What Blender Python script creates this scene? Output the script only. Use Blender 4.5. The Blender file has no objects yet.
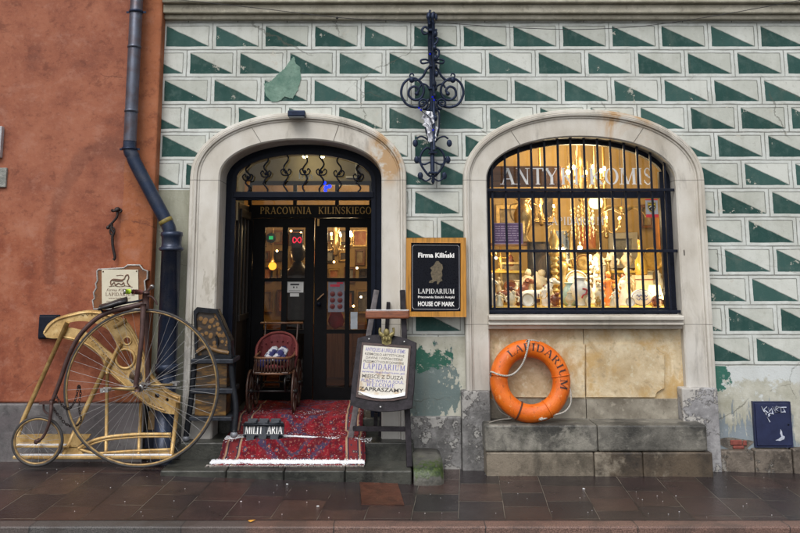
import bpy, math, random
from mathutils import Vector, Matrix, noise as mnoise
from mathutils.geometry import tessellate_polygon
PI = math.pi
rnd = random.Random(7)
SCN = bpy.context.scene
COL = SCN.collection

# ------------------------------------------------------------------ camera
FPX, PX0, PY0 = 800.0, 385.0, 149.0          # focal length and optical centre in photo pixels
PITCH = math.radians(8.45)
CAM = Vector((0.0, -7.5, 1.85))
_F = Vector((0, math.cos(PITCH), math.sin(PITCH)))
_U = Vector((0, -math.sin(PITCH), math.cos(PITCH)))
_R = Vector((1, 0, 0))

def W(px, py, Y=0.0):
    """the point at depth Y that is seen at this photo pixel"""
    d = _F + _R * ((px - PX0) / FPX) + _U * (-(py - PY0) / FPX)
    return CAM + d * ((Y - CAM.y) / d.y)

def WZ(px, py, z):
    """the point at height z that is seen at this photo pixel"""
    d = _F + _R * ((px - PX0) / FPX) + _U * (-(py - PY0) / FPX)
    return CAM + d * ((z - CAM.z) / d.z)

G0 = 0.083                                    # height of the pavement at the foot of the bench
def ground_z(x, y):
    a = min(1.0, max(0.0, (0.25 - x) / 2.3))          # higher towards the red house
    b = min(1.0, max(0.0, (y + 1.51) / 1.05))         # level along the kerb
    r = G0 + 0.085 * a * b
    if x > 2.6: r -= 0.03 * min(1, (x - 2.6) / 1.0) * b
    return r

# ------------------------------------------------------------------ objects
BASE = {}
def tag(o, label=None, cat=None, group=None, kind=None):
    if label: o['label'] = label
    if cat: o['category'] = cat
    if group: o['group'] = group
    if kind: o['kind'] = kind
    return o

def empty(name, loc, label, cat, group=None):
    o = bpy.data.objects.new(name, None)
    o.empty_display_size = 0.05
    COL.objects.link(o)
    o.location = loc
    BASE[o] = Vector(loc)
    return tag(o, label, cat, group)

def frame_from(t, up=Vector((0, 0, 1))):
    t = t.normalized()
    if abs(t.dot(up)) > 0.97: up = Vector((0, 1, 0)) if abs(t.y) < 0.9 else Vector((1, 0, 0))
    a = t.cross(up).normalized()
    return a, a.cross(t).normalized()

class MB:
    def __init__(s):
        s.v, s.f, s.m, s.s, s.uv = [], [], [], [], None
    def add(s, vs, fs, mi=0, smooth=False):
        o = len(s.v)
        s.v += [Vector(p) for p in vs]
        for f in fs:
            s.f.append([i + o for i in f]); s.m.append(mi); s.s.append(smooth)
        return s
    def box(s, x0, y0, z0, x1, y1, z1, mi=0):
        x0, x1 = min(x0, x1), max(x0, x1); y0, y1 = min(y0, y1), max(y0, y1); z0, z1 = min(z0, z1), max(z0, z1)
        v = [(x0,y0,z0),(x1,y0,z0),(x1,y1,z0),(x0,y1,z0),(x0,y0,z1),(x1,y0,z1),(x1,y1,z1),(x0,y1,z1)]
        return s.add(v, [(0,3,2,1),(4,5,6,7),(0,1,5,4),(1,2,6,5),(2,3,7,6),(3,0,4,7)], mi)
    def obox(s, c, a, b, d, mi=0):
        """box round c with half axes a, b, d"""
        c, a, b, d = map(Vector, (c, a, b, d))
        v = [c-a-b-d, c+a-b-d, c+a+b-d, c-a+b-d, c-a-b+d, c+a-b+d, c+a+b+d, c-a+b+d]
        return s.add(v, [(0,3,2,1),(4,5,6,7),(0,1,5,4),(1,2,6,5),(2,3,7,6),(3,0,4,7)], mi)
    def bar(s, p, q, w, t, side=None, mi=0):
        """rectangular bar from p to q, w wide (along side) and t thick"""
        p, q = Vector(p), Vector(q); d = (q - p) / 2
        side = Vector(side) if side is not None else Vector((1, 0, 0))
        n = d.cross(side).normalized(); sd = n.cross(d).normalized()
        return s.obox((p + q) / 2, sd * w / 2, n * t / 2, d, mi)
    def plate(s, polys, f0, f1, mi=0):
        """flat plate: polys = [outline, hole, ...] of 2D points; f0, f1 map a 2D point to the front / back face"""
        tri = tessellate_polygon([[Vector((a, b, 0)) for a, b in p] for p in polys])
        flat = [p for poly in polys for p in poly]; n = len(flat)
        v = [f0(*p) for p in flat] + [f1(*p) for p in flat]
        fs = []
        for t in tri:
            fs.append(tuple(t)); fs.append(tuple(i + n for i in reversed(t)))
        k = 0
        for poly in polys:
            m = len(poly)
            for i in range(m):
                j = (i + 1) % m
                fs.append((k + i, k + j, k + j + n, k + i + n))
            k += m
        return s.add(v, fs, mi)
    def flat(s, poly, f, mi=0):
        tri = tessellate_polygon([[Vector((a, b, 0)) for a, b in poly]])
        return s.add([f(*p) for p in poly], [tuple(t) for t in tri], mi)
    def tube(s, pts, r, seg=8, closed=False, caps=True, mi=0):
        pts = [Vector(p) for p in pts]; n = len(pts)
        rs = r if isinstance(r, (list, tuple)) else [r] * n
        vs, a_prev = [], None
        for i, p in enumerate(pts):
            if closed: t = pts[(i + 1) % n] - pts[i - 1]
            else: t = pts[min(i + 1, n - 1)] - pts[max(i - 1, 0)]
            if t.length < 1e-9: t = Vector((0, 0, 1))
            t.normalize()
            if a_prev is None: a, b = frame_from(t)
            else:
                a = a_prev - t * a_prev.dot(t)
                if a.length < 1e-6: a, b = frame_from(t)
                a.normalize(); b = a.cross(t)
            a_prev = a
            for k in range(seg):
                w = 2 * PI * k / seg
                vs.append(p + (a * math.cos(w) + b * math.sin(w)) * rs[i])
        fs = []
        for i in range(n if closed else n - 1):
            j = (i + 1) % n
            for k in range(seg):
                l = (k + 1) % seg
                fs.append((i*seg+k, i*seg+l, j*seg+l, j*seg+k))
        if caps and not closed:
            fs.append(tuple(range(seg))); fs.append(tuple((n-1)*seg + k for k in reversed(range(seg))))
        return s.add(vs, fs, mi, True)
    def lathe(s, prof, c, seg=20, axis=(0, 0, 1), sx=1, sy=1, mi=0):
        """prof: (radius, height) pairs"""
        c = Vector(c); ax = Vector(axis).normalized()
        if abs(ax.z) > 0.999: a, b = Vector((1, 0, 0)), Vector((0, 1, 0))
        else: a, b = frame_from(ax)
        vs = []
        for r, h in prof:
            for k in range(seg):
                w = 2 * PI * k / seg
                vs.append(c + ax * h + a * (math.cos(w) * r * sx) + b * (math.sin(w) * r * sy))
        fs = []
        for i in range(len(prof) - 1):
            for k in range(seg):
                l = (k + 1) % seg
                fs.append((i*seg+k, i*seg+l, (i+1)*seg+l, (i+1)*seg+k))
        fs.append(tuple(reversed(range(seg)))); fs.append(tuple((len(prof)-1)*seg + k for k in range(seg)))
        return s.add(vs, fs, mi, True)
    def ball(s, c, rx, ry=None, rz=None, n=10, jit=0, mi=0):
        ry = rx if ry is None else ry; rz = rx if rz is None else rz; c = Vector(c)
        vs, fs = [], []
        for i in range(1, n):
            th = PI * i / n
            for k in range(2 * n - 4):
                w = 2 * PI * k / (2 * n - 4)
                d = Vector((math.sin(th)*math.cos(w), math.sin(th)*math.sin(w), math.cos(th)))
                q = 1 + (jit * mnoise.noise(d * 2.3 + c * 9) if jit else 0)
                vs.append(c + Vector((d.x*rx, d.y*ry, d.z*rz)) * q)
        m = 2 * n - 4
        top = len(vs); vs.append(c + Vector((0, 0, rz))); vs.append(c - Vector((0, 0, rz)))
        for i in range(n - 2):
            for k in range(m):
                l = (k + 1) % m
                fs.append((i*m+k, (i+1)*m+k, (i+1)*m+l, i*m+l))
        for k in range(m):
            l = (k + 1) % m
            fs.append((top, k, l)); fs.append((top + 1, (n-2)*m+l, (n-2)*m+k))
        return s.add(vs, fs, mi, True)
    def build(s, name, mats, parent=None, bevel=0, loc=None):
        me = bpy.data.meshes.new(name)
        off = BASE[parent] if parent is not None else (Vector(loc) if loc is not None else Vector((0, 0, 0)))
        me.from_pydata([p - off for p in s.v], [], s.f)
        mats = mats if isinstance(mats, (list, tuple)) else [mats]
        for m in mats: me.materials.append(m)
        me.polygons.foreach_set('material_index', s.m)
        me.polygons.foreach_set('use_smooth', s.s)
        if s.uv:
            ul = me.uv_layers.new(name='UVMap')
            for lp in me.loops: ul.data[lp.index].uv = s.uv[lp.vertex_index]
        me.update()
        o = bpy.data.objects.new(name, me)
        COL.objects.link(o)
        BASE[o] = off
        if parent is not None: o.parent = parent
        elif loc is not None: o.location = loc
        if bevel:
            b = o.modifiers.new('bevel', 'BEVEL'); b.width = bevel; b.segments = 2
            b.limit_method = 'ANGLE'; b.angle_limit = math.radians(40)
        return o

def copy_thing(o, loc):
    def kids(x): return [c for c in COL.objects if c.parent == x]
    c = o.copy(); COL.objects.link(c); c.location = loc
    for k in kids(o):
        d = k.copy(); COL.objects.link(d); d.parent = c
        for g in kids(k):
            e = g.copy(); COL.objects.link(e); e.parent = d
    return c

def spline(pts, n=8, closed=False):
    """Catmull-Rom through the points"""
    P = [Vector(p) for p in pts]; out = []; m = len(P)
    rng = range(m) if closed else range(m - 1)
    for i in rng:
        if closed: a, b, c, d = P[i-1], P[i], P[(i+1) % m], P[(i+2) % m]
        else: a, b, c, d = P[max(i-1, 0)], P[i], P[i+1], P[min(i+2, m-1)]
        for k in range(n):
            t = k / n
            out.append(0.5*((2*b) + (c-a)*t + (2*a-5*b+4*c-d)*t*t + (3*b-a-3*c+d)*t*t*t))
    if not closed: out.append(P[-1])
    return out

# ------------------------------------------------------------------ node expressions
class NX:
    """a float socket with arithmetic"""
    nt = None
    def __init__(s, sock): s.k = sock
    @staticmethod
    def op(o, *a, clamp=False):
        n = NX.nt.nodes.new('ShaderNodeMath'); n.operation = o; n.use_clamp = clamp
        for i, x in enumerate(a):
            if isinstance(x, NX): NX.nt.links.new(x.k, n.inputs[i])
            else: n.inputs[i].default_value = x
        return NX(n.outputs[0])
    def __add__(s, o): return NX.op('ADD', s, o)
    __radd__ = __add__
    def __sub__(s, o): return NX.op('SUBTRACT', s, o)
    def __rsub__(s, o): return NX.op('SUBTRACT', o, s)
    def __mul__(s, o): return NX.op('MULTIPLY', s, o)
    __rmul__ = __mul__
    def __truediv__(s, o): return NX.op('DIVIDE', s, o)
    def lt(s, o): return NX.op('LESS_THAN', s, o)
    def gt(s, o): return NX.op('GREATER_THAN', s, o)
    def floor(s): return NX.op('FLOOR', s)
    def fract(s): return NX.op('FRACT', s)
    def mod(s, o): return NX.op('FLOORED_MODULO', s, o)
    def abs(s): return NX.op('ABSOLUTE', s)
    def mx(s, o): return NX.op('MAXIMUM', s, o)
    def mn(s, o): return NX.op('MINIMUM', s, o)
    def ss(s, a, b):
        n = NX.nt.nodes.new('ShaderNodeMapRange'); n.interpolation_type = 'SMOOTHSTEP'
        NX.nt.links.new(s.k, n.inputs[0]); n.inputs[1].default_value = a; n.inputs[2].default_value = b
        n.inputs[3].default_value = 0; n.inputs[4].default_value = 1
        return NX(n.outputs[0])
    def near(s, c, w):
        return ((s - c).abs()).lt(w)

class Shader:
    """a Principled material built with a few shorthand calls"""
    def __init__(s, name, rough=0.7, metal=0.0, spec=0.5):
        s.m = bpy.data.materials.new(name); s.m.use_nodes = True
        s.nt = s.m.node_tree; NX.nt = s.nt
        s.b = s.nt.nodes['Principled BSDF']
        s.b.inputs['Roughness'].default_value = rough
        s.b.inputs['Metallic'].default_value = metal
        s.b.inputs['Specular IOR Level'].default_value = spec
        s._pos = None
        s.bumps = []
    def pos(s, kind='world'):
        if kind == 'world':
            return s.nt.nodes.new('ShaderNodeNewGeometry').outputs['Position']
        t = s.nt.nodes.new('ShaderNodeTexCoord')
        return t.outputs['UV' if kind == 'uv' else 'Object']
    def xyz(s, vec):
        n = s.nt.nodes.new('ShaderNodeSeparateXYZ'); s.nt.links.new(vec, n.inputs[0])
        return [NX(o) for o in n.outputs]
    def comb(s, x, y, z=0.0):
        n = s.nt.nodes.new('ShaderNodeCombineXYZ')
        for i, q in enumerate((x, y, z)):
            if isinstance(q, NX): s.nt.links.new(q.k, n.inputs[i])
            else: n.inputs[i].default_value = q
        return n.outputs[0]
    def noise(s, vec, scale, detail=4, rough=0.55, stretch=None, dist=0):
        if stretch:
            mp = s.nt.nodes.new('ShaderNodeMapping'); mp.inputs['Scale'].default_value = stretch
            s.nt.links.new(vec, mp.inputs[0]); vec = mp.outputs[0]
        n = s.nt.nodes.new('ShaderNodeTexNoise'); n.inputs['Scale'].default_value = scale
        n.inputs['Detail'].default_value = detail; n.inputs['Roughness'].default_value = rough
        n.inputs['Distortion'].default_value = dist
        s.nt.links.new(vec, n.inputs['Vector'])
        return NX(n.outputs['Fac'])
    def voro(s, vec, scale, feature='F1', out='Distance'):
        n = s.nt.nodes.new('ShaderNodeTexVoronoi'); n.feature = feature
        n.inputs['Scale'].default_value = scale; s.nt.links.new(vec, n.inputs['Vector'])
        return NX(n.outputs[out])
    def rand(s, vec):
        n = s.nt.nodes.new('ShaderNodeTexWhiteNoise'); s.nt.links.new(vec, n.inputs['Vector'])
        return NX(n.outputs['Value'])
    def rgb(s, c):
        n = s.nt.nodes.new('ShaderNodeRGB'); n.outputs[0].default_value = (*c, 1); return n.outputs[0]
    def mix(s, f, a, b, mode='MIX'):
        n = s.nt.nodes.new('ShaderNodeMix'); n.data_type = 'RGBA'; n.blend_type = mode
        if isinstance(f, NX): s.nt.links.new(f.k, n.inputs[0])
        else: n.inputs[0].default_value = f
        for i, q in ((6, a), (7, b)):
            if isinstance(q, tuple): n.inputs[i].default_value = (*q, 1)
            else: s.nt.links.new(q, n.inputs[i])
        return n.outputs[2]
    def ramp(s, f, stops):
        n = s.nt.nodes.new('ShaderNodeValToRGB'); e = n.color_ramp.elements
        while len(e) < len(stops): e.new(0.5)
        for i, (p, c) in enumerate(stops): e[i].position = p; e[i].color = (*c, 1)
        s.nt.links.new(f.k, n.inputs[0]); return n.outputs[0]
    def color(s, c):
        if isinstance(c, tuple): s.b.inputs['Base Color'].default_value = (*c, 1)
        else: s.nt.links.new(c, s.b.inputs['Base Color'])
        return s
    def set(s, name, f):
        if isinstance(f, NX): s.nt.links.new(f.k, s.b.inputs[name])
        else: s.b.inputs[name].default_value = f
        return s
    def bump(s, f, strength=0.3, dist=0.01):
        n = s.nt.nodes.new('ShaderNodeBump'); n.inputs['Strength'].default_value = strength
        n.inputs['Distance'].default_value = dist
        s.nt.links.new(f.k, n.inputs['Height'])
        if s.bumps: s.nt.links.new(s.bumps[-1], n.inputs['Normal'])
        s.bumps.append(n.outputs[0])
        s.nt.links.new(n.outputs[0], s.b.inputs['Normal'])
        return s

def simple(name, c, rough=0.6, metal=0.0, var=0.25, scale=12, bump=0.15, c2=None, kind='object', spec=0.5, fine=80):
    """painted / worn surface: two tones of the colour mixed by noise, fine bump"""
    s = Shader(name, rough, metal, spec); p = s.pos(kind)
    n = s.noise(p, scale, 6, 0.62); n2 = s.noise(p, fine, 3)
    d = c2 or tuple(x * (1 - var) for x in c)
    l = tuple(min(0.95, x * (1 + var * 0.6)) for x in c)
    s.color(s.ramp(n, [(0.3, d), (0.55, c), (0.75, l)]))
    s.set('Roughness', NX.op('MULTIPLY_ADD', n2, 0.3, rough - 0.15, clamp=True))
    if bump: s.bump(n2 + n * 0.6, bump, 0.004)
    return s.m

def wood(name, c, rough=0.5, along='x', scale=4):
    s = Shader(name, rough); p = s.pos('object')
    st = {'x': (0.6, 9, 9), 'y': (9, 0.6, 9), 'z': (9, 9, 0.6)}[along]
    n = s.noise(p, scale, 6, 0.65, stretch=st, dist=0.6)
    s.color(s.ramp(n, [(0.3, tuple(x*0.45 for x in c)), (0.5, c), (0.72, tuple(min(.9, x*1.35) for x in c))]))
    s.bump(n, 0.2, 0.003)
    return s.m

def emit(name, c, strength):
    m = bpy.data.materials.new(name); m.use_nodes = True; nt = m.node_tree; nt.nodes.clear()
    e = nt.nodes.new('ShaderNodeEmission'); e.inputs[0].default_value = (*c, 1); e.inputs[1].default_value = strength
    o = nt.nodes.new('ShaderNodeOutputMaterial'); nt.links.new(e.outputs[0], o.inputs[0])
    return m

def glass(name, tint=(0.95, 0.97, 0.96), gain=1.0, rough=0.02):
    m = bpy.data.materials.new(name); m.use_nodes = True; nt = m.node_tree; nt.nodes.clear()
    t = nt.nodes.new('ShaderNodeBsdfTransparent'); t.inputs[0].default_value = (*tint, 1)
    g = nt.nodes.new('ShaderNodeBsdfGlossy'); g.inputs['Roughness'].default_value = rough
    f = nt.nodes.new('ShaderNodeFresnel'); f.inputs[0].default_value = 1.45
    x = nt.nodes.new('ShaderNodeMath'); x.operation = 'MULTIPLY'; x.inputs[1].default_value = gain
    nt.links.new(f.outputs[0], x.inputs[0])
    mx = nt.nodes.new('ShaderNodeMixShader'); nt.links.new(x.outputs[0], mx.inputs[0])
    nt.links.new(t.outputs[0], mx.inputs[1]); nt.links.new(g.outputs[0], mx.inputs[2])
    o = nt.nodes.new('ShaderNodeOutputMaterial'); nt.links.new(mx.outputs[0], o.inputs[0])
    return m

# ------------------------------------------------------------------ lettering
_T, _t = 0.15, 0.06
def _S(x0, y0, x1, y1, w): return [(x0-w/2, y0), (x0+w/2, y0), (x1+w/2, y1), (x1-w/2, y1)]
def _H(x0, x1, y, t=_t): return [(x0, y-t/2), (x1, y-t/2), (x1, y+t/2), (x0, y+t/2)]
def _sf(x, y, w=0.13): return _H(x-w, x+w, y + (_t*0.4 if y < .5 else -_t*0.4), _t*0.8)
def _A(cx, cy, rx, ry, a0, a1, n=14, T=_T, t=_t):
    o, i = [], []
    for k in range(n + 1):
        a = math.radians(a0 + (a1 - a0) * k / n); th = t + (T - t) * abs(math.cos(a))
        c, s_ = math.cos(a), math.sin(a)
        o.append((cx + c*rx, cy + s_*ry)); i.append((cx + c*(rx-th), cy + s_*(ry-th)))
    return [[o[k], o[k+1], i[k+1], i[k]] for k in range(n)]
def _glyphs():
    T, t, S, H, sf, A = _T, _t, _S, _H, _sf, _A
    G = {}
    G['A'] = (.80, [S(.10,0,.40,1,t), S(.40,1,.70,0,T), H(.2,.6,.34), sf(.10,0), sf(.70,0)])
    G['B'] = (.66, [S(.16,0,.16,1,T), H(.08,.36,.97), H(.1,.38,.53), H(.08,.38,.03)] + A(.33,.75,.26,.25,-90,90) + A(.35,.26,.29,.265,-90,90))
    G['C'] = (.76, A(.43,.5,.38,.51,42,318) + [S(.715,.66,.715,.86,t)])
    G['D'] = (.80, [S(.16,0,.16,1,T), H(.06,.36,.97), H(.06,.36,.03)] + A(.34,.5,.42,.5,-90,90))
    G['E'] = (.64, [S(.16,0,.16,1,T), H(.06,.58,.97), H(.1,.46,.52), H(.06,.60,.03), S(.56,.80,.57,.97,t), S(.57,.03,.60,.22,t), S(.45,.43,.45,.61,t)])
    G['G'] = (.82, A(.43,.5,.38,.51,45,322) + [S(.68,.08,.68,.42,T), H(.52,.80,.42), S(.70,.68,.70,.86,t)])
    G['H'] = (.86, [S(.17,0,.17,1,T), S(.69,0,.69,1,T), H(.17,.69,.52), sf(.17,0), sf(.17,1), sf(.69,0), sf(.69,1)])
    G['I'] = (.36, [S(.18,0,.18,1,T), sf(.18,0), sf(.18,1)])
    G['J'] = (.46, [S(.28,.12,.28,1,T), sf(.28,1)] + A(.13,.12,.225,.2,-120,0,6))
    G['K'] = (.80, [S(.17,0,.17,1,T), S(.20,.42,.66,1,t), S(.33,.55,.70,0,T), sf(.17,0), sf(.17,1), sf(.66,1), sf(.70,0)])
    G['L'] = (.62, [S(.17,0,.17,1,T), H(.06,.58,.03), S(.55,.03,.59,.26,t), sf(.17,1)])
    G['M'] = (1.0, [S(.14,0,.16,1,t), S(.18,1,.49,.02,T), S(.49,.02,.82,1,t), S(.83,0,.82,1,T), sf(.14,0), sf(.83,0), sf(.12,1,.09), sf(.88,1,.09)])
    G['N'] = (.86, [S(.15,0,.15,1,t), S(.18,1,.70,0,T), S(.71,0,.71,1,t), sf(.15,0), sf(.12,1,.1), sf(.71,1)])
    G['Ń'] = (.86, G['N'][1] + [S(.42,1.08,.52,1.28,.08)])
    G['O'] = (.86, A(.43,.5,.40,.52,0,360,24))
    G['P'] = (.64, [S(.16,0,.16,1,T), H(.06,.34,.97), H(.12,.34,.46), sf(.16,0)] + A(.33,.72,.28,.28,-90,90))
    G['R'] = (.76, [S(.16,0,.16,1,T), H(.06,.34,.97), H(.12,.34,.48), sf(.16,0), S(.38,.48,.66,0,T), sf(.68,0,.09)] + A(.33,.73,.27,.27,-90,90))
    G['S'] = (.60, A(.29,.75,.23,.27,25,270,12,.09) + A(.30,.26,.25,.28,90,-155,12,.09) + [S(.16,.66,.42,.40,.16), S(.50,.74,.50,.92,t), S(.07,.10,.07,.28,t)])
    G['T'] = (.74, [S(.37,0,.37,1,T), H(.04,.70,.97), S(.06,.80,.05,.97,t), S(.68,.80,.69,.97,t), sf(.37,0)])
    G['U'] = (.82, [S(.17,.3,.17,1,T), S(.65,.3,.65,1,t), sf(.17,1), sf(.65,1)] + A(.397,.3,.30,.32,180,360,12))
    G['W'] = (1.08, [S(.12,1,.34,0,T), S(.34,0,.54,1,t), S(.54,1,.76,0,T), S(.76,0,.96,1,t), sf(.12,1), sf(.54,1,.1), sf(.96,1,.1)])
    G['Y'] = (.78, [S(.10,1,.39,.45,T), S(.39,.45,.68,1,t), S(.39,0,.39,.47,T), sf(.39,0), sf(.10,1), sf(.68,1)])
    G['Z'] = (.70, [H(.08,.62,.97), H(.06,.64,.03), S(.10,.03,.60,.97,T), S(.09,.78,.08,.97,t), S(.62,.03,.63,.24,t)])
    G['.'] = (.26, [S(.13,0,.13,.12,.13)])
    G[' '] = (.42, [])
    return G
GLY = _glyphs()

def serif_polys(txt, track=0.06):
    """[(polygon)], total width; unit cap height"""
    x, out = 0.0, []
    for ch in txt:
        w, polys = GLY[ch]
        out += [[(a + x, b) for a, b in p] for p in polys]
        x += w + track
    return out, x - track

_font_cache = {}
def sans_mesh(txt, bold=0.0):
    """(verts2d, faces, width) of the built-in font, unit cap height"""
    if (txt, bold) in _font_cache: return _font_cache[(txt, bold)]
    c = bpy.data.curves.new('lettering_source', 'FONT'); c.body = txt; c.size = 1.37; c.offset = bold
    c.resolution_u = 3
    o = bpy.data.objects.new('lettering_source', c); COL.objects.link(o)
    bpy.context.view_layer.update()
    dg = bpy.context.evaluated_depsgraph_get(); ev = o.evaluated_get(dg); me = ev.to_mesh()
    v = [(p.co.x, p.co.y) for p in me.vertices]; f = [tuple(p.vertices) for p in me.polygons]
    ev.to_mesh_clear(); bpy.data.objects.remove(o); bpy.data.curves.remove(c)
    w = max([a for a, b in v] or [0])
    _font_cache[(txt, bold)] = (v, f, w)
    return v, f, w

def put_serif(mb, txt, fn, x0, x1, y0, y1, track=0.06, mi=0, lift=0.00012):
    """letters filling the box x0..x1, y0..y1 of a 2D surface; fn(u, v, lift) gives the 3D point"""
    polys, w = serif_polys(txt, track)
    for i, p in enumerate(polys):
        q = [(x0 + a / w * (x1 - x0), y0 + b * (y1 - y0)) for a, b in p]
        mb.add([fn(a, b, lift * (i % 12)) for a, b in q], [tuple(range(len(q)))], mi)

def quad_grid(p, n=5):
    """a quad as a grid of n x n small quads, so that it can follow a round surface"""
    (a, b, c, d) = [Vector((q[0], q[1])) for q in p]
    v = [(a*(1-u)*(1-w) + b*u*(1-w) + c*u*w + d*(1-u)*w) for w in [j/n for j in range(n+1)] for u in [i/n for i in range(n+1)]]
    return v, [(j*(n+1)+i, j*(n+1)+i+1, (j+1)*(n+1)+i+1, (j+1)*(n+1)+i) for j in range(n) for i in range(n)]

def put_sans(mb, txt, fn, x0, x1, y0, y1, bold=0.0, mi=0, slant=0.0):
    v, f, w = sans_mesh(txt, bold)
    mb.add([fn(x0 + (a + slant*b) / w * (x1 - x0), y0 + b * (y1 - y0), 0) for a, b in v], f, mi)
# ------------------------------------------------------------------ render, world, light
SCN.render.engine = 'CYCLES'
SCN.cycles.use_denoising = True
SCN.cycles.max_bounces = 8
SCN.cycles.transparent_max_bounces = 12
SCN.cycles.caustics_reflective = False; SCN.cycles.caustics_refractive = False
SCN.cycles.sample_clamp_indirect = 4.0
SCN.view_settings.view_transform = 'Standard'; SCN.view_settings.look = 'None'
SCN.view_settings.gamma = 1.0; SCN.view_settings.use_curve_mapping = False
SCN.view_settings.exposure = 0.5

cd = bpy.data.cameras.new('camera'); cam = bpy.data.objects.new('camera', cd); COL.objects.link(cam)
cam.location = CAM; cam.rotation_euler = (math.radians(90) + PITCH, 0, 0)
cd.sensor_width = 36.0; cd.lens = 36.0 * FPX / 800.0
cd.shift_x = (400.0 - PX0) / 800.0; cd.shift_y = (PY0 - 266.5) / 800.0
cd.clip_start = 0.05; cd.clip_end = 400
SCN.camera = cam

SUN_EL, SUN_AZ = math.radians(52), math.radians(200)     # azimuth clockwise from +Y: behind the photographer
wd = bpy.data.worlds.new('World'); SCN.world = wd; wd.use_nodes = True
wt = wd.node_tree; bg = wt.nodes['Background']
sky = wt.nodes.new('ShaderNodeTexSky'); sky.sky_type = 'NISHITA'; sky.sun_disc = False
sky.sun_elevation = SUN_EL; sky.sun_rotation = SUN_AZ; sky.dust_density = 4.0; sky.air_density = 1.0; sky.ozone_density = 1.5
hs = wt.nodes.new('ShaderNodeHueSaturation'); hs.inputs['Saturation'].default_value = 0.22   # clouded over: the sky is nearly grey
wt.links.new(sky.outputs[0], hs.inputs['Color']); wt.links.new(hs.outputs[0], bg.inputs[0])
bg.inputs[1].default_value = 0.12
sl = bpy.data.lights.new('sun', 'SUN'); sl.energy = 0.8; sl.angle = math.radians(35); sl.color = (1.0, 0.975, 0.945)
so = bpy.data.objects.new('sun', sl); COL.objects.link(so)
sd = Vector((math.sin(SUN_AZ) * math.cos(SUN_EL), math.cos(SUN_AZ) * math.cos(SUN_EL), math.sin(SUN_EL)))
so.rotation_euler = (-sd).to_track_quat('-Z', 'Y').to_euler(); so.location = (0, -6, 9)

def lamp(name, loc, power, color=(1, .72, .38), radius=0.08):
    color = (color[0], color[1] * .6 + .36, color[2] * .6 + .26)   # bulbs of a shop: pale warm
    l = bpy.data.lights.new(name, 'POINT'); l.energy = power; l.color = color; l.shadow_soft_size = radius
    o = bpy.data.objects.new(name, l); COL.objects.link(o); o.location = loc
    return o

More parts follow.
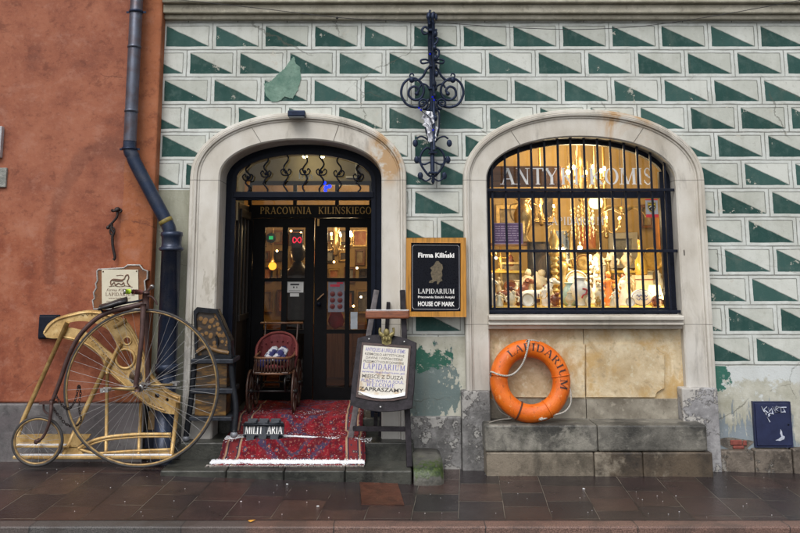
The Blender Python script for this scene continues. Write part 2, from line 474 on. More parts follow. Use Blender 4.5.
# ------------------------------------------------------------------ materials of the setting
def mat_sgraffito():
    s = Shader('sgraffito_plaster', 0.85, spec=0.25); P = s.pos('world')
    wob = s.noise(P, 6, 4, .65); wob2 = s.noise(P, 5.3, 3, stretch=(1, 1, 1.7))
    x, y, z = s.xyz(P)
    x = x + (wob - 0.5) * 0.02; z = z + (wob2 - 0.5) * 0.014
    PW, PH = 0.4795, 0.2687
    r = (4.202 - z) / PH
    row = r.floor(); v = r.fract()
    u0 = (x - 0.249 + 30 * PW + 0.241 * row.mod(2.0)) / PW
    u = u0.fract(); cell = s.rand(s.comb(u0.floor(), row))
    n_big = s.noise(P, 1.1, 5, 0.6); n_mid = s.noise(P, 6, 5, 0.65); n_fine = s.noise(P, 60, 4)
    # panel inside the border
    pl, pr, pt, pb = 0.072, 0.925, 0.125, 0.885
    inx = u.gt(pl) * u.lt(pr); inp = inx * v.gt(pt) * v.lt(pb)
    du = (u - pl) / (pr - pl); dv = (v - pt) / (pb - pt)
    dg = dv - du * 0.98
    tri = inp * (dg + (n_fine - 0.5) * 0.03).gt(0.01)
    border = s.mix(n_mid.ss(.35, .7), (.56, .585, .55), (.68, .71, .685))
    panel = s.mix((n_mid * .5 + n_big * .5 + (cell - .5) * .25).ss(.35, .62), (.495, .515, .465), (.635, .655, .61))
    green = s.mix((n_mid * .6 + cell * .4).ss(.3, .7), (.022, .068, .060), (.044, .106, .095))
    green = s.mix(s.noise(P, 9, 6, .7).ss(.46, .68) * .6, green, (.085, .14, .125)); green = s.mix(n_fine.ss(.66, .8) * .25, green, (.25, .3, .25))
    c = s.mix(inp, border, panel); c = s.mix(tri, c, green)
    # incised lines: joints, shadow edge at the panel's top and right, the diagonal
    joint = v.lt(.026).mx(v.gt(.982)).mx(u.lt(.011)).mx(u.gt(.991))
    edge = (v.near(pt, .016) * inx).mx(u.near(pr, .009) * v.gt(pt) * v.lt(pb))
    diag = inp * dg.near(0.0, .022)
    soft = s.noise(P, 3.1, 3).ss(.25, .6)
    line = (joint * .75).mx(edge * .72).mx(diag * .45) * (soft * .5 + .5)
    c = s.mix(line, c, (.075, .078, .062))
    # plain rendered strip under the pattern, with old paint peeling off it
    zt = s.nt.nodes.new('ShaderNodeMapRange')           # foot of the pattern: higher in the strip beside the drainpipe
    left = x.lt(-1.75)
    mid = x.gt(-.0) * x.lt(1.0)
    foot = 0.966 + left * 1.61 + mid * .262
    low = z.lt(foot)
    pm = s.noise(P, 2.3, 6, 0.62, dist=.4); pv = s.noise(P, 5, 6, .68, stretch=(1.5, 1.5, .42), dist=.3)
    plain = s.mix(n_mid.ss(.3, .7), (.40, .395, .32), (.56, .555, .48))
    rightside = x.gt(2.9)
    white = s.mix(n_fine, (.56, .60, .60), (.66, .69, .68))
    plain = s.mix(rightside * (z * .8 + (s.noise(P, 4, 8, .74) - .5) * .9 + (n_fine - .5) * .1).ss(.60, .68), plain, white)
    grn_m = mid * (pm + (z - 1.0).abs() * -1.3 - (x - .36).abs() * .3 + (s.noise(P, 17, 6, .7) - .5) * .2).ss(.43, .45) * z.gt(.84)
    blue_m = mid * (pm * .6 + pv * .4 + (s.noise(P, 15, 6, .7) - .5) * .16 - (z - .72).abs() * .55 - (x - .36).abs() * .16).ss(.345, .355)
    sv = s.noise(P, 3.2, 8, .74, stretch=(3.4, 3.4, .55))
    blu_r = rightside * (sv + (.50 - z) * .42).ss(.50, .55)
    grn_r = rightside * (pm + (s.noise(P, 16, 6, .7) - .5) * .3 - (x - 3.02).abs() * 1.5 - (z - .90).abs() * .9).ss(.33, .36)
    plain = s.mix(blue_m, plain, s.mix(n_mid, (.12, .165, .165), (.2, .25, .24)))
    plain = s.mix(grn_m, plain, (.035, .125, .09))
    plain = s.mix(blu_r, plain, s.mix(n_mid, (.20, .25, .29), (.30, .34, .37)))
    plain = s.mix(grn_r, plain, (.04, .15, .115))
    plain = s.mix(left, plain, s.mix((n_big * .5 + pv * .5).ss(.35, .65), (.25, .255, .19), (.42, .42, .34)))
    c = s.mix(low, c, plain)
    c = s.mix((n_big.ss(.48, .7) * .28), c, (.50, .47, .38), 'MULTIPLY')
    sc_ = s.noise(P, 19, 5, .7)
    c = s.mix(sc_.ss(.55, .66) * .22 * (1 - tri), c, (.24, .23, .18)); c = s.mix(sc_.ss(.44, .34) * .25 * (1 - tri), c, (.66, .66, .62))
    chip = s.noise(P, 7, 9, .76); cm = (chip + (n_big - .5) * .35).ss(.625, .640)
    c = s.mix(cm * .8, c, s.mix(n_mid, (.46, .44, .37), (.60, .585, .52)))
    hc = s.voro(s.comb(x + n_mid * .25, z * 1.3 + n_big * .5), .62, 'DISTANCE_TO_EDGE').lt(.0028) * n_big.ss(.47, .56)
    c = s.mix(hc * .55, c, (.10, .10, .08))
    streak = s.noise(P, 2.2, 5, .6, stretch=(4, 4, .35)).ss(.50, .8)
    c = s.mix(streak * .22, c, (.2, .19, .15))
    s.color(c)
    peel = grn_m.mx(blue_m).mx(blu_r)
    s.bump(n_fine + line * -1.5 + n_mid * .6 - peel * .8, 0.35, 0.006)
    s.nt.nodes.remove(zt)
    return s.m

def mat_stucco():
    s = Shader('terracotta_stucco', 0.8, spec=0.25); P = s.pos('world')
    a = s.noise(P, 1.1, 8, .68, dist=.15); b = s.noise(P, 3.2, 6, .65, stretch=(1, 1, .7)); f = s.noise(P, 45, 5, .6)
    st = s.noise(P, 2.6, 7, .7, stretch=(1, 1, 2.2), dist=.2)
    x, y, z = s.xyz(P)
    c = s.ramp(a * .45 + b * .35 + st * .2, [(.38, (.14, .040, .026)), (.46, (.25, .074, .040)), (.53, (.335, .112, .060)), (.63, (.41, .165, .098))])
    c = s.mix(f.ss(.58, .75) * .35, c, (.42, .21, .14))
    c = s.mix(f.ss(.42, .28) * .3, c, (.14, .045, .03))
    # old damp stain in an arch beside the drainpipe
    dx = (x + 2.62) / .47; dz = (z - 2.05) / .95
    rr = NX.op('SQRT', dx * dx + dz * dz) + (b - .5) * .35
    stain = rr.ss(.78, .9) * rr.ss(1.12, 1.0) * z.gt(1.7)
    c = s.mix(stain * .42, c, (.11, .04, .03))
    up = z.ss(2.0, 2.7) * .12
    c = s.mix(up * 2.0, c, (.40, .18, .12))
    # orange corner strip
    c = s.mix((x + (b - .5) * .1).gt(-2.42) * .42, c, (.43, .15, .05))
    cr = s.voro(s.comb(x + b * .35, z * 1.6 + a * .4), .42, 'DISTANCE_TO_EDGE')
    c = s.mix(cr.lt(.0022) * b.ss(.48, .6) * .5, c, (.1, .04, .03))
    pk = s.noise(P, 5.5, 8, .74, stretch=(1, 1, 1.3), dist=.1); pk2 = s.noise(P, 16, 6, .7)
    c = s.mix(pk.ss(.52, .68) * .45, c, (.42, .205, .145)); c = s.mix(pk.ss(.47, .34) * .5, c, (.12, .038, .026)); c = s.mix(pk2.ss(.54, .70) * .3, c, (.44, .21, .13)); c = s.mix(pk2.ss(.46, .34) * .3, c, (.12, .04, .03))
    s.color(c); s.bump(f + b * .8, .35, .006)
    return s.m

def mat_stone(name, lo, hi, scale=4, rough=.75, bump=.3, blotch=None, dist=.3, stain=None, flake=None):
    s = Shader(name, rough, spec=.35); P = s.pos('world')
    a = s.noise(P, scale, 6, .62, dist=dist); f = s.noise(P, 70, 4, .6); g = s.noise(P, 1.3, 5, .6)
    h = s.noise(P, scale * 5, 5, .68)
    c = s.ramp(a * .65 + g * .35, [(.40, lo), (.5, tuple((p + q) / 2 for p, q in zip(lo, hi))), (.60, hi)])
    c = s.mix(h.ss(.53, .68) * .45, c, tuple(min(.8, x * 1.35) for x in hi)); c = s.mix(h.ss(.46, .32) * .45, c, tuple(x * .6 for x in lo))
    if blotch: c = s.mix((s.noise(P, scale * .7, 8, .72, dist=.2) + (h - .5) * .3).ss(.49, .66) * .85, c, blotch)
    c = s.mix(f.ss(.6, .78) * .3, c, tuple(x * .55 for x in lo))
    if stain:
        n = s.noise(P, 2.0, 6, .7, stretch=(1, 1, .3), dist=.5)
        c = s.mix(n.ss(.56, .70) * .7, c, stain)
    if flake:                                            # flaking render with ragged edges, their shade painted in as a dark rim
        fk = s.noise(P, scale * 1.1, 9, .76); fm = (fk + (g - .5) * .5).ss(.545, .565)
        c = s.mix(fm, c, s.mix(h, tuple(x * .8 for x in flake), flake)); eg = (fk + (g - .5) * .5).ss(.52, .545) * (1 - fm)
        c = s.mix(eg * .6, c, tuple(x * .4 for x in lo)); s.bump(fm, .8, .012)
    s.color(c); s.bump(f + a * 1.6 + h * 1.2, bump, .008)
    return s.m

def mat_surround(name='pale_sandstone'):
    s = Shader(name, .7, spec=.3); P = s.pos('world')
    x, y, z = s.xyz(P)
    a = s.noise(P, 3, 6, .62, stretch=(1, 1, .5)); f = s.noise(P, 60, 4, .6); g = s.noise(P, 1.1, 4)
    c = s.ramp(a * .5 + g * .5, [(.38, (.44, .40, .335)), (.5, (.59, .555, .49)), (.62, (.69, .665, .61))])
    rust = s.noise(P, 1.6, 6, .66, dist=.9)
    spot = lambda cx, cz, r: NX.op('SQRT', (x - cx) * (x - cx) * 2.2 + (z - cz) * (z - cz)).ss(r, r * .25)
    c = s.mix((rust.ss(.40, .56) * (spot(2.28, 3.22, .46).mx(spot(.02, 2.9, .36)) * 1.3)).mn(.8), c, (.45, .25, .085))
    dirt = s.noise(P, 2.6, 6, .7, stretch=(1.6, 1.6, .4), dist=.4)
    c = s.mix(dirt.ss(.54, .68) * .5, c, (.24, .22, .19))
    fl_ = s.noise(P, 5, 6, .7, stretch=(1, 1, .6), dist=.5)
    c = s.mix(fl_.ss(.56, .60) * (x.lt(-1.4) * .55 + .18) * z.ss(2.6, 1.9), c, (.40, .365, .30))
    c = s.mix(z.ss(1.6, .2) * .45, c, s.mix(a, (.33, .33, .34), (.42, .42, .43)))
    jn = z.near(2.66, .0035).mx(z.near(1.34, .003))
    c = s.mix(jn * .7, c, (.13, .12, .1))
    s.color(c); s.bump(f + dirt * .7 - jn * 2.0, .25, .005)
    return s.m

def mat_paving():
    s = Shader('wet_paving_slabs', .25, spec=.5); P = s.pos('world')
    wob = s.noise(P, 3, 3)
    x, y, z = s.xyz(P)
    x = x + (wob - .5) * .012
    xs = x - y * .10
    colw = .335
    ci = (xs / colw).floor(); cu = (xs / colw).fract()
    off = s.rand(s.comb(ci, 3.3)); ln = .30 + s.rand(s.comb(ci, 8.1)) * .22
    yr = (y + off) / ln; ri = yr.floor(); rv = yr.fract()
    idv = s.rand(s.comb(ci, ri, 1.0)); id2 = s.rand(s.comb(ci, ri, 5.0))
    a = s.noise(P, 6, 6, .62); f = s.noise(P, 120, 4, .6); g = s.noise(P, 1.2, 5, .6)
    c = s.ramp(idv, [(.15, (.024, .018, .021)), (.35, (.044, .027, .027)), (.5, (.058, .032, .029)), (.65, (.033, .025, .027)), (.85, (.068, .038, .032))])
    c = s.mix(id2.gt(.88) * .4, c, (.075, .045, .035))
    c = s.mix(a.ss(.35, .7) * .5, c, (.018, .015, .015)); c = s.mix(f.ss(.6, .8) * .3, c, (.10, .08, .075))
    jw = cu.lt(.009).mx(cu.gt(.991)).mx(rv.lt(.009)).mx(rv.gt(.991))
    jl = cu.lt(.006).mx(cu.gt(.994)).mx(rv.lt(.006)).mx(rv.gt(.994))
    j2 = cu.lt(.022).mx(cu.gt(.978)).mx(rv.lt(.020)).mx(rv.gt(.980))
    c = s.mix(j2 * .65, c, (.008, .007, .007)); c = s.mix(jl * s.noise(P, 2.2, 5, .65).ss(.40, .56), c, (.20, .17, .14))
    s.color(c)
    s.set('Roughness', NX.op('MULTIPLY_ADD', g * .5 + a * .5, 1.0, -.34, clamp=True))
    gr_ = s.noise(P, 34, 5, .7)
    s.bump(f * .4 + a * .7 + gr_ * .7 - j2 * 1.8 + idv * .4, .5, .010)
    return s.m

def mat_kerb():
    s = Shader('granite_kerb', .45, spec=.5); P = s.pos('world')
    x, y, z = s.xyz(P)
    f = s.noise(P, 130, 5, .7); a = s.noise(P, 5, 5, .6)
    seg = ((x + .35 + a * .02) / 1.05).floor(); su = ((x + .35 + a * .02) / 1.05).fract()
    idv = s.rand(s.comb(seg, 2.0))
    pink = s.mix(f.ss(.40, .60), (.075, .042, .034), (.28, .17, .135)); grey = s.mix(f.ss(.38, .62), (.035, .034, .034), (.14, .13, .125))
    c = s.mix(x.ss(-1.0, -.9), grey, pink); c = s.mix((idv - .3) * .5, c, (.13, .07, .055))
    c = s.mix(a.ss(.45, .65) * .55, c, (.055, .042, .038)); c = s.mix(su.lt(.008) * .9, c, (.02, .02, .02))
    s.color(c); s.bump(f, .4, .006); return s.m

M = {}
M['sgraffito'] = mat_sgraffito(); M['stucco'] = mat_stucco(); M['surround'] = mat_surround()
M['cornice'] = mat_stone('cornice_stone', (.36, .335, .26), (.5, .475, .39), 3)
M['grey_stone'] = mat_stone('grey_plinth_stone', (.10, .098, .096), (.26, .255, .25), 5, .6, .6, flake=(.40, .39, .37))
M['apron'] = mat_stone('honey_marble', (.46, .34, .19), (.78, .67, .47), 2.6, .45, .2, dist=1.4, blotch=(.52, .33, .12), stain=(.46, .235, .06))
M['apron_shadow'] = mat_stone('shadow_gap_marble', (.15, .13, .10), (.36, .33, .27), 3, .5, .15, stain=(.1, .09, .08))  # dark tones that paint in the shadow gap below the apron
M['bench'] = mat_stone('wet_bench_stone', (.045, .044, .040), (.20, .19, .165), 2.6, .35, .5, blotch=(.29, .275, .235), stain=(.05, .055, .035))
M['bench_low'] = mat_stone('brown_base_stone', (.026, .023, .021), (.115, .088, .062), 2.6, .42, .35, blotch=(.29, .255, .2))
M['base_brown'] = mat_stone('brown_wall_stone', (.07, .058, .048), (.22, .185, .15), 4, .55, .6, stain=(.05, .042, .038), flake=(.30, .28, .25))
M['step'] = mat_stone('wet_step_stone', (.020, .021, .019), (.072, .073, .062), 4, .28, .4, stain=(.12, .115, .10))
M['plinth_red'] = mat_stone('stained_cement_plinth', (.075, .072, .074), (.20, .19, .19), 3.2, .55, .4, blotch=(.12, .105, .11), stain=(.045, .042, .042))
M['iron'] = simple('painted_black_iron', (.010, .013, .024), .45, .0, .4, 20, .2, spec=.16)
M['blue_iron'] = simple('blue_black_wrought_iron', (.022, .032, .062), .4, .4, .35, 25, .25, c2=(.016, .022, .04), spec=.2)
M['black_wood'] = simple('black_door_paint', (.006, .006, .007), .45, 0, .3, 14, .15, spec=.10)
M['frame_blue'] = simple('blue_black_frame_paint', (.007, .010, .020), .42, 0, .3, 12, .15, spec=.14)
M['glass'] = glass('shop_glass', gain=1.1)
M['door_glass'] = glass('door_glass', (.80, .77, .72), gain=1.0)
M['gold_paint'] = simple('gold_lettering', (.34, .21, .06), .4, .5, .3, 30, 0)
M['white_paint'] = simple('white_lettering', (.88, .87, .85), .5, 0, .1, 30, 0)
M['paving'] = mat_paving(); M['kerb'] = mat_kerb()
M['road'] = mat_stone('wet_cobble_road', (.02, .02, .021), (.11, .105, .10), 9, .3, .8)

# ------------------------------------------------------------------ ground
def sheet(name, xs, ys, zf, m):
    b = MB(); nx, ny = len(xs), len(ys)
    vs = [(x, y, zf(x, y)) for y in ys for x in xs]
    fs = [(j*nx+i, j*nx+i+1, (j+1)*nx+i+1, (j+1)*nx+i) for j in range(ny-1) for i in range(nx-1)]
    b.add(vs, fs, 0, True)
    o = b.build(name, m); tag(o, kind='structure'); return o
KY0, KY1 = -1.51, -1.655
xs = [-40, -12, -6] + [-5 + .25*i for i in range(41)] + [6, 12, 40]
tag(sheet('pavement', xs, [KY0 + (0.6 - KY0) * i / 16 for i in range(17)], ground_z, M['paving']), 'dark wet flagstone pavement in front of the shop')
k = MB(); k.box(-40, KY1, -.3, 40, KY0 - .006, G0 + .002); o = k.build('kerb', M['kerb'], bevel=.012); tag(o, 'granite kerb along the pavement edge', kind='structure')
tag(sheet('road', [-60, -20, -8, -3, 0, 3, 8, 20, 60], [-60, -25, -12, -6, -3, KY1 + .05], lambda x, y: G0 - .05, M['road']), 'wet street in front of the kerb', kind='structure')
tag(sheet('ground', [-220, 220], [-220, 220], lambda x, y: -.32, M['road']), kind='structure')

# ------------------------------------------------------------------ shop building
XR = -2.131                                  # line where the red house ends
shop = empty('shop_building', (0.6, 0, 0), 'pale shop house with green triangle sgraffito, arched door and barred window', 'building')

def ell(cx, cz, a, b, t, n=2.12):
    c, s_ = math.cos(t), math.sin(t)
    return cx + a * math.copysign(abs(c) ** (2/n), c), cz + b * abs(s_) ** (2/n)

# measured openings (outer and inner edge of the two stone surrounds)
DOOR = dict(cx_o=(-1.823+.200)/2, a_o=(1.823+.200)/2, z_o=2.69, b_o=.615, i0=W(217.5,250,-.05).x, i1=W(381.5,250,-.05).x, z_i=2.69, b_i=W(300,139.5,-.05).z-2.69)
DOOR['cx_i'] = (DOOR['i0'] + DOOR['i1']) / 2; DOOR['a_i'] = (DOOR['i1'] - DOOR['i0']) / 2
WIN = dict(cx_o=(.731+2.985)/2, a_o=(2.985-.731)/2, z_o=2.66, b_o=.675, i0=W(487,185,-.05).x, i1=W(676,185,-.05).x, z_i=2.66, b_i=W(582,137,-.05).z-2.66)
WIN['cx_i'] = (WIN['i0'] + WIN['i1']) / 2; WIN['a_i'] = (WIN['i1'] - WIN['i0']) / 2
Z_SILL = W(580, 315, -.1).z

def arch_path(d, key, grow=0.0, z_bot=0.0, n=40):
    """outline of an opening from the left foot over the arch to the right foot"""
    cx, a, zs, b = d['cx_'+key], d['a_'+key] + grow, d['z_'+key], d['b_'+key] + grow
    p = [(cx - a, z_bot)] + [(cx - a, z_bot + (zs - z_bot) * i / 6) for i in range(1, 6)]
    for i in range(n + 1):
        p.append(ell(cx, zs, a, b, PI - PI * i / n))
    p += [(cx + a, zs + (z_bot - zs) * i / 6) for i in range(1, 7)]
    return p

wall = MB()
outer = [(XR, -.3), (8.5, -.3), (8.5, 4.40), (XR, 4.40)]
holes = [arch_path(DOOR, 'i', .06, .0), arch_path(WIN, 'i', .06, .25)]
tri_in = [outer] + [list(reversed(h)) for h in holes]
tri = tessellate_polygon([[Vector((a, b, 0)) for a, b in p] for p in tri_in])
pts = [(a, 0.0, b) for p in tri_in for a, b in p]
wall.add(pts, [tuple(t) for t in tri])
wall.box(XR, 0.0, 4.62, 8.5, .3, 9.5)        # upper storey wall above the string course
wall.box(8.2, .004, -.3, 8.5, 6.0, 9.5)      # flank and roof edge
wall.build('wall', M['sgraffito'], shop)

c = MB()                                     # string course
zc0, zc1, zc2 = W(500, 19, -.06).z, W(500, 4, -.10).z, 4.62
c.box(XR, -.055, zc0, 8.5, .05, zc0 + .05); c.box(XR, -.10, zc0 + .047, 8.5, .05, zc1)
c.box(XR, -.15, zc1, 8.5, .05, zc2 + .06)
c.build('cornice', M['cornice'], shop, bevel=.012)

def surround(d, name, depth, z_bot):
    I = arch_path(d, 'i', 0, z_bot); O = arch_path(d, 'o', 0, z_bot)
    prof = [(0, depth), (0, -.035), (.05, -.05), (.66, -.05), (.69, -.060), (.73, -.062), (.745, -.056), (.765, -.078), (.84, -.084), (.865, -.074), (.885, -.078), (.97, -.074), (1.0, -.055), (1.0, .004)]
    vs = []; n = len(prof)
    for (ix, iz), (ox, oz) in zip(I, O):
        for q, y in prof: vs.append((ix + (ox - ix) * q, y, iz + (oz - iz) * q))
    fs = []
    for i in range(len(I) - 1):
        for j in range(n - 1):
            fs.append((i*n+j, (i+1)*n+j, (i+1)*n+j+1, i*n+j+1))
    b = MB(); b.add(vs, fs)
    # fine radial joints of the arch stones
    o = b.build(name, M['surround'], shop)
    return o
surround(DOOR, 'door_surround', .30, -.05)
surround(WIN, 'window_surround', .16, W(480, 391, -.07).z)
jm = simple('joint_mortar', (.17, .155, .13), .9, 0, .2, 10, 0)
for d, ts, nm in ((DOOR, (68, 118), 'arch_joint'), (WIN, (57, 128), 'arch_joint')):
    for t in ts:
        t = math.radians(t); (ix, iz), (ox, oz) = ell(d['cx_i'], d['z_i'], d['a_i'], d['b_i'], t), ell(d['cx_o'], d['z_o'], d['a_o'], d['b_o'], t)
        j = MB(); p = Vector((ix + (ox-ix)*.06, -.0505, iz + (oz-iz)*.06)); q = Vector((ix + (ox-ix)*.66, -.0505, iz + (oz-iz)*.66))
        j.bar(p, q, .0045, .004, (1, 0, 0)); j.build(nm, jm, shop)

# feet of the window surround, plinth stones
f = MB(); zt = W(480, 391, -.1).z
f.box(W(462, 420, -.1).x, -.11, -.2, W(490.5, 420, -.1).x, .02, zt); f.build('surround_foot', M['grey_stone'], shop, bevel=.012)
f = MB(); zt = W(700, 388, -.1).z
f.box(W(682, 400, -.1).x, -.11, -.2, W(718, 400, -.1).x, .02, zt); f.build('surround_foot', mat_stone('pale_foot_stone', (.24, .235, .24), (.38, .375, .38), 4, .7, .4, flake=(.50, .48, .45)), shop, bevel=.012)
f = MB(); f.box(DOOR['cx_o'] + DOOR['a_o'] - .01, -.06, -.2, W(462, 440, -.06).x - .004, .02, W(440, 417, -.06).z); f.build('plinth_stone', M['grey_stone'], shop, bevel=.01)
xa = W(718, 460, -.09).x
for i, (p0, p1) in enumerate(((720, 754.5), (755.5, 793), (794, 860), (861, 960), (961, 1060), (1061, 1200))):
    f = MB(); f.box(W(p0, 460, -.09).x, -.09 + .008 * (i % 2), -.25, W(p1, 460, -.09).x, .02, W(740, 451 - (i % 3), -.09).z); f.build('plinth_stone', M['base_brown'], shop, bevel=.012)
f = MB(); f.box(XR + .02, -.04, -.2, DOOR['cx_o'] - DOOR['a_o'] + .004, .02, .42); f.build('plinth_stone', M['grey_stone'], shop, bevel=.01)

# broken plaster patch with bare brick, and the green repair patch high on the wall
b = MB(); cx, cz = W(736, 444, -.012).x, W(736, 444, -.012).z
pl = [(cx + .15 * math.cos(a) * (1 + .2*math.sin(3*a)), cz + .058 * math.sin(a) * (1 + .25*math.cos(2*a+1))) for a in [2*PI*i/22 for i in range(22)]]
b.flat(pl, lambda a, z: (a, -.004, z)); b.build('bare_patch', mat_stone('crumbled_mortar', (.09, .08, .07), (.26, .23, .19), 12, .9, .8), shop)
b = MB(); b.box(cx - .05, -.02, cz - .01, cx + .055, .0, cz + .035); b.box(cx + .062, -.016, cz - .015, cx + .10, 0, cz + .03); b.box(cx - .03, -.022, cz - .042, cx + .07, 0, cz - .014)
b.build('bare_brick', simple('red_brick', (.24, .065, .05), .85, 0, .4, 30, .5), shop, bevel=.008)
b = MB(); gp = [(264,86),(272,83),(278,76),(286,70),(291,62),(294,59),(296,66),(300,69),(301,80),(298,92),(293,101),(285,99),(280,103),(272,104),(266,98)]
gp = [(W(a, q - 2).x, W(a, q - 2).z) for a, q in gp]
gp2 = []
for i in range(len(gp)):
    a, q = gp[i], gp[(i+1) % len(gp)]
    for k_ in range(5):
        t = k_ / 5; n_ = mnoise.noise(Vector((a[0]*9 + t*3, i*1.7, k_*2.1))) * .012
        gp2.append((a[0] + (q[0]-a[0])*t + n_, a[1] + (q[1]-a[1])*t - n_))
b.plate([gp2], lambda a, z: (a, -.008, z), lambda a, z: (a, .001, z))
b.build('repair_patch', mat_stone('green_repair_plaster', (.10, .20, .155), (.20, .31, .25), 5, .85, .4), shop)

# under the window: sill, stone apron with a raised panel
s_ = MB(); xl, xr = W(488.5, 320, -.1).x, W(683, 320, -.1).x
z1, z2, z3, z4 = W(580, 315.5, -.10).z, W(580, 320, -.13).z, W(580, 325, -.11).z, W(580, 329, -.08).z
prof = [(.03, z1 + .006), (-.125, z1), (-.135, z1 - .012), (-.135, z2), (-.105, z2 - .004), (-.10, z2 - .02), (-.115, z3 + .01), (-.115, z3), (-.085, z3 - .006), (-.07, z4), (.03, z4)]
n = len(prof); vs = [(xl, y, z) for y, z in prof] + [(xr, y, z) for y, z in prof]
s_.add(vs, [tuple(range(n))[::-1], tuple(range(n, 2*n))] + [(i, (i+1) % n, (i+1) % n + n, i + n) for i in range(n)])
s_.build('window_sill', M['surround'], shop, bevel=.004)
ap = MB(); xm = W(585.5, 370, .0).x
za, zb = z4 + .01, W(580, 399, .0).z
ap.box(xl - .05, .03, -.1, xm - .003, .1, za); ap.box(xm + .003, .03, -.1, xr + .05, .1, za)
ap.build('apron', M['apron'], shop)
ap = MB(); ap.box(xl - .05, .018, .3, xm - .003, .05, zb); ap.box(xm + .003, .018, .3, xr + .05, .05, zb - .0)  # dark strip standing in for the shadow gap at the apron's foot
ap.build('apron_shadow_strip', M['apron_shadow'], shop, bevel=.004)
P2 = lambda a, q: (W(a, q, .0).x, W(a, q, .0).z)
notch = [P2(663 - 8*math.cos(t) * 1.0 + 2, 396 - 8*math.sin(t) + 1) for t in (0.2, .6, 1.0, 1.4)]
pan = [P2(586.5, 397), P2(655, 397), P2(657, 392), P2(661, 389.5), P2(664.5, 388), P2(664.5, 354), P2(661, 352), P2(657, 349), P2(655, 344.5), P2(586.5, 344.5)]
ap = MB(); ap.plate([pan], lambda a, z: (a, .006, z), lambda a, z: (a, .04, z)); ap.build('apron_panel', M['apron'], shop, bevel=.004)
pan = [P2(584.5, 397), P2(495, 397), P2(495, 344.5), P2(584.5, 344.5)]
ap = MB(); ap.plate([pan], lambda a, z: (a, .006, z), lambda a, z: (a, .04, z)); ap.build('apron_panel', M['apron'], shop, bevel=.004)

# ------------------------------------------------------------------ door case
YF = .27                                      # plane of the black outer frame
def strip_arch(d, key, g0, g1, y0, y1, zb, mb, mi=0):
    A, B = arch_path(d, key, g0, zb), arch_path(d, key, g1, zb)
    n = len(A); vs = [(a, y0, z) for a, z in A] + [(a, y0, z) for a, z in B] + [(a, y1, z) for a, z in A] + [(a, y1, z) for a, z in B]
    fs = []
    for i in range(n - 1):
        j = i + 1
        fs += [(i, j, n+j, n+i), (2*n+i, 3*n+i, 3*n+j, 2*n+j), (i, 2*n+i, 2*n+j, j), (n+i, n+j, 3*n+j, 3*n+i)]
    mb.add(vs, fs, mi)
Z_FL = W(300, 401, 1.15).z
fr = MB(); strip_arch(DOOR, 'i', .01, -.085, YF, YF + .10, Z_FL, fr); strip_arch(DOOR, 'i', -.06, -.10, YF - .025, YF + .0, Z_FL, fr)
fr.build('door_frame', M['frame_blue'], shop)
xl_d, xr_d = DOOR['i0'] + .085, DOOR['i1'] - .085
zt0, zt1 = W(300, 200, YF).z, W(300, 192, YF).z
fr = MB(); fr.box(xl_d - .01, YF - .035, zt0 + .02, xr_d + .01, YF + .09, zt1); fr.box(xl_d - .01, YF - .015, zt0, xr_d + .01, YF + .07, zt0 + .018)
tr = fr.build('transom', M['frame_blue'], shop, bevel=.006)
# curved inner edge of the wall behind the fanlight
fr = MB(); strip_arch(DOOR, 'i', .06, -.075, YF + .14, YF + .26, 2.32, fr); fr.build('inner_arch', M['cornice'], shop)
g = MB(); A = [(a, z) for a, z in arch_path(DOOR, 'i', -.05, zt1) if z >= zt1]
g.flat(A, lambda a, z: (a, YF + .05, z)); g.build('fanlight_glass', M['glass'], shop)
# wavy bars of the fanlight, each with a flower knot
for i, px in enumerate((248, 266, 286, 305, 321.5, 339, 358.5)):
    zc_top = ell(DOOR['cx_i'], DOOR['z_i'], DOOR['a_i'] - .085, DOOR['b_i'] - .085, math.acos(max(-1, min(1, (W(px, 175, YF).x - DOOR['cx_i']) / (DOOR['a_i'] - .085)))))[1]
    x = W(px, 175, YF).x; b = MB()
    pts = [(x + .022 * math.sin(k_ * 1.15 + i), YF + .0, zt1 + (zc_top - zt1) * k_ / 12) for k_ in range(13)]
    b.tube(spline(pts, 4), .0085, 6)
    zm = zt1 + (zc_top - zt1) * .52
    for s0 in (-1, 1):
        b.tube(spline([(x, YF - .004, zm - .03), (x + s0*.035, YF - .008, zm - .025), (x + s0*.05, YF - .006, zm + .01), (x + s0*.03, YF - .006, zm + .03), (x + s0*.022, YF - .006, zm + .008)], 5), .007, 6)
    b.ball((x, YF - .008, zm), .017, .014, .017, 6)
    b.build('fanlight_bar', M['iron'], shop)

# vestibule
YD = 1.15
vx0, vx1 = xl_d, xr_d
zC = 3.08
M['vest_wood'] = wood('dark_vestibule_panelling', (.022, .016, .013), .35, 'z', 3)
M['olive'] = simple('olive_plaster', (.20, .17, .105), .8, 0, .25, 4, .1)
v = MB(); v.box(vx1, YF + .27, Z_FL, vx1 + .06, YD, zt0); v.build('vestibule_panelling', M['vest_wood'], shop, bevel=.004)
v = MB(); v.box(vx0 - .06, YF + .27, Z_FL, vx0, YD, zt0)
for k_ in range(3): v.box(vx0, YF + .32 + k_*.21, Z_FL + .9, vx0 + .02, YF + .34 + k_*.21, zt0 - .15)
v.box(vx0, YF + .30, Z_FL + .85, vx0 + .025, YD, Z_FL + .91); v.box(vx0, YF + .30, zt0 - .15, vx0 + .025, YD, zt0 - .06)
v.build('vestibule_panelling', M['vest_wood'], shop, bevel=.004)
v = MB(); v.box(vx0 - .3, YF + .27, zC, vx1 + .3, YD + .05, zC + .05); v.box(vx0 - .10, YF + .27, zt0 + .001, vx0 - .06, YD, zC); v.box(vx1 + .06, YF + .27, zt0 + .001, vx1 + .10, YD, zC)
z_up = W(300, 181, YD).z
v.box(vx0 - .1, YD - .0, z_up, vx1 + .1, YD + .05, zC)
v.build('vestibule_ceiling', M['olive'], shop)
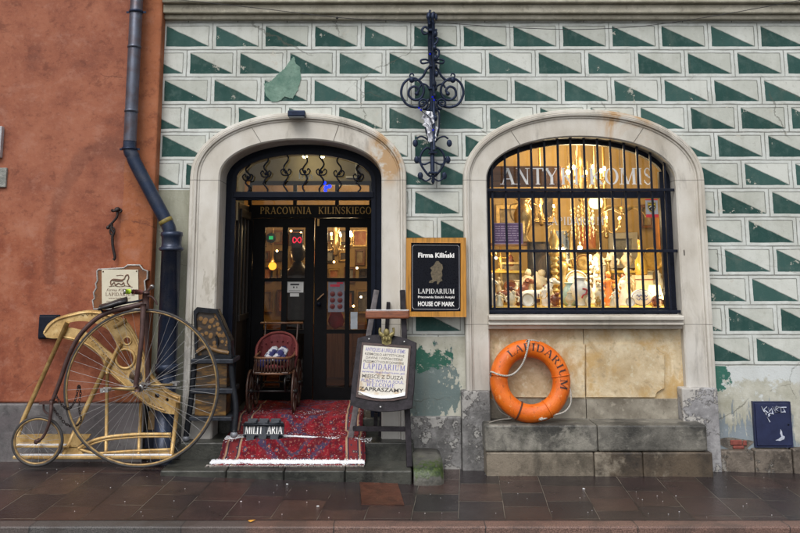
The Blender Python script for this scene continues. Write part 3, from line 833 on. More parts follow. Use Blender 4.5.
v = MB(); z_ft, z_fb = W(300, 205, YD).z, W(300, 218, YD).z
dx0, dx1 = W(264, 250, YD).x, W(367, 250, YD).x
v.box(vx0, YD - .03, z_fb, vx1, YD + .05, z_ft); v.box(vx0, YD - .02, z_up - .045, vx1, YD + .05, z_up - .001)
for px in (250, 295, 337, 371): v.box(W(px, 200, YD).x - .02, YD - .02, z_ft, W(px, 200, YD).x + .02, YD + .04, z_up - .045)
v.box(vx0, YD - .03, Z_FL, W(251.5, 300, YD).x, YD + .05, z_fb); v.box(W(372, 300, YD).x, YD - .03, Z_FL, vx1, YD + .05, z_fb)
v.build('door_case', M['black_wood'], shop, bevel=.004)
t = MB(); put_serif(t, 'PRACOWNIA  KILIŃSKIEGO', lambda a, z, l: (a, YD - .032 - l, z), W(260.5, 210, YD).x, W(371.5, 210, YD).x, W(300, 214.2, YD).z, W(300, 207.2, YD).z)
t.build('fascia_lettering', M['gold_paint'], shop)
t = MB(); put_sans(t, 'Inn', lambda a, z, l: (a, YF + .045 - l, z), W(297.5, 175, YF).x, W(312, 175, YF).x, W(300, 178.5, YF).z, W(300, 171.5, YF).z)
t.build('fanlight_lettering', simple('faded_white_lettering', (.40, .42, .38), .6, 0, .1, 20, 0), shop)
# floor of the vestibule, then the two door leaves
v = MB(); v.box(vx0 - .06, YF + .27, .2, vx1 + .06, YD + .06, Z_FL - .004); v.build('threshold_floor', M['step'], shop)
zA0, zA1 = W(300, 278, YD).z, W(300, 227.5, YD).z
zB0, zB1 = W(300, 329.5, YD).z, W(300, 281.5, YD).z
zC0, zC1 = W(300, 387, YD).z, W(300, 333.5, YD).z
def door_leaf(pa, pb, cols, handed):
    x0, x1 = W(pa, 300, YD).x, W(pb, 300, YD).x
    out = [(x0, Z_FL + .012), (x1, Z_FL + .012), (x1, z_fb - .004), (x0, z_fb - .004)]
    hs_, panes = [], []
    for ca, cb in cols:
        a, b_ = W(ca, 300, YD).x, W(cb, 300, YD).x
        for z0, z1_ in ((zA0, zA1), (zB0, zB1), (zC0, zC1)):
            hs_.append([(a, z0), (a, z1_), (b_, z1_), (b_, z0)]); panes.append((a, b_, z0, z1_))
    d = MB(); d.plate([out] + hs_, lambda a, z: (a, YD - .015, z), lambda a, z: (a, YD + .03, z))
    o = d.build('door', M['black_wood'], shop, bevel=.003)
    for a, b_, z0, z1_ in panes:
        p = MB(); p.add([(a - .004, YD + .012, z0 - .004), (b_ + .004, YD + .012, z0 - .004), (b_ + .004, YD + .012, z1_ + .004), (a - .004, YD + .012, z1_ + .004)], [(0, 1, 2, 3)])
        p.build('pane', M['door_glass'], o)
    return o
dl = door_leaf(251.8, 313.5, ((264, 281.5), (287, 304.5)), 1)
dr = door_leaf(314.3, 371.5, ((327, 345), (349.5, 367)), -1)
brass = simple('dull_brass', (.42, .25, .09), .35, .8, .3, 20, .1)
h = MB(); p = W(320.5, 297, YD - .04); h.bar(p + Vector((-.035, 0, -.03)), p + Vector((.035, 0, .035)), .022, .012, (0, 1, 0)); h.build('handle', simple('wooden_door_pull', (.34, .19, .09), .5), dr, bevel=.003)
h = MB(); h.lathe([(.018, 0), (.02, .012), (.012, .02), (.024, .04), (.018, .055), (0, .058)], W(319, 304, YD - .015), 12, (0, -1, 0)); h.build('handle', M['iron'], dr)
h = MB(); h.box(W(317.5, 230, YD).x, YD - .035, W(317, 226, YD).z, W(318.5, 230, YD).x + .01, YD - .015, W(317, 219, YD).z); h.build('latch', brass, dr)

# ------------------------------------------------------------------ shop window and grille
YG = .06
gl = MB(); A = arch_path(WIN, 'i', .0, Z_SILL)
fr = MB(); strip_arch(WIN, 'i', .02, -.045, .10, .16, Z_SILL, fr)
zw0, zw1 = W(580, 198, .12).z, W(580, 191.5, .12).z
fr.box(WIN['i0'] - .01, .11, zw0, WIN['i1'] + .01, .155, zw1)
fr.box(WIN['i0'] - .01, .09, Z_SILL - .02, WIN['i1'] + .01, .16, Z_SILL + .055)
fr.box(WIN['i1'] - .10, .105, Z_SILL + .055, WIN['i1'] - .044, .155, WIN['z_i'] + .1)
fr.build('window_frame', M['iron'], shop)
gl.flat([(a, z) for a, z in A], lambda a, z: (a, .135, z)); gl.build('window_glass', M['glass'], shop)
t = MB(); fw = lambda a, z, l: (a, .132 - l, z)
yl0, yl1 = W(570, 184.5, .13).z, W(570, 168, .13).z
for txt, pa, pb in (('A', 500.5, 515), ('N', 515.5, 530), ('T', 531.5, 544), ('Y', 544.5, 559), ('K', 560.5, 573), ('I', 573.5, 579), ('K', 588.5, 604), ('O', 604, 619), ('M', 619, 637), ('I', 637, 642.5), ('S', 643.5, 652)):
    put_serif(t, txt, fw, W(pa, 176, .13).x, W(pb, 176, .13).x, yl0, yl1)
xq, zq = W(584, 176, .13).x, (yl0 + yl1) / 2
t.add([(xq - .035, .131, zq), (xq, .131, zq - .018), (xq + .035, .131, zq), (xq, .131, zq + .018)], [(0, 1, 2, 3)])
t.build('window_lettering', M['white_paint'], shop)
t = MB(); put_serif(t, 'LAPIDARIUM', fw, W(546, 221, .13).x, W(604, 221, .13).x, W(570, 225, .13).z, W(570, 217, .13).z, .1)
t.build('window_lettering', simple('pale_grey_lettering', (.72, .70, .66), .5, 0, .1, 30, 0), shop)

gr = MB(); bz = [W(580, 190, YG - .05).z, W(580, 251, YG - .05).z, W(580, 311.5, YG - .05).z]
for i, z in enumerate(bz):
    gr.box(WIN['i0'] - (.0 if i < 1 else .0), YG - .066, z - .013, WIN['i1'] + (.05 if i < 2 else .0), YG - .048, z + .013)
gr.box(WIN['i1'] + .035, YG - .11, bz[1] - .045, WIN['i1'] + .05, YG - .066, bz[1] + .013)
A = arch_path(WIN, 'i', -.03, bz[0]); 
grille = gr.build('window_grille', M['iron'], shop, bevel=.003)
NB = 14
for i in range(NB):
    px = 493.5 + (668.5 - 493.5) * i / (NB - 1); x = W(px, 250, YG - .04).x
    u = max(-1, min(1, (x - WIN['cx_i']) / WIN['a_i']))
    zt_ = ell(WIN['cx_i'], WIN['z_i'], WIN['a_i'], WIN['b_i'], math.acos(u))[1] + .01
    b = MB(); jit = .006 * math.sin(i * 2.3)
    b.bar((x + jit, YG - .035, Z_SILL - .005), (x - jit * .5, YG - .035, zt_), .020, .020); b.build('bar', M['iron'], grille, bevel=.003)
# ------------------------------------------------------------------ shop interior (rooms are parts of the house)
M['ochre'] = simple('ochre_shop_wall', (.40, .275, .115), .8, 0, .25, 3, .1)
M['ochre_light'] = simple('warm_cream_plaster', (.70, .58, .36), .8, 0, .12, 3, .1)
M['brown_wood'] = wood('brown_shop_wood', (.17, .075, .03), .4, 'x', 3)
M['brown_wood_z'] = wood('brown_shop_wood_upright', (.17, .075, .03), .4, 'z', 3)
M['floor_wood'] = wood('shop_floorboards', (.16, .085, .045), .4, 'y', 2)
rx0, rx1, ry1, rz1 = -2.9, 4.6, 4.6, 3.45
r = MB(); r.box(rx0 - .1, .31, .25, rx0, ry1, rz1); r.box(rx1, .31, .25, rx1 + .1, ry1, rz1); r.box(rx0, ry1, .25, rx1, ry1 + .1, rz1)
r.box(rx0, .31, .2, vx0 - .11, .33, rz1); r.box(.30, .31, .2, WIN['i0'] - .05, .33, rz1)
r.build('interior_wall', M['ochre'], shop)
r = MB(); r.box(rx0, YD + .06, .25, rx1, ry1, .39); r.build('interior_floor', M['floor_wood'], shop)
r = MB(); r.box(rx0, YD + .06, rz1, rx1, ry1, rz1 + .1); r.box(.3, .02, rz1, rx1, YD + .06, rz1 + .1); r.build('interior_ceiling', M['ochre_light'], shop)
# room divider behind the display window, with a dark board across its top
DY = 2.3
r = MB(); r.box(.42, DY, .25, rx1, DY + .08, rz1); r.box(.36, .33, .25, .42, DY + .08, rz1); r.build('interior_wall', M['ochre'], shop)
r = MB(); za_, zb_ = W(520, 187, .5).z, W(520, 166, .5).z
r.box(WIN['i0'] - .05, .50, za_, W(562, 175, .5).x, .53, zb_); r.build('valance', M['brown_wood'], shop, bevel=.005)
# display deck
ZD = Z_SILL + .055
r = MB(); r.box(WIN['i0'] - .05, .17, ZD - .06, WIN['i1'] + .12, 1.15, ZD); r.box(WIN['i0'] - .05, 1.12, .3, WIN['i1'] + .12, 1.15, ZD - .06); r.build('display_deck', simple('yellow_display_cloth', (.72, .50, .10), .7, 0, .15, 20, .1), shop)

BULB = emit('warm_bulb', (1.0, .62, .22), 28); BULBW = emit('bright_warm_bulb', (1.0, .80, .48), 40)
ORG = emit('orange_lampshade_glow', (1.0, .33, .03), 2.2)
SHADE = emit('lit_cream_lampshade', (1.0, .72, .28), 3.0)
GOLD = simple('worn_gilding', (.42, .28, .10), .38, .6, .4, 25, .3)
BRASS = simple('polished_brass', (.42, .29, .12), .32, .75, .25, 20, .1)
PORC = simple('white_porcelain', (.80, .76, .68), .25, 0, .08, 20, .05)
PORC2 = simple('cream_porcelain', (.74, .62, .42), .3, 0, .15, 20, .1)
TEAL = simple('pale_teal_glaze', (.40, .55, .50), .25, 0, .2, 10, .05)
CLAY = simple('red_brown_ceramic', (.27, .075, .03), .3, 0, .45, 14, .2)
DARK = simple('dark_bronze', (.035, .03, .028), .35, .4, .4, 20, .2)
REDM = simple('deep_red_glaze', (.45, .04, .05), .3, 0, .2, 20, .05)
ORM = simple('orange_painted_china', (.70, .22, .04), .3, 0, .25, 25, .05)
AMBX = simple('amber_crystal', (.75, .50, .16), .12, .4, .2, 60, .4)
CRY = simple('cut_crystal', (.78, .70, .52), .12, .2, .2, 60, .4)

def put(px, py, Y): return W(px, py, Y)
def on_deck(px, Y): p = W(px, 306, Y); return Vector((p.x, Y, ZD))

def figurine(px, Y, h, mat, label, arm=0, skirt=True, cat='figurine'):
    h *= 1.22
    p = on_deck(px, Y); o = empty('figurine', p, label, cat, 'figurines on the display deck')
    b = MB(); s = h
    if skirt: pr = [(.22, 0), (.23, .03), (.19, .06), (.20, .12), (.16, .3), (.10, .48), (.075, .56), (.10, .66), (.115, .74), (.07, .80), (.035, .82)]
    else: pr = [(.2, 0), (.2, .06), (.12, .08), (.11, .25), (.12, .45), (.13, .6), (.14, .74), (.07, .80), (.04, .82)]
    b.lathe([(r_ * s, z * s) for r_, z in pr], p, 14, sy=.8)
    b.ball(p + Vector((.01 * s, 0, .90 * s)), .068 * s, .075 * s, .09 * s, 8)
    for sd in (-1, 1):
        up = arm if sd > 0 else -.2
        b.tube(spline([p + Vector((sd * .10 * s, 0, .74 * s)), p + Vector((sd * .19 * s, -.03 * s, (.62 + .12 * up) * s)), p + Vector((sd * .15 * s, -.11 * s, (.55 + .38 * up) * s))], 5), [.036 * s] * 5 + [.028 * s] * 6, 7)
    b.build('body', mat, o)
    c = MB(); c.ball(p + Vector((0, .012 * s, .935 * s)), .075 * s, .08 * s, .075 * s, 7, .3); c.build('hair', CLAY if mat is PORC else mat, o)
    return o
def vase(px, Y, prof, mat, label, base=None, name='vase', cat='vase', handles=False, neck=None):
    p = base if base is not None else on_deck(px, Y); o = empty(name, p, label, cat)
    b = MB(); b.lathe(prof, p, 20); b.build('body', mat, o)
    top = prof[-1][1]
    c = MB(); c.tube([p + Vector((math.cos(a) * prof[-1][0], math.sin(a) * prof[-1][0], top)) for a in [2*PI*i/18 for i in range(18)]], .006, 6, True); c.build('rim', neck or mat, o)
    if handles:
        rm = max(r_ for r_, z in prof)
        for sd in (-1, 1):
            hn = MB(); hn.tube(spline([p + Vector((sd * rm * .6, 0, top * .9)), p + Vector((sd * rm * 1.25, 0, top * .85)), p + Vector((sd * rm * 1.25, 0, top * .62)), p + Vector((sd * rm * .95, 0, top * .5))], 5), .008, 6); hn.build('handle', neck or mat, o)
    return o
def picture(x0, x1, y0, y1, Y, canvas, fmat, label, fw=.035, tilt=0, cat='picture'):
    a, b_ = W(x0, y1, Y), W(x1, y0, Y); o = empty('framed_picture', ((a.x+b_.x)/2, Y, a.z), label, cat)
    f = MB(); f.plate([[(a.x, a.z), (b_.x, a.z), (b_.x, b_.z), (a.x, b_.z)], [(a.x+fw, a.z+fw), (a.x+fw, b_.z-fw), (b_.x-fw, b_.z-fw), (b_.x-fw, a.z+fw)]], lambda x, z: (x, Y-.03, z), lambda x, z: (x, Y, z)); f.build('frame', fmat, o, bevel=.008)
    f = MB(); f.box(a.x+fw-.003, Y-.012, a.z+fw-.003, b_.x-fw+.003, Y-.004, b_.z-fw+.003); f.build('canvas', canvas, o)
    return o
def paper(x0, x1, y0, y1, Y, mat, label, lines=None, name='notice', cat='notice', ink=None, rot=0):
    a, b_ = W(x0, y1, Y), W(x1, y0, Y); o = empty(name, ((a.x+b_.x)/2, Y, a.z), label, cat)
    f = MB(); f.box(a.x, Y, a.z, b_.x, Y + .002, b_.z); f.build('sheet', mat, o)
    if lines:
        t = MB()
        for (u0, u1, v, h, txt) in lines:
            w_, hh = b_.x - a.x, b_.z - a.z
            put_sans(t, txt, lambda q, z, l: (q, Y - .001, z), a.x + u0*w_, a.x + u1*w_, a.z + v*hh, a.z + (v+h)*hh, .01)
        t.build('lettering', ink, o)
    return o
def canvas(name, cols, scale=6):
    s = Shader(name, .5); P = s.pos('object'); n = s.noise(P, scale, 5, .6, dist=1.2)
    k = len(cols); s.color(s.ramp(n, [(.3 + .4 * i / (k - 1), c) for i, c in enumerate(cols)])); return s.m
C_DARK = canvas('dark_portrait', [(.02, .018, .016), (.07, .05, .04), (.25, .17, .10)], 5)
C_LAND = canvas('brown_landscape', [(.10, .07, .03), (.30, .22, .12), (.45, .40, .28)], 5)
C_GREY = canvas('grey_print', [(.10, .10, .10), (.22, .22, .21), (.40, .38, .34)], 7)
C_RED = canvas('red_picture', [(.30, .05, .03), (.5, .2, .08), (.6, .45, .25)], 6)

# --- display deck, from its left end to its right end
figurine(491.5, .42, .27, PORC, 'white porcelain lady standing at the left end of the display deck', .3)
# seated brown ceramic dogs
def dog(px, Y, s, mat, label, face=1):
    s *= 1.25
    p = on_deck(px, Y); o = empty('ceramic_animal', p, label, 'figurine', 'figurines on the display deck'); b = MB()
    F = lambda x, y, z: p + Vector((face * x * s, y * s, z * s))
    b.tube(spline([F(-.5, 0, .22), F(-.3, 0, .34), F(.05, 0, .36), F(.3, 0, .42), F(.45, 0, .62), F(.5, 0, .74)], 5), [.10*s]*3 + [.17*s]*6 + [.15*s]*6 + [.17*s]*5 + [.11*s]*6, 10)
    b.ball(F(.58, 0, .80), .14 * s, .10 * s, .10 * s, 8); b.tube([F(.62, 0, .79), F(.80, 0, .73)], [.075*s, .045*s], 8)
    for x, sp in ((-.36, .1), (-.36, -.1), (.28, .1), (.28, -.1)): b.tube(spline([F(x, sp, .36), F(x - .03, sp, .18), F(x + .02, sp, .03)], 4), [.085*s]*4 + [.05*s]*5, 8)
    b.build('body', mat, o)
    for sp in (.06, -.06):
        e = MB(); e.tube([F(.55, sp, .88), F(.50, sp * 1.7, .76)], [.03*s, .045*s], 6); e.build('ear', mat, o)
    t = MB(); t.tube(spline([F(-.5, 0, .25), F(-.66, 0, .35), F(-.68, 0, .55)], 4), [.045*s]*4+[.02*s]*5, 6); t.build('tail', mat, o)
    return o
dog(512, .55, .24, CLAY, 'red-brown ceramic dog beside the white lady at the left end')
dog(524, .40, .17, simple('dark_red_ceramic', (.13, .03, .02), .3, 0, .4, 14, .2), 'small dark red ceramic dog in front of the brown one', -1)
dog(536, .50, .24, PORC, 'white porcelain dog at the middle of the left half of the deck')
figurine(545, .36, .17, PORC, 'small white porcelain figure beside the white dog', .6)
figurine(529.5, .62, .29, PORC2, 'slim cream porcelain figure behind the white dog', .2)
picture(528, 549, 242, 283, .85, C_DARK, DARK, 'dark little portrait standing behind the white dog', .02)
picture(500, 521, 262, 290, .95, C_LAND, GOLD, 'small brown landscape in a gilt frame at the left back of the deck', .025)
vase(524.5, .95, [(.06, 0), (.07, .02), (.035, .06), (.05, .12), (.10, .22), (.11, .30), (.07, .38), (.05, .42), (.075, .46)], BRASS, 'tall brass urn standing high behind the purple poster', W(524.5, 243, .95), 'brass_urn', 'urn', True)
r = empty('display_shelf', W(514, 246, .95), 'brown wooden shelf under the brass urn', 'shelf')
b = MB(); q = W(524.5, 243, .95); b.box(WIN['i0'] - .02, .85, q.z - .03, q.x + .24, 1.12, q.z - .001); b.build('board', M['brown_wood'], r)
for dx in (-.02, .22):
    b = MB(); x = (WIN['i0'] + .02 if dx < 0 else q.x + .22); b.box(x - .014, .98, ZD, x + .014, 1.01, q.z - .031); b.build('post', M['brown_wood_z'], r)
# gilt twisted column and gilded figures in the middle
o = empty('gilt_column', on_deck(556, .7), 'twisted gilt column left of the white vase', 'column'); b = MB(); p = on_deck(556, .7)
b.lathe([(.07, 0), (.07, .03), (.05, .05)] + [(.034 + .012 * math.sin(i * 1.25), .06 + i * .0125) for i in range(34)] + [(.05, .49), (.065, .52), (.065, .55)], p, 14); b.build('shaft', GOLD, o)
b = MB(); b.lathe([(.05, .55), (.03, .57), (.06, .63), (.03, .70), (.012, .76)], p, 12); b.build('finial', GOLD, o)
figurine(564, .80, .44, GOLD, 'tall gilded saint figure beside the twisted column', .8, cat='statue')
o = empty('leaning_mirror', on_deck(560, 1.02), 'tall gilt mirror leaning at the back behind the saint', 'mirror'); a, b_ = W(549, 300, 1.02), W(572, 228, 1.02)
b = MB(); b.plate([[(a.x, ZD), (b_.x, ZD), (b_.x, b_.z), ((a.x+b_.x)/2, b_.z + .08), (a.x, b_.z)], [(a.x+.035, ZD+.035), (a.x+.035, b_.z-.03), (b_.x-.035, b_.z-.03), (b_.x-.035, ZD+.035)]], lambda x, z: (x, 1.0, z), lambda x, z: (x, 1.04, z)); b.build('frame', GOLD, o, bevel=.01)
b = MB(); b.box(a.x+.03, 1.015, ZD+.03, b_.x-.03, 1.02, b_.z-.025); b.build('mirror_glass', simple('mirror', (.7, .68, .6), .06, 1, .05, 5, 0), o)
# big white vase with a red mark
pv_ = on_deck(581.5, .42)
vz = vase(581.5, .42, [(.055, 0), (.06, .015), (.05, .03), (.085, .08), (.105, .14), (.10, .19), (.06, .235), (.05, .25), (.07, .27)], PORC, 'white porcelain vase with a red mark at the middle of the deck')
b = MB(); b.tube(spline([pv_ + Vector((-.01, -.106, .17)), pv_ + Vector((.03, -.104, .16)), pv_ + Vector((.02, -.108, .12)), pv_ + Vector((-.005, -.107, .11)), pv_ + Vector((-.02, -.104, .08))], 5), .008, 6); b.build('red_mark', REDM, vz)
vase(570.5, .50, [(.05, 0), (.07, .03), (.085, .10), (.06, .17), (.04, .20), (.05, .22)], TEAL, 'pale teal glazed jar left of the white vase', name='glazed_jar', cat='jar')
# tall porcelain tree-like candelabrum
def porcelain_flowers(px, Y, h, label, mat, seed, n=46, w=.09):
    p = on_deck(px, Y); o = empty('porcelain_bouquet', p, label, 'ornament'); R_ = random.Random(seed)
    b = MB(); b.lathe([(.05, 0), (.055, .03), (.03, .06), (.05, .12), (.03, .17)], p, 12); b.build('foot', mat, o)
    b = MB(); b.tube([p + Vector((0, 0, .15)), p + Vector((.01, 0, h * .95))], [.016, .008], 6)
    for i in range(n):
        t = R_.uniform(.30, 1); a = R_.uniform(0, 2*PI); rr = w * (1.15 - t * .8) * R_.uniform(.4, 1)
        q = p + Vector((math.cos(a)*rr, math.sin(a)*rr, h*t)); b.ball(q, .018 * R_.uniform(.7, 1.2), n=5, jit=.5)
        if i % 3 == 0: b.tube([p + Vector((0, 0, h*t*.9)), q], .004, 4)
    b.build('blossom', mat, o); return o
porcelain_flowers(595, .70, .50, 'tall white porcelain flower tree right of the white vase', PORC, 3)
porcelain_flowers(600, .36, .22, 'low white porcelain flower pot in front of the flower tree', PORC2, 5, 26, .06)
figurine(609.5, .50, .27, ORM, 'orange robed china figure right of the flower tree', .5)
vase(610, .85, [(.04, 0), (.045, .02), (.02, .05), (.02, .30), (.03, .33), (.012, .40), (.03, .44)], BRASS, 'slender brass candlestick behind the orange figure', name='candlestick', cat='candlestick')
figurine(616, .34, .15, PORC, 'tiny white china child between the orange figure and the white couple', .2)
figurine(624.5, .50, .25, PORC, 'white porcelain dancer left of the oval plate', .9)
figurine(627.5, .62, .30, PORC2, 'cream porcelain companion just behind the white dancer', .1)
# oval plate on its stand
o = empty('oval_plate', on_deck(642, .36), 'oval white plate with blue writing propped up at the right', 'plate'); p = on_deck(642, .36) + Vector((0, 0, .085))
b = MB(); b.lathe([(.0, .0), (.080, .0), (.10, -.012), (.104, -.006), (.084, .012), (0, .012)], p, 28, (0, -1, .2), 1, .78); b.build('dish', PORC, o)
b = MB(); blue = simple('blue_glaze', (.05, .08, .35), .3, 0, .2, 20, 0)
b.tube([p + Vector((math.cos(a) * .096, -.011 - .003, math.sin(a) * .075)) for a in [2*PI*i/30 for i in range(30)]], .003, 5, True); b.build('blue_rim', blue, o)
b = MB()
for k_ in range(2): b.tube(spline([p + Vector((-.055 + .0122*i, -.016, .018 - .035*k_ + .011 * math.sin(i*2.2 + k_))) for i in range(10)], 4), .003, 5)
b.build('script', blue, o)
# gold lamp with shade, yellow glass lamp
def table_lamp(px, Y, zb, hb, shade_r, shade_h, label, em, mat, power, zoff=0):
    p = on_deck(px, Y); p.z = zb; o = empty('table_lamp', p, label, 'lamp')
    b = MB(); b.lathe([(.05, 0), (.055, .02), (.02, .05), (.035, hb*.4), (.03, hb*.6), (.012, hb*.8), (.012, hb)], p, 14); b.build('base', mat, o)
    b = MB(); b.lathe([(shade_r, hb - .01), (shade_r*.98, hb), (shade_r*.62, hb + shade_h), (shade_r*.58, hb + shade_h)], p, 18); b.build('lamp_shade', em, o)
    lamp('table_lamp_light', p + Vector((0, -.14, hb + shade_h * .6)), power, (1, .68, .3))
    return o
table_lamp(655.5, .50, ZD, .07, .085, .13, 'small lit cream table lamp at the right end of the deck', SHADE, BRASS, 3)
vase(641.5, .72, [(.055, 0), (.06, .02), (.06, .14), (.03, .19), (.022, .30), (.03, .33), (.022, .35)], simple('amber_glass_bottle', (.80, .48, .09), .12, .3, .2, 8, .05), 'amber glass bottle standing on a box behind the oval plate', W(641.5, 275, .72), 'amber_bottle', 'bottle')
o = empty('wooden_box', on_deck(641.5, .74), 'cream box under the amber bottle', 'box'); b = MB(); q = W(641.5, 275, .72); b.box(q.x - .09, .64, ZD, q.x + .09, .84, q.z - .002); b.build('body', PORC2, o, bevel=.006)
b = MB(); b.box(q.x - .093, .637, q.z - .05, q.x + .093, .64, q.z - .04); b.build('lid_seam', CLAY, o)
# pictures on the wall at the back
picture(609, 636, 233, 268, DY - .02, C_GREY, simple('grey_white_frame', (.42, .40, .36), .5), 'grey print in a wide pale frame on the back wall', .07)
picture(655, 674, 215, 252, 1.6, C_RED, simple('orange_wood_frame', (.50, .20, .05), .4), 'orange framed picture at the far right of the window', .05)
picture(496, 521, 205, 232, DY - .02, C_LAND, GOLD, 'gilt framed landscape on the back wall at the far left', .05)
picture(535, 556, 190, 222, DY - .02, C_DARK, GOLD, 'gilt framed dark portrait on the back wall above the column', .05)
picture(576, 598, 222, 252, DY - .02, C_RED, GOLD, 'gilt framed red picture on the back wall behind the chandelier', .04)
picture(640, 652, 205, 228, DY - .02, C_LAND, M['brown_wood'], 'narrow brown framed picture right of the grey print', .03)
picture(612, 648, 276, 300, DY - .02, C_LAND, GOLD, 'low gilt framed picture behind the white dancer', .05)
# dresser against the back wall filled with small things
o = empty('dresser', Vector((2.4, DY - .25, .39)), 'brown dresser standing against the back wall of the display window', 'cabinet')
b = MB(); b.box(.75, DY - .42, .40, 3.9, DY - .03, ZD + .12); b.build('cupboard', M['brown_wood'], o, bevel=.01)
# more ornaments on the deck, a second row
for j, (px, Y, m_, h, lab) in enumerate(((501, .36, PORC2, .12, 'cream sugar pot between the white lady and the brown dog'), (550, .55, CRY, .20, 'cut crystal carafe left of the gilt column'), (588.5, .33, CRY, .13, 'small crystal goblet at the front right of the white vase'),
        (632, .80, BRASS, .30, 'brass jug at the back between the dancer and the amber bottle'), (651, .80, CRY, .33, 'tall crystal vase behind the lit cream lamp'), (660.5, .36, PORC, .11, 'white cup at the extreme right of the deck'), (517.5, .80, CRY, .24, 'crystal decanter behind the brown ceramic dog'), (603.5, .92, CRY, .40, 'tall crystal lamp base at the back right of the flower tree'))):
    w_ = h * .24; vase(px, Y, [(w_*.7, 0), (w_*.7, h*.05), (w_*.5, h*.12), (w_, h*.4), (w_*.8, h*.62), (w_*.35, h*.78), (w_*.5, h)], m_, lab, name='ornament_vessel', cat='vessel', handles=(j in (0, 3)))
# chandelier
def chandelier(c, label, s=1.0, arms=8, bulbs=True, drop=.9, power=14):
    c = Vector(c); o = empty('chandelier', c, label, 'chandelier')
    b = MB(); b.lathe([(.02*s, -.22*s), (.05*s, -.18*s), (.03*s, -.12*s), (.07*s, -.04*s), (.03*s, .04*s), (.025*s, .16*s), (.06*s, .22*s), (.03*s, .30*s), (.015*s, drop)], c, 14); b.build('stem', BRASS, o)
    for i in range(arms):
        a = 2*PI*i/arms + .3; d = Vector((math.cos(a), math.sin(a), 0))
        m = MB(); m.tube(spline([c + Vector((0, 0, -.04*s)), c + d*.10*s + Vector((0, 0, -.12*s)), c + d*.22*s + Vector((0, 0, -.06*s)), c + d*.27*s + Vector((0, 0, .04*s))], 5), .009*s, 6)
        m.lathe([(.012*s, 0), (.035*s, .01*s), (.016*s, .02*s), (.014*s, .08*s)], c + d*.27*s + Vector((0, 0, .03*s)), 8); m.build('arm', BRASS, o)
        m = MB(); m.ball(c + d*.27*s + Vector((0, 0, .135*s)), .017*s, .017*s, .028*s, 6); m.build('bulb', BULB, o)
        m = MB()
        for k_ in range(3): m.ball(c + d*(.27 - .07*k_)*s + Vector((0, 0, (-.02 - .05*k_)*s)), .012*s, .012*s, .02*s, 4)
        m.build('crystal_drop', CRY, o)
    lamp('chandelier_light', c + Vector((0, -.32*s, .2*s)), power, (1, .70, .34), .12)
    return o
cc = W(580.5, 182, 1.0)
chandelier(cc, 'gilt chandelier with candle bulbs hanging in the middle of the window', .95, 8, True, .75, 13)
chandelier(W(606, 226, 1.25), 'smaller crystal chandelier lower down behind the letters of the window', .62, 6, True, 1.1, 7)
chandelier(W(541, 214, 1.35), 'brass chandelier hanging left of the big gilt one', .60, 6, True, 1.1, 7)
o = empty('crystal_strands', W(584, 226, .85), 'strings of amber crystals hanging under the big gilt chandelier', 'crystals')
for k_ in range(7):
    px = 571 + k_ * 3.6; b = MB(); top_ = W(px, 205 + abs(k_ - 3) * 2, .85); n_c = 9 - abs(k_ - 3)
    for q in range(n_c): b.ball(top_ + Vector((.004 * math.sin(q * 2 + k_), 0, -.045 * q)), .011, .011, .017, 4)
    b.tube([top_ + Vector((0, 0, .5)), top_ + Vector((0, 0, -.045 * n_c))], .002, 4); b.build('strand', AMBX if k_ % 2 else CRY, o)
o = empty('hanging_lamp', W(596, 205, .7), 'cream glass hanging lamp just right of the chandelier', 'lamp'); p = W(596, 207, .7)
b = MB(); b.lathe([(.02, -.02), (.06, 0), (.075, .05), (.06, .09), (.03, .11)], p, 14); b.build('lamp_shade', SHADE, o)
b = MB(); b.tube([p + Vector((0, 0, .1)), p + Vector((0, 0, .9))], .006, 6); b.build('rod', BRASS, o)
o = empty('gilt_eagle', W(622, 212, .9), 'gilt carved wings hanging at the upper right of the window', 'carving'); p = W(622, 212, .9); b = MB()
for sd in (-1, 1): b.tube(spline([p, p + Vector((sd*.10, 0, .05)), p + Vector((sd*.19, -.02, .02)), p + Vector((sd*.25, 0, -.05))], 5), [.03]*5 + [.022]*6 + [.008]*5, 8)
b.ball(p + Vector((0, -.02, .02)), .04, n=7); b.build('wings', GOLD, o)
b = MB(); b.tube([p, p + Vector((0, 0, .9))], .003, 5); b.build('wire', DARK, o)
# bare bright bulbs
for px, py, Y, lab in ((580, 248, .62, 'glaring bare bulb above the white vase'), (568, 172, .55, 'glaring bulb behind the letter K of the window lettering'), (496, 258, .9, 'small glowing bulb at the left of the window')):
    p = W(px, py, Y); o = empty('bare_bulb', p, lab, 'light bulb'); b = MB(); b.ball(p, .022 if px > 500 else .012, n=8); b.build('bulb', BULBW, o)
    b = MB(); b.tube([p + Vector((0, 0, .02)), p + Vector((0, 0, .06))], .012, 8); b.tube([p + Vector((0, 0, .06)), p + Vector((0, .04, 1.0))], .003, 5); b.build('socket', BRASS, o)
    lamp('bulb_light', p + Vector((0, -.06, -.01)), 8 if px > 500 else 1.5, (1, .74, .40), .03)
lamp('deck_light', W(612, 262, .45), 3.5, (1, .76, .42), .10); lamp('deck_light', W(520, 258, .45), 3, (1, .76, .42), .10)
lamp('window_room_light', (2.0, 1.3, 3.2), 27, (1, .68, .30), .15)
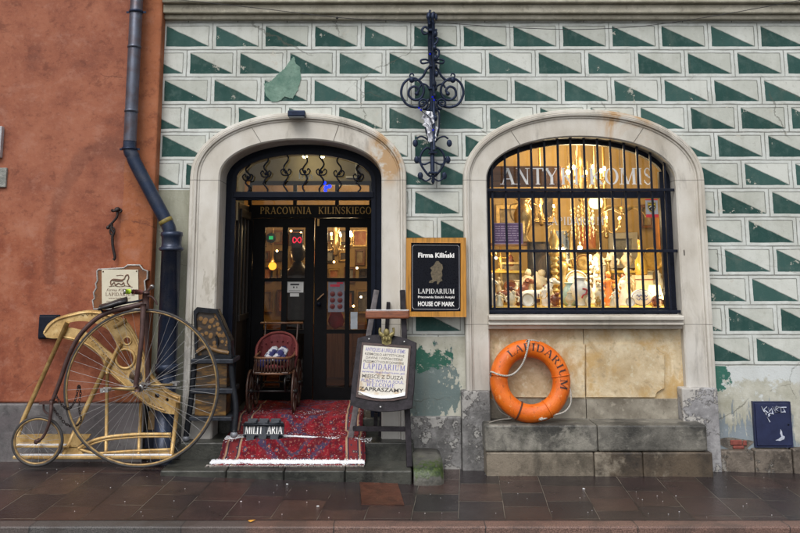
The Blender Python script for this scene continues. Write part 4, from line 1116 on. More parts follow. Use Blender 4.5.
# poster and sticker on the glass
PURP = simple('purple_poster_paper', (.13, .075, .16), .6, 0, .4, 14, 0)
INKP = simple('pale_poster_ink', (.42, .33, .42), .6, 0, .1, 20, 0)
a, b_ = W(493.5, 244, .12), W(522.5, 223, .12); o = empty('purple_poster', ((a.x+b_.x)/2, .12, a.z), 'small purple printed poster taped inside the left of the window', 'poster')
b = MB(); b.box(a.x, .118, a.z, b_.x, .120, b_.z); b.build('sheet', PURP, o)
b = MB(); R_ = random.Random(4)
for r_ in range(7):
    z = b_.z - .028 - r_ * (b_.z - a.z - .04) / 7.2; x = a.x + .02
    while x < b_.x - .05:
        w_ = R_.uniform(.012, .05); b.box(x, .1165, z - .007, min(x + w_, b_.x - .02), .1175, z); x += w_ + .008
b.box(a.x, .1165, a.z, b_.x, .1178, a.z + .005); b.box(a.x, .1165, b_.z - .005, b_.x, .1178, b_.z); b.box(a.x, .1165, a.z, a.x + .005, .1178, b_.z); b.box(b_.x - .005, .1165, a.z, b_.x, .1178, b_.z)
b.build('print', INKP, o)
a, b_ = W(646, 217.5, .12), W(657.5, 199, .12); o = empty('security_sticker', ((a.x+b_.x)/2, .12, a.z), 'grey security sticker with a black and yellow shield and red edges on the glass', 'sticker')
b = MB(); b.box(a.x, .118, a.z, b_.x, .120, b_.z); b.build('sheet', simple('grey_sticker', (.40, .40, .42), .5), o)
RP_ = simple('red_print', (.65, .04, .05), .5); b = MB(); b.box(a.x, .1165, a.z, b_.x, .1178, a.z + .03); b.build('red_band', RP_, o)
b = MB(); b.box(a.x, .1165, b_.z - .012, b_.x, .1178, b_.z); b.build('red_band', RP_, o)
xc, zc = (a.x+b_.x)/2, (a.z+b_.z)/2 + .01
sh = lambda k_: [(xc - .040*k_, zc + .045*k_), (xc + .040*k_, zc + .045*k_), (xc + .040*k_, zc - .005*k_), (xc + .022*k_, zc - .04*k_), (xc, zc - .055*k_), (xc - .022*k_, zc - .04*k_), (xc - .040*k_, zc - .005*k_)]
b = MB(); b.flat(sh(1), lambda x, z: (x, .1165, z)); b.build('shield', DARK, o)
b = MB(); yel = simple('yellow_print', (.75, .52, .03), .5); b.plate([sh(.94), list(reversed(sh(.84)))], lambda x, z: (x, .1155, z), lambda x, z: (x, .1163, z)); b.box(xc - .03, .115, zc + .018, xc + .03, .1162, zc + .032); b.build('shield_trim', yel, o)
b = MB(); b.tube(spline([(xc - .025, .1155, zc - .005), (xc - .005, .1155, zc + .008), (xc + .02, .1155, zc), (xc + .012, .1155, zc - .02), (xc - .008, .1155, zc - .022)], 4), .0035, 5); b.build('emblem', M['white_paint'], o)

# --- through the doors
WHITE = simple('white_paper', (.72, .72, .70), .7, 0, .06, 20, 0); INK = simple('black_ink', (.05, .05, .055), .7, 0, .1, 20, 0)
paper(286, 303.5, 281.5, 292.5, YD - .006, WHITE, 'white printed notice on the left door at eye level', [(.15, .85, .62, .2, 'PUSH / PCHAJ'), (.38, .5, .3, .22, '6'), (.55, .64, .3, .22, '8')][0:0] + [(.3, .72, .66, .17, 'Otwarte'), (.12, .88, .14, .12, 'zapraszamy')][0:0], ink=INK)
paper(290, 299, 293.2, 296.5, YD - .008, WHITE, 'small white slip under the printed notice on the left door')
a, b_ = W(286, 292.5, YD), W(303.5, 281.5, YD)
for ob in [x for x in COL.objects if x.name.startswith('notice') and x.parent is None][:1]:
    for bx in ((a.x + .045, b_.z - .04, b_.x - .045, b_.z - .022), (a.x + .075, b_.z - .07, a.x + .09, b_.z - .052), (a.x + .11, b_.z - .07, a.x + .12, b_.z - .052), (a.x + .03, a.z + .016, b_.x - .03, a.z + .021)):
        b = MB(); b.box(bx[0], YD - .0075, bx[1], bx[2], YD - .0065, bx[3]); b.build('print', INK, ob)
def spotted(name, bg_, sp, scale):
    s = Shader(name, .5); P = s.pos('object'); d = s.voro(P, scale); s.color(s.mix(d.lt(.33), bg_, sp)); return s.m
a, b_ = W(328, 312, YD - .005), W(344.5, 281, YD - .005); o = empty('pin_board_poster', ((a.x+b_.x)/2, YD - .005, a.z), 'grey poster with rows of dark red medals on the right door', 'poster')
b = MB(); b.box(a.x, YD - .005, a.z, b_.x, YD - .003, b_.z); b.build('sheet', simple('grey_blue_poster', (.20, .20, .235), .5, 0, .3, 16), o)
for r_ in range(3):
    for c_ in range(2):
        b = MB(); b.lathe([(.028, 0), (.022, .004), (0, .006)], (a.x + (.27 + .46*c_) * (b_.x-a.x), YD - .006, a.z + (.18 + .2*r_) * (b_.z-a.z)), 10, (0, -1, 0)); b.build('medal', simple('dull_red_medal', (.20, .05, .05), .5) if (r_ + c_) == 0 else bpy.data.materials['dull_red_medal'], o)
b = MB(); b.box(a.x + .02, YD - .007, b_.z - .06, b_.x - .05, YD - .0055, b_.z - .035); b.box(a.x + .09, YD - .007, b_.z - .03, b_.x - .015, YD - .0055, b_.z - .012); b.build('red_heading', simple('bright_red_print', (.62, .03, .07), .5), o)
paper(350.5, 357.5, 312, 329, YD - .006, simple('pale_blue_card', (.45, .50, .55), .6), 'pale blue narrow card low on the right pane of the right door')
o = empty('red_bag', W(336.5, 329, 1.5), 'bright red bag hanging behind the lower pane of the right door', 'bag'); p = W(336.5, 326, 1.45)
b = MB(); b.ball(p + Vector((0, 0, .07)), .085, .05, .10, 9, .35); b.build('pouch', simple('bright_red_cloth', (.62, .02, .03), .6), o)
b = MB(); b.tube(spline([p + Vector((-.05, 0, .15)), p + Vector((0, 0, .28)), p + Vector((.05, 0, .15))], 5), .008, 6); b.build('handle', REDM, o)
# roundel and red sign hung behind the left door
o = empty('round_sign', W(271, 238, 1.25), 'pale green disc hung inside the upper left pane', 'sign'); p = W(271, 238, 1.22)
b = MB(); b.lathe([(.055, 0), (.055, .01), (0, .012)], p, 20, (0, -1, 0)); b.build('disc', simple('grey_green_disc', (.16, .22, .18), .5), o)
b = MB(); b.box(p.x - .02, p.y - .016, p.z - .016, p.x + .024, p.y - .013, p.z + .02); b.build('green_mark', emit('green_lit_mark', (.05, .8, .25), .5), o)
o = empty('dark_mannequin', W(297, 300, 1.9), 'dark dress figure standing behind the left door', 'mannequin'); p = Vector((W(298, 262, 1.9).x, 1.9, .40)); b = MB()
b.lathe([(.20, 0), (.19, .5), (.15, .85), (.17, 1.1), (.20, 1.35), (.09, 1.46), (.05, 1.52)], p, 16, sy=.7); b.ball(p + Vector((0, 0, 1.63)), .09, .10, .12, 9); b.build('body', DARK, o)
o = empty('red_neon', W(297, 240, 1.3), 'small red lit bow of tube inside the upper left door', 'sign'); p = W(297, 240, 1.3); rn = emit('red_lit_tube', (1, .03, .08), .9)
b = MB(); b.tube([p + Vector((.045 * math.cos(w), 0, .030 * math.sin(2 * w))) for w in [2*PI*i/24 for i in range(24)]], .006, 6, True); b.build('tube', rn, o)
b = MB(); b.box(p.x - .06, p.y + .01, p.z - .08, p.x + .06, p.y + .02, p.z + .08); b.build('backing', DARK, o)
# orange globe lamp, small chandeliers, wall of pictures
o = empty('globe_lamp', W(272.5, 266, 2.2), 'glowing orange globe lamp behind the left door', 'lamp'); p = W(272.5, 266, 2.2)
b = MB(); b.ball(p, .048, n=10); b.build('globe', ORG, o)
b = MB(); b.tube([p + Vector((0, 0, .04)), p + Vector((0, 0, .8))], .005, 6); b.lathe([(.035, .045), (.02, .07), (.01, .10)], p, 10); b.build('rod', BRASS, o)
lamp('globe_light', p + Vector((0, -.12, .05)), 3, (1, .4, .0), .05)
chandelier(W(336, 243, 2.4), 'small brass chandelier seen through the right door', .75, 6, True, .8, 10)
o = empty('wall_sconce', W(350.5, 236, 2.6), 'bright candle sconce beside the small chandelier', 'lamp'); p = W(350.5, 234, 2.6)
b = MB(); b.ball(p, .02, .02, .04, 7); b.build('bulb', BULBW, o); b = MB(); b.tube([p + Vector((0, 0, -.03)), p + Vector((0, 0, -.14)), p + Vector((0, .1, -.18))], .009, 6); b.build('bracket', BRASS, o)
lamp('sconce_light', p + Vector((0, -.1, 0)), 4, (1, .6, .25), .04)
r = MB(); r.box(-1.95, 3.2, .39, .34, 3.26, rz1); r.build('interior_wall', M['ochre'], shop)
R_ = random.Random(21); labs = ['upper', 'middle', 'lower']; px = 261; n_ = 0
for r_, (y0, y1) in enumerate(((230, 246), (250, 264), (268, 280), (290, 312))):
    px = 258; k_row = 0
    while px < 366:
        w_ = R_.uniform(8, 15); h_ = R_.uniform(-3, 2)
        cm = [C_DARK, C_LAND, C_RED, C_GREY][n_ % 4]; fm = [GOLD, M['brown_wood'], DARK][n_ % 3]
        if n_ in (3, 16, 23, 24): px += w_ + R_.uniform(2.5, 7); n_ += 1; continue
        picture(px, px + w_, y0 - h_ * .4, y1 + h_, 3.19, cm, fm, '%s %s picture, %s, in the %s row behind the doors' % ([ 'gilt framed', 'brown framed', 'black framed'][n_ % 3], ['dark', 'brown', 'red', 'grey'][n_ % 4], ['first from the left', 'second', 'third', 'fourth', 'fifth', 'sixth', 'seventh', 'eighth', 'ninth', 'tenth'][k_row], ['top', 'second', 'third', 'bottom'][r_]), .022)
        px += w_ + R_.uniform(2.5, 7); n_ += 1; k_row += 1
o = None
# crowded small ornaments of the display deck
RB_ = random.Random(33); ORD = ['first', 'second', 'third', 'fourth', 'fifth', 'sixth', 'seventh', 'eighth', 'ninth', 'tenth', 'eleventh', 'twelfth', 'thirteenth']
AMB = simple('amber_cut_glass', (.70, .42, .10), .15, .2, .3, 40, .4); IVO = simple('old_ivory', (.66, .55, .36), .45, 0, .3, 30, .2)
mats_ = [(PORC, 'white porcelain'), (GOLD, 'gilt'), (CRY, 'cut crystal'), (IVO, 'ivory coloured'), (AMB, 'amber glass'), (BRASS, 'brass'), (PORC2, 'cream porcelain'), (PORC, 'white china'), (CLAY, 'red-brown')]
def ornament(px, Y, z, h, m_, label, shape, grp):
    p = W(px, 306, Y); p = Vector((p.x, Y, z)); o = empty('small_ornament', p, label, 'ornament', grp); b = MB(); w_ = h * RB_.uniform(.20, .30)
    if shape == 0:
        pr = [(w_*.8, 0), (w_*.85, h*.04), (w_*.25, h*.1), (w_*.9, h*.32), (w_, h*.5), (w_*.4, h*.72), (w_*.55, h*.8)]; b.lathe(pr, p, 14); b.build('body', m_, o); b = MB(); b.lathe([(w_*.58, h*.80), (w_*.45, h*.86), (w_*.12, h*.92), (w_*.16, h*.97), (0, h)], p, 12); b.build('lid', m_, o)
    elif shape == 1:
        b.lathe([(w_, 0), (w_*1.02, h*.05), (w_*.8, h*.3), (w_*.5, h*.5), (w_*.62, h*.68), (w_*.3, h*.78)], p, 12, sy=.8); b.ball(p + Vector((w_*.1, 0, h*.87)), h*.085, n=7)
        for sd in (-1, 1): b.tube(spline([p + Vector((sd*w_*.5, 0, h*.7)), p + Vector((sd*w_*1.05, -.02, h*.55)), p + Vector((sd*w_*.7, -.05, h*RB_.uniform(.4, .85)))], 4), h*.045, 6)
        b.build('body', m_, o)
    elif shape == 2:
        b.lathe([(w_*.9, 0), (w_*.95, h*.04), (w_*.2, h*.12), (w_*.3, h*.3), (w_*.18, h*.42), (w_*.26, h*.55)], p, 12); b.build('stem', m_, o)
        for sd in (-1, 0, 1):
            b = MB(); q = p + Vector((sd*w_*1.5, 0, h*(.72 + .1*(sd == 0)))); b.tube(spline([p + Vector((0, 0, h*.55)), p + Vector((sd*w_*.9, 0, h*.55)), q], 4), h*.025, 6); b.lathe([(h*.02, 0), (h*.06, h*.03), (h*.035, h*.05), (h*.03, h*.2)], q, 8); b.build('arm', m_, o)
    elif shape == 3:
        b.ball(p + Vector((0, 0, h*.45)), h*.30, h*.2, h*.42, 9, .45); b.ball(p + Vector((h*.12, -.01, h*.85)), h*.15, h*.13, h*.15, 7, .3); b.box(p.x - h*.3, p.y - h*.2, p.z, p.x + h*.3, p.y + h*.2, p.z + h*.08); b.build('body', m_, o)
        for sd in (-1, 1):
            b = MB(); b.tube(spline([p + Vector((sd*h*.2, -.01, h*.6)), p + Vector((sd*h*.42, -.03, h*.55)), p + Vector((sd*h*.34, -.05, h*.3))], 4), h*.07, 6); b.build('arm', m_, o)
    else:
        b.lathe([(0, -.006), (h*.3, -.006), (h*.46, .012), (h*.48, .012), (h*.31, .004), (0, .004)], p + Vector((0, 0, h*.48)), 22, (0, -1, .15)); b.build('dish', m_, o); b = MB(); b.tube([p + Vector((math.cos(a)*h*.40, -.014, h*.48 + math.sin(a)*h*.40)) for a in [2*PI*i/22 for i in range(22)]], h*.015, 5, True); b.build('painted_ring', GOLD if m_ is not GOLD else CLAY, o)
    return o
nrn = 0
for row, (Y, z, n, h0, h1, rn) in enumerate(((.27, ZD, 12, .09, .16, 'front'), (.78, ZD + .10, 13, .15, .26, 'raised middle'), (.98, ZD + .34, 12, .16, .27, 'high back'))):
    for i in range(n):
        px = 492 + (664 - 492) * (i + .5 + RB_.uniform(-.2, .2)) / n
        nrn += 1
        if nrn in (17, 18, 23, 29, 28): RB_.random(); continue
        if row == 0 and (abs(px - 581.5) < 7 or abs(px - 642) < 11): continue
        m_, nm = mats_[(i * 4 + row * 2 + RB_.randrange(3)) % 9]
        ornament(px, Y + RB_.uniform(-.02, .02), z, RB_.uniform(h0, h1), m_, '%s small ornament, %s from the left in the %s row of the display' % (nm, ORD[i], rn), (i * 2 + row + RB_.randrange(2)) % 5, 'small ornaments crowding the display deck')
for Y0, Y1, z, nm in ((.70, .87, ZD + .10, 'low stepped stand covered in yellow cloth on the deck'), (.90, 1.10, ZD + .34, 'high stepped stand at the back of the display deck')):
    o = empty('display_stand', Vector((1.85, (Y0+Y1)/2, ZD)), nm, 'stand'); b = MB(); b.box(WIN['i0'] + .02, Y0, z - .025, WIN['i1'] + .05, Y1, z - .001); b.build('board', bpy.data.materials['yellow_display_cloth'], o, bevel=.004)
    for x in (WIN['i0'] + .04, 1.4, 2.2, WIN['i1'] + .02):
        b = MB(); b.box(x - .012, Y1 - .04, ZD, x + .012, Y1 - .01, z - .026); b.build('leg', M['brown_wood_z'], o)
o = empty('sideboard', Vector((-.3, 2.9, .39)), 'brown sideboard against the picture wall behind the doors', 'cabinet'); b = MB(); b.box(-1.5, 2.75, .40, .2, 3.15, 1.15); b.build('body', M['brown_wood'], o, bevel=.01)
for x in (-1.45, -.9, -.35):
    b = MB(); b.box(x, 2.735, .5, x + .5, 2.75, 1.08); b.build('door', M['brown_wood_z'], o, bevel=.006)
for px, py in ((357, 268), (361, 297), (353.5, 306), (356, 317), (291, 231), (301, 233), (277, 251), (334, 262), (340, 233)):
    x, y, z = W(px, py, 2.05)
    b = MB(); b.ball((x, y, z), .012, n=6); ob = b.build('fairy_light', BULB, loc=(x, y, z)); tag(ob, 'tiny warm point of light seen through the door panes', 'light', 'tiny lights behind the door panes')
# vestibule lamps and blue string of lights
for i, px in enumerate((305, 322)):
    p = W(px, 156.5, YD - .25); o = empty('spot_lamp', p, ['bright ceiling spot lamp above the Inn lettering', 'bright ceiling spot lamp nearer to the blue lights'][i], 'lamp', 'ceiling spots behind the fanlight')
    b = MB(); b.ball(p, .028, .028, .02, 7); b.build('bulb', emit('yellow_spot', (1, .82, .35), 14) if i == 0 else bpy.data.materials['yellow_spot'], o)
    b = MB(); b.lathe([(.035, .012), (.045, .03), (.03, .08), (.02, zC - p.z)], p, 12); b.build('housing', BRASS, o)
    lamp('spot_light', p + Vector((0, -.05, -.06)), 1.3, (1, .78, .40), .03)
lamp('shop_room_light', (-.5, 2.5, 3.0), 9, (1, .60, .24), .15)
o = empty('blue_light_string', W(327, 186, YF + .35), 'cluster of glowing blue lights behind the fanlight', 'lights'); BL = emit('blue_light', (.004, .02, 1.0), 3)
pts = []
for dx, dy, r_ in ((-2.5, -3, .018), (-1, 1.5, .020), (2.5, .5, .020), (-1.5, 4.5, .016)):
    p = W(327 + dx, 186 + dy, YF + .35); pts.append(p); b = MB(); b.ball(p, r_, n=6); b.build('bulb', BL, o)
b = MB(); b.tube(spline(pts, 4), .004, 5); b.build('cord', DARK, o)
# lit panes over the doors
for i, (pa, pb) in enumerate(((252, 293), (297, 335), (339, 370))):
    a, b_ = W(pa, z_ft, YD).x, W(pb, z_ft, YD).x
    b = MB(); b.add([(W(pa, 200, YD).x, YD + .01, z_ft), (W(pb, 200, YD).x, YD + .01, z_ft), (W(pb, 200, YD).x, YD + .01, z_up - .04), (W(pa, 200, YD).x, YD + .01, z_up - .04)], [(0, 1, 2, 3)]); b.build('over_door_glass', M['door_glass'], shop)
b = MB(); pf = W(346, 178, YD - .02); pq = W(357, 160, YD - .02)
b.box(pf.x, YD - .03, pf.z, pq.x, YD - .002, pf.z + .02); b.box(pq.x - .02, YD - .03, pf.z + .02, pq.x, YD - .002, pq.z); b.build('white_trim', simple('white_trim_paint', (.6, .58, .52), .6), shop)
b = MB(); a, b_ = W(297, 187, YD - .02), W(337, 181, YD - .02)
# ------------------------------------------------------------------ red house
YR = -.12
red = empty('red_house', (-5, 0, 0), 'terracotta stuccoed neighbouring house with a grey cement plinth', 'building')
zp = W(60, 403, YR).z
b = MB(); b.box(-14, YR, zp, XR, 6, 9.5); w_ = b.build('wall', M['stucco'], red, bevel=.02)
b = MB(); b.box(-14, YR - .03, -.3, XR - .004, 6, zp - .002); b.build('plinth', M['plinth_red'], red, bevel=.012)
b = MB(); a, c_ = W(-12, 158, YR), W(4.5, 127, YR); b.box(a.x, YR - .05, a.z, c_.x, YR + .02, c_.z); b.build('window_jamb', mat_stone('grey_white_stone', (.36, .36, .38), (.52, .52, .54), 5), red, bevel=.006)
b = MB(); a, c_ = W(-10, 187.5, YR), W(8, 168, YR); b.box(a.x, YR - .025, a.z, c_.x, YR + .02, c_.z); b.build('bare_patch', mat_stone('bare_grey_render', (.2, .21, .19), (.36, .36, .33), 14, .9, .7), red, bevel=.006)
# black vent box half hidden by the gilded plate
a, c_ = W(40, 337.5, YR), W(59, 316, YR); o = empty('wall_box', ((a.x+c_.x)/2, YR, a.z), 'small black box fixed to the red wall behind the tip of the gold plate', 'box')
b = MB(); b.box(a.x, YR - .05, a.z, c_.x, YR, c_.z); b.build('body', M['iron'], o, bevel=.006)
b = MB(); b.box(a.x - .012, YR - .012, a.z - .012, c_.x + .012, YR - .001, c_.z + .012); b.build('frame', M['iron'], o, bevel=.003)

# ------------------------------------------------------------------ wall anchor hook with hanging iron
p = W(115.5, 211, YR); o = empty('wall_hook', p, 'rusty black iron hook with a hanging twisted iron on the red wall', 'hook'); HK = simple('rusty_black_iron', (.03, .022, .022), .55, .4, .5, 30, .4)
Q = lambda a, q, y=-.05: W(a, q, YR + y)
b = MB(); b.tube(spline([Q(118, 209, -.0), Q(117.5, 210), Q(113, 211), Q(112, 209.5)], 5), .012, 7); b.tube(spline([Q(120.5, 209), Q(121.5, 211), Q(119.5, 212.5)], 4), .009, 6); b.ball(Q(117.5, 209.5, -.02), .03, .03, .022, 7); b.build('rosette', HK, o)
b = MB(); b.tube(spline([Q(117.5, 212), Q(117, 217), Q(113, 222), Q(110, 225), Q(107.8, 227.5)], 5), .011, 7); b.ball(Q(108, 227.5), .018, n=6); b.build('arm', HK, o)
b = MB(); b.tube(spline([Q(112, 224), Q(111.5, 229), Q(113.6, 233), Q(112.5, 237), Q(112.6, 243), Q(113.5, 250), Q(115, 257), Q(113.5, 260)], 5), [.013]*36, 7); b.tube([Q(112.3 + 2.4*math.cos(t), 231 + 4*math.sin(t)) for t in [2*PI*i/12 for i in range(12)]], .007, 6, True); b.build('hanging_iron', HK, o)

# ------------------------------------------------------------------ drainpipe
o = empty('drainpipe', Vector((W(172, 420, -.13).x, -.13, .2)), 'dark blue-black drainpipe running down the red wall and elbowing into a cast iron pipe', 'drainpipe')
ZINC = simple('weathered_dark_zinc', (.105, .118, .155), .34, .6, .5, 7, .2, c2=(.085, .060, .062)); CAST = simple('blue_black_cast_iron', (.018, .030, .062), .32, .35, .5, 9, .25, c2=(.045, .052, .075))
YP = YR - .11; r1 = 6.3 / 107
a = W(137, 0, YP); top = Vector((W(134.5, -10, YP).x, YP, 6.5)); x_u = W(131.5, 140, YP).x
x_u = (W(136.3, 2, YP).x + W(130, 148, YP).x) / 2
el = Vector((x_u, YP, W(130, 152, YP).z))
b = MB(); b.tube([(x_u, YP, 9.0), (x_u, YP, el.z + .02)], r1, 16); b.build('upper_pipe', ZINC, o)
dn = W(170, 229, -.20)
b = MB(); b.tube(spline([el + Vector((0, 0, .10)), el + Vector((0, 0, .045)), el + Vector((.010, 0, -.005)), el + (dn - el) * .07 + Vector((.004, 0, .012)), el + (dn - el) * .14, el + (dn - el) * .5, el + (dn - el) * .93, dn + Vector((0, 0, -.03)), dn + Vector((.0, .02, -.09))], 5), r1 * 1.03, 16); b.build('elbow_pipe', CAST, o)
for y0, w_ in ((12, 1.12), (47, 1.09), (111, 1.09), (149, 1.2)):
    z = W(133, y0, YP).z; b = MB(); b.lathe([(r1 * .98, -.012), (r1 * w_, -.010), (r1 * w_, .010), (r1 * .98, .012)], (x_u, YP, z), 18)
    if y0 in (12, 149): b.box(x_u - r1 * 1.55, YP - .004, z - .012, x_u + r1 * 1.6, YP + .006, z + .006); b.box(x_u - .012, YP + r1, z - .01, x_u + .012, YR + .01, z + .01)
    b.build('pipe_clamp', M['blue_iron'] if y0 in (12, 149) else ZINC, o)
b = MB(); q = dn + (el - dn) * .10; ax = (el - dn).normalized(); b.lathe([(r1 * .99, -.02), (r1 * 1.08, -.018), (r1 * 1.08, .018), (r1 * .99, .02)], q, 18, ax); b.build('yellow_band', simple('faded_yellow_tape', (.22, .17, .04), .6, 0, .5, 40), o)
YL = -.18; xl_ = W(171.5, 245, YL).x; zc_ = W(171, 249, YL).z; r2 = 9.3 / 107
b = MB(); b.lathe([(r2*.8, .16), (r2*1.12, .15), (r2*1.15, .12), (r2*1.05, .11), (r2*1.0, .05), (r2*1.05, .02), (r2*1.25, .012), (r2*1.28, -.008), (r2*1.05, -.02)], (xl_, YL, zc_), 20); b.build('collar', CAST, o)
b = MB(); b.tube([(xl_, YL, zc_ - .01), (xl_ + .0, YL, .10)], r2, 18); b.lathe([(r2*1.0, -.02), (r2*1.16, -.02), (r2*1.16, .05), (r2, .06)], (xl_, YL, .95), 18); b.build('lower_pipe', CAST, o)

# ------------------------------------------------------------------ wall lamp over the door, wires along the wall
p = W(296, 114, -.10); o = empty('flood_lamp', p, 'small dark floodlight box on top of the door arch', 'lamp')
b = MB(); a, c_ = W(288, 117, -.16), W(305.5, 111, -.16); b.box(a.x, -.20, a.z, c_.x, -.09, c_.z); b.build('housing', M['blue_iron'], o, bevel=.01)
b = MB(); b.box(a.x + .01, -.19, a.z - .008, c_.x - .01, -.10, a.z - .001); b.build('lens', simple('lamp_glass', (.25, .28, .3), .1, 0, .1), o)
b = MB(); b.box((a.x + c_.x)/2 - .02, -.09, a.z + .01, (a.x + c_.x)/2 + .02, .0, a.z + .05); b.build('bracket', M['iron'], o)
b = MB(); pts = [W(150, -2, -.16), W(185, 0.5, -.16), W(260, 8.5, -.16), W(337, 17.5, -.16), W(385, 20.5, -.13), W(430, 23, -.12)]; b.tube(spline(pts, 6), .0035, 5)
pts2 = [W(441, 23, -.12), W(500, 27, -.07), W(560, 29.5, -.07), W(600, 29, -.08), W(650, 25.5, -.1), W(720, 15, -.16), W(810, -1.5, -.2), W(900, -20, -.2)]; b.tube(spline(pts2, 6), .0035, 5); b.ball(W(337, 18, -.165), .013, n=6)
ob = b.build('cable', simple('black_cable', (.03, .03, .03), .6), loc=W(430, 23, -.12)); tag(ob, 'thin black cable slung under the string course past the iron bracket', 'cable')

# ------------------------------------------------------------------ wrought iron bracket between the arches
BI = M['blue_iron']; p = W(432, 95, -.05); o = empty('iron_sign_bracket', p, 'ornate blue-black wrought iron sign bracket with scrolls between the two arches', 'sign bracket')
B = lambda a, q, y=-.10: W(a, q, y)
b = MB(); b.tube([B(431, 40, -.10), B(432.5, 172, -.10)], .021, 8); b.tube([B(433.5, 24, -.16), B(434, 150, -.22)], .015, 8); b.tube([B(430, 22, -.06), B(430.5, 60, -.06)], .024, 8)
for q in (30, 52, 66, 88, 110, 152, 172): b.box(B(428.5, q).x, -.14, B(430, q + 2).z, B(437, q).x, -.06, B(430, q).z)
b.build('upright', BI, o, bevel=.003)
b = MB()
for a in (429.5, 433.5): b.tube(spline([B(a, 24, -.14), B(a - 1, 18, -.15), B(a, 13, -.14), B(a + .8, 10 if a < 431 else 13, -.13)], 5), [.013]*5 + [.022]*5 + [.011]*5 + [.003], 7)
for a, q in ((428, 16), (436, 17), (432, 19)): b.ball(B(a, q, -.14), .016, .012, .035, 6)
b.build('finial', BI, o)
def spiral(cx, cy, r0, r1, t0, turns, y=-.12, n=44):
    """scroll in the bracket's plane, given in photo pixels about its eye"""
    return [B(cx + (r0 + (r1 - r0) * i / n) * math.cos(t0 + turns * 2*PI * i / n), cy + (r0 + (r1 - r0) * i / n) * math.sin(t0 + turns * 2*PI * i / n), y) for i in range(n + 1)]
for sd in (-1, 1):
    m = lambda x: 432.3 + sd * x
    # large C scroll with its inner curl
    b = MB(); pts = [B(m(1.5), 66), B(m(6), 70), B(m(9), 76), B(m(14), 80), B(m(20), 80.5)]; b.tube(spline(pts, 6), .012, 7)
    b.ball(B(m(20.5), 80), .028, .02, .03, 6); b.tube(spline([B(m(21), 79), B(m(22.5), 75.5), B(m(20), 73.5), B(m(18.5), 76)], 5), .008, 6); b.build('upper_arm', BI, o)
    b = MB(); pts = []
    cx, cy = m(17.5), 93
    pts = spline([B(m(a), q) for a, q in ((3, 99), (9, 105), (17, 107.3), (26, 104), (31, 94), (28.5, 83.5), (20, 78.2), (11.5, 82.5), (8.5, 91), (12, 98.5), (18.5, 99.8), (23.5, 95.5), (22.5, 89), (17.5, 86.6), (13.8, 90), (15.5, 93.8))], 6)
    b.tube(pts, .0125, 7); b.ball(pts[-1], .022, n=6); b.build('large_scroll', BI, o)
    b = MB(); pts = [B(m(1.5), 92), B(m(5), 86), B(m(10), 84), B(m(13), 88)]; b.tube(spline(pts, 6), .010, 7)
    pts = spiral(m(9.5), 103.5, 5.6, .8, PI * (.5 if sd > 0 else .5), 1.7 * sd); b.tube(pts, .0105, 7); b.tube(spline([pts[0], B(m(4), 109), B(m(2), 104)], 5), .0105, 7); b.tube(spline([B(m(13), 106), B(m(17), 107.5), B(m(21), 106)], 5), .011, 7); b.build('small_scroll', BI, o)
    b = MB(); pts = [B(m(1), 62), B(m(4), 62.5), B(m(10), 63.5), B(m(11.5), 60.5), B(m(7), 59.5), B(m(4), 60.5), B(m(1), 62)]; b.tube(spline(pts, 5), .010, 6); b.build('bow', BI, o)
    # lyre shaped lower part
    b = MB(); pts = [B(m(2), 108, -.14), B(m(6.5), 113, -.14), B(m(7), 122, -.14), B(m(6), 132, -.14), B(m(3), 141, -.12)]; b.tube(spline(pts, 6), .009, 6); b.build('cage_bar', BI, o)
    b = MB(); pts = [B(m(1), 150), B(m(6), 148), B(m(11.5), 155), B(m(11.5), 164), B(m(5), 174), B(m(1), 177)]; b.tube(spline(pts, 6), .011, 7); b.build('lyre_arm', BI, o)
    for pts, leaf in (([B(m(3), 142), B(m(7), 138), B(m(12), 136.5), B(m(16), 139)], (m(17), 142)), ([B(m(2), 162), B(m(8), 164.5), B(m(12), 163), B(m(14.5), 160)], (m(15.5), 158.5)), ([B(m(1), 178), B(m(6), 181), B(m(10), 179), B(m(12), 176)], (m(12), 174.5))):
        b = MB(); b.tube(spline(pts, 6), .009, 6); q = B(*leaf); b.ball(q + Vector((0, 0, -.012)), .026, .010, .036, 6); b.build('leaf_scroll', BI, o)
b = MB(); b.tube(spline([B(428, 33), B(424, 34), B(422, 30), B(425, 27), B(428, 29)], 5), .012, 7); b.tube(spline([B(434, 45, -.2), B(437, 42, -.2), B(437.5, 38.5, -.2), B(435, 38, -.2)], 5), .013, 7); b.tube(spline([B(434, 60, -.2), B(438, 57, -.2), B(439, 51, -.2), B(436, 49, -.2)], 5), .011, 7)
for q in (34, 48, 58, 74, 84, 96, 118): b.ball(B(434.5 + (q % 3), q, -.20), .020, .025, .03, 6, .3)
b.build('curl', BI, o)
b = MB(); b.lathe([(.004, -.06), (.018, -.03), (.010, 0), (.022, .02), (.01, .04)], B(433, 178, -.1), 10); b.build('pendant', BI, o)
# crumpled silvery wrap caught in the cage
p = W(429, 125, -.22); b = MB(); R_ = random.Random(3)
vs, fs = [], []
nx, nz = 9, 12
for j in range(nz):
    for i in range(nx):
        u, v_ = i/(nx-1), j/(nz-1); wd_ = (5.6 if v_ > .55 else 3.8 + 3*v_); 
        q = B(429.5 + (u - .5) * 2 * wd_ + (2.5 if v_ < .5 else -1.5*v_) , 141 - v_ * 29, -.21 + R_.uniform(-.03, .03)); vs.append(q + Vector((R_.uniform(-.012, .012), 0, R_.uniform(-.012, .012))))
for j in range(nz - 1):
    for i in range(nx - 1): fs.append((j*nx+i, j*nx+i+1, (j+1)*nx+i+1, (j+1)*nx+i))
b.add(vs, fs); ob = b.build('foil_wrap', simple('crumpled_silver_foil', (.78, .79, .84), .35, .15, .15, 30, .3), loc=p); so_ = ob.modifiers.new('thick', 'SOLIDIFY'); so_.thickness = .003
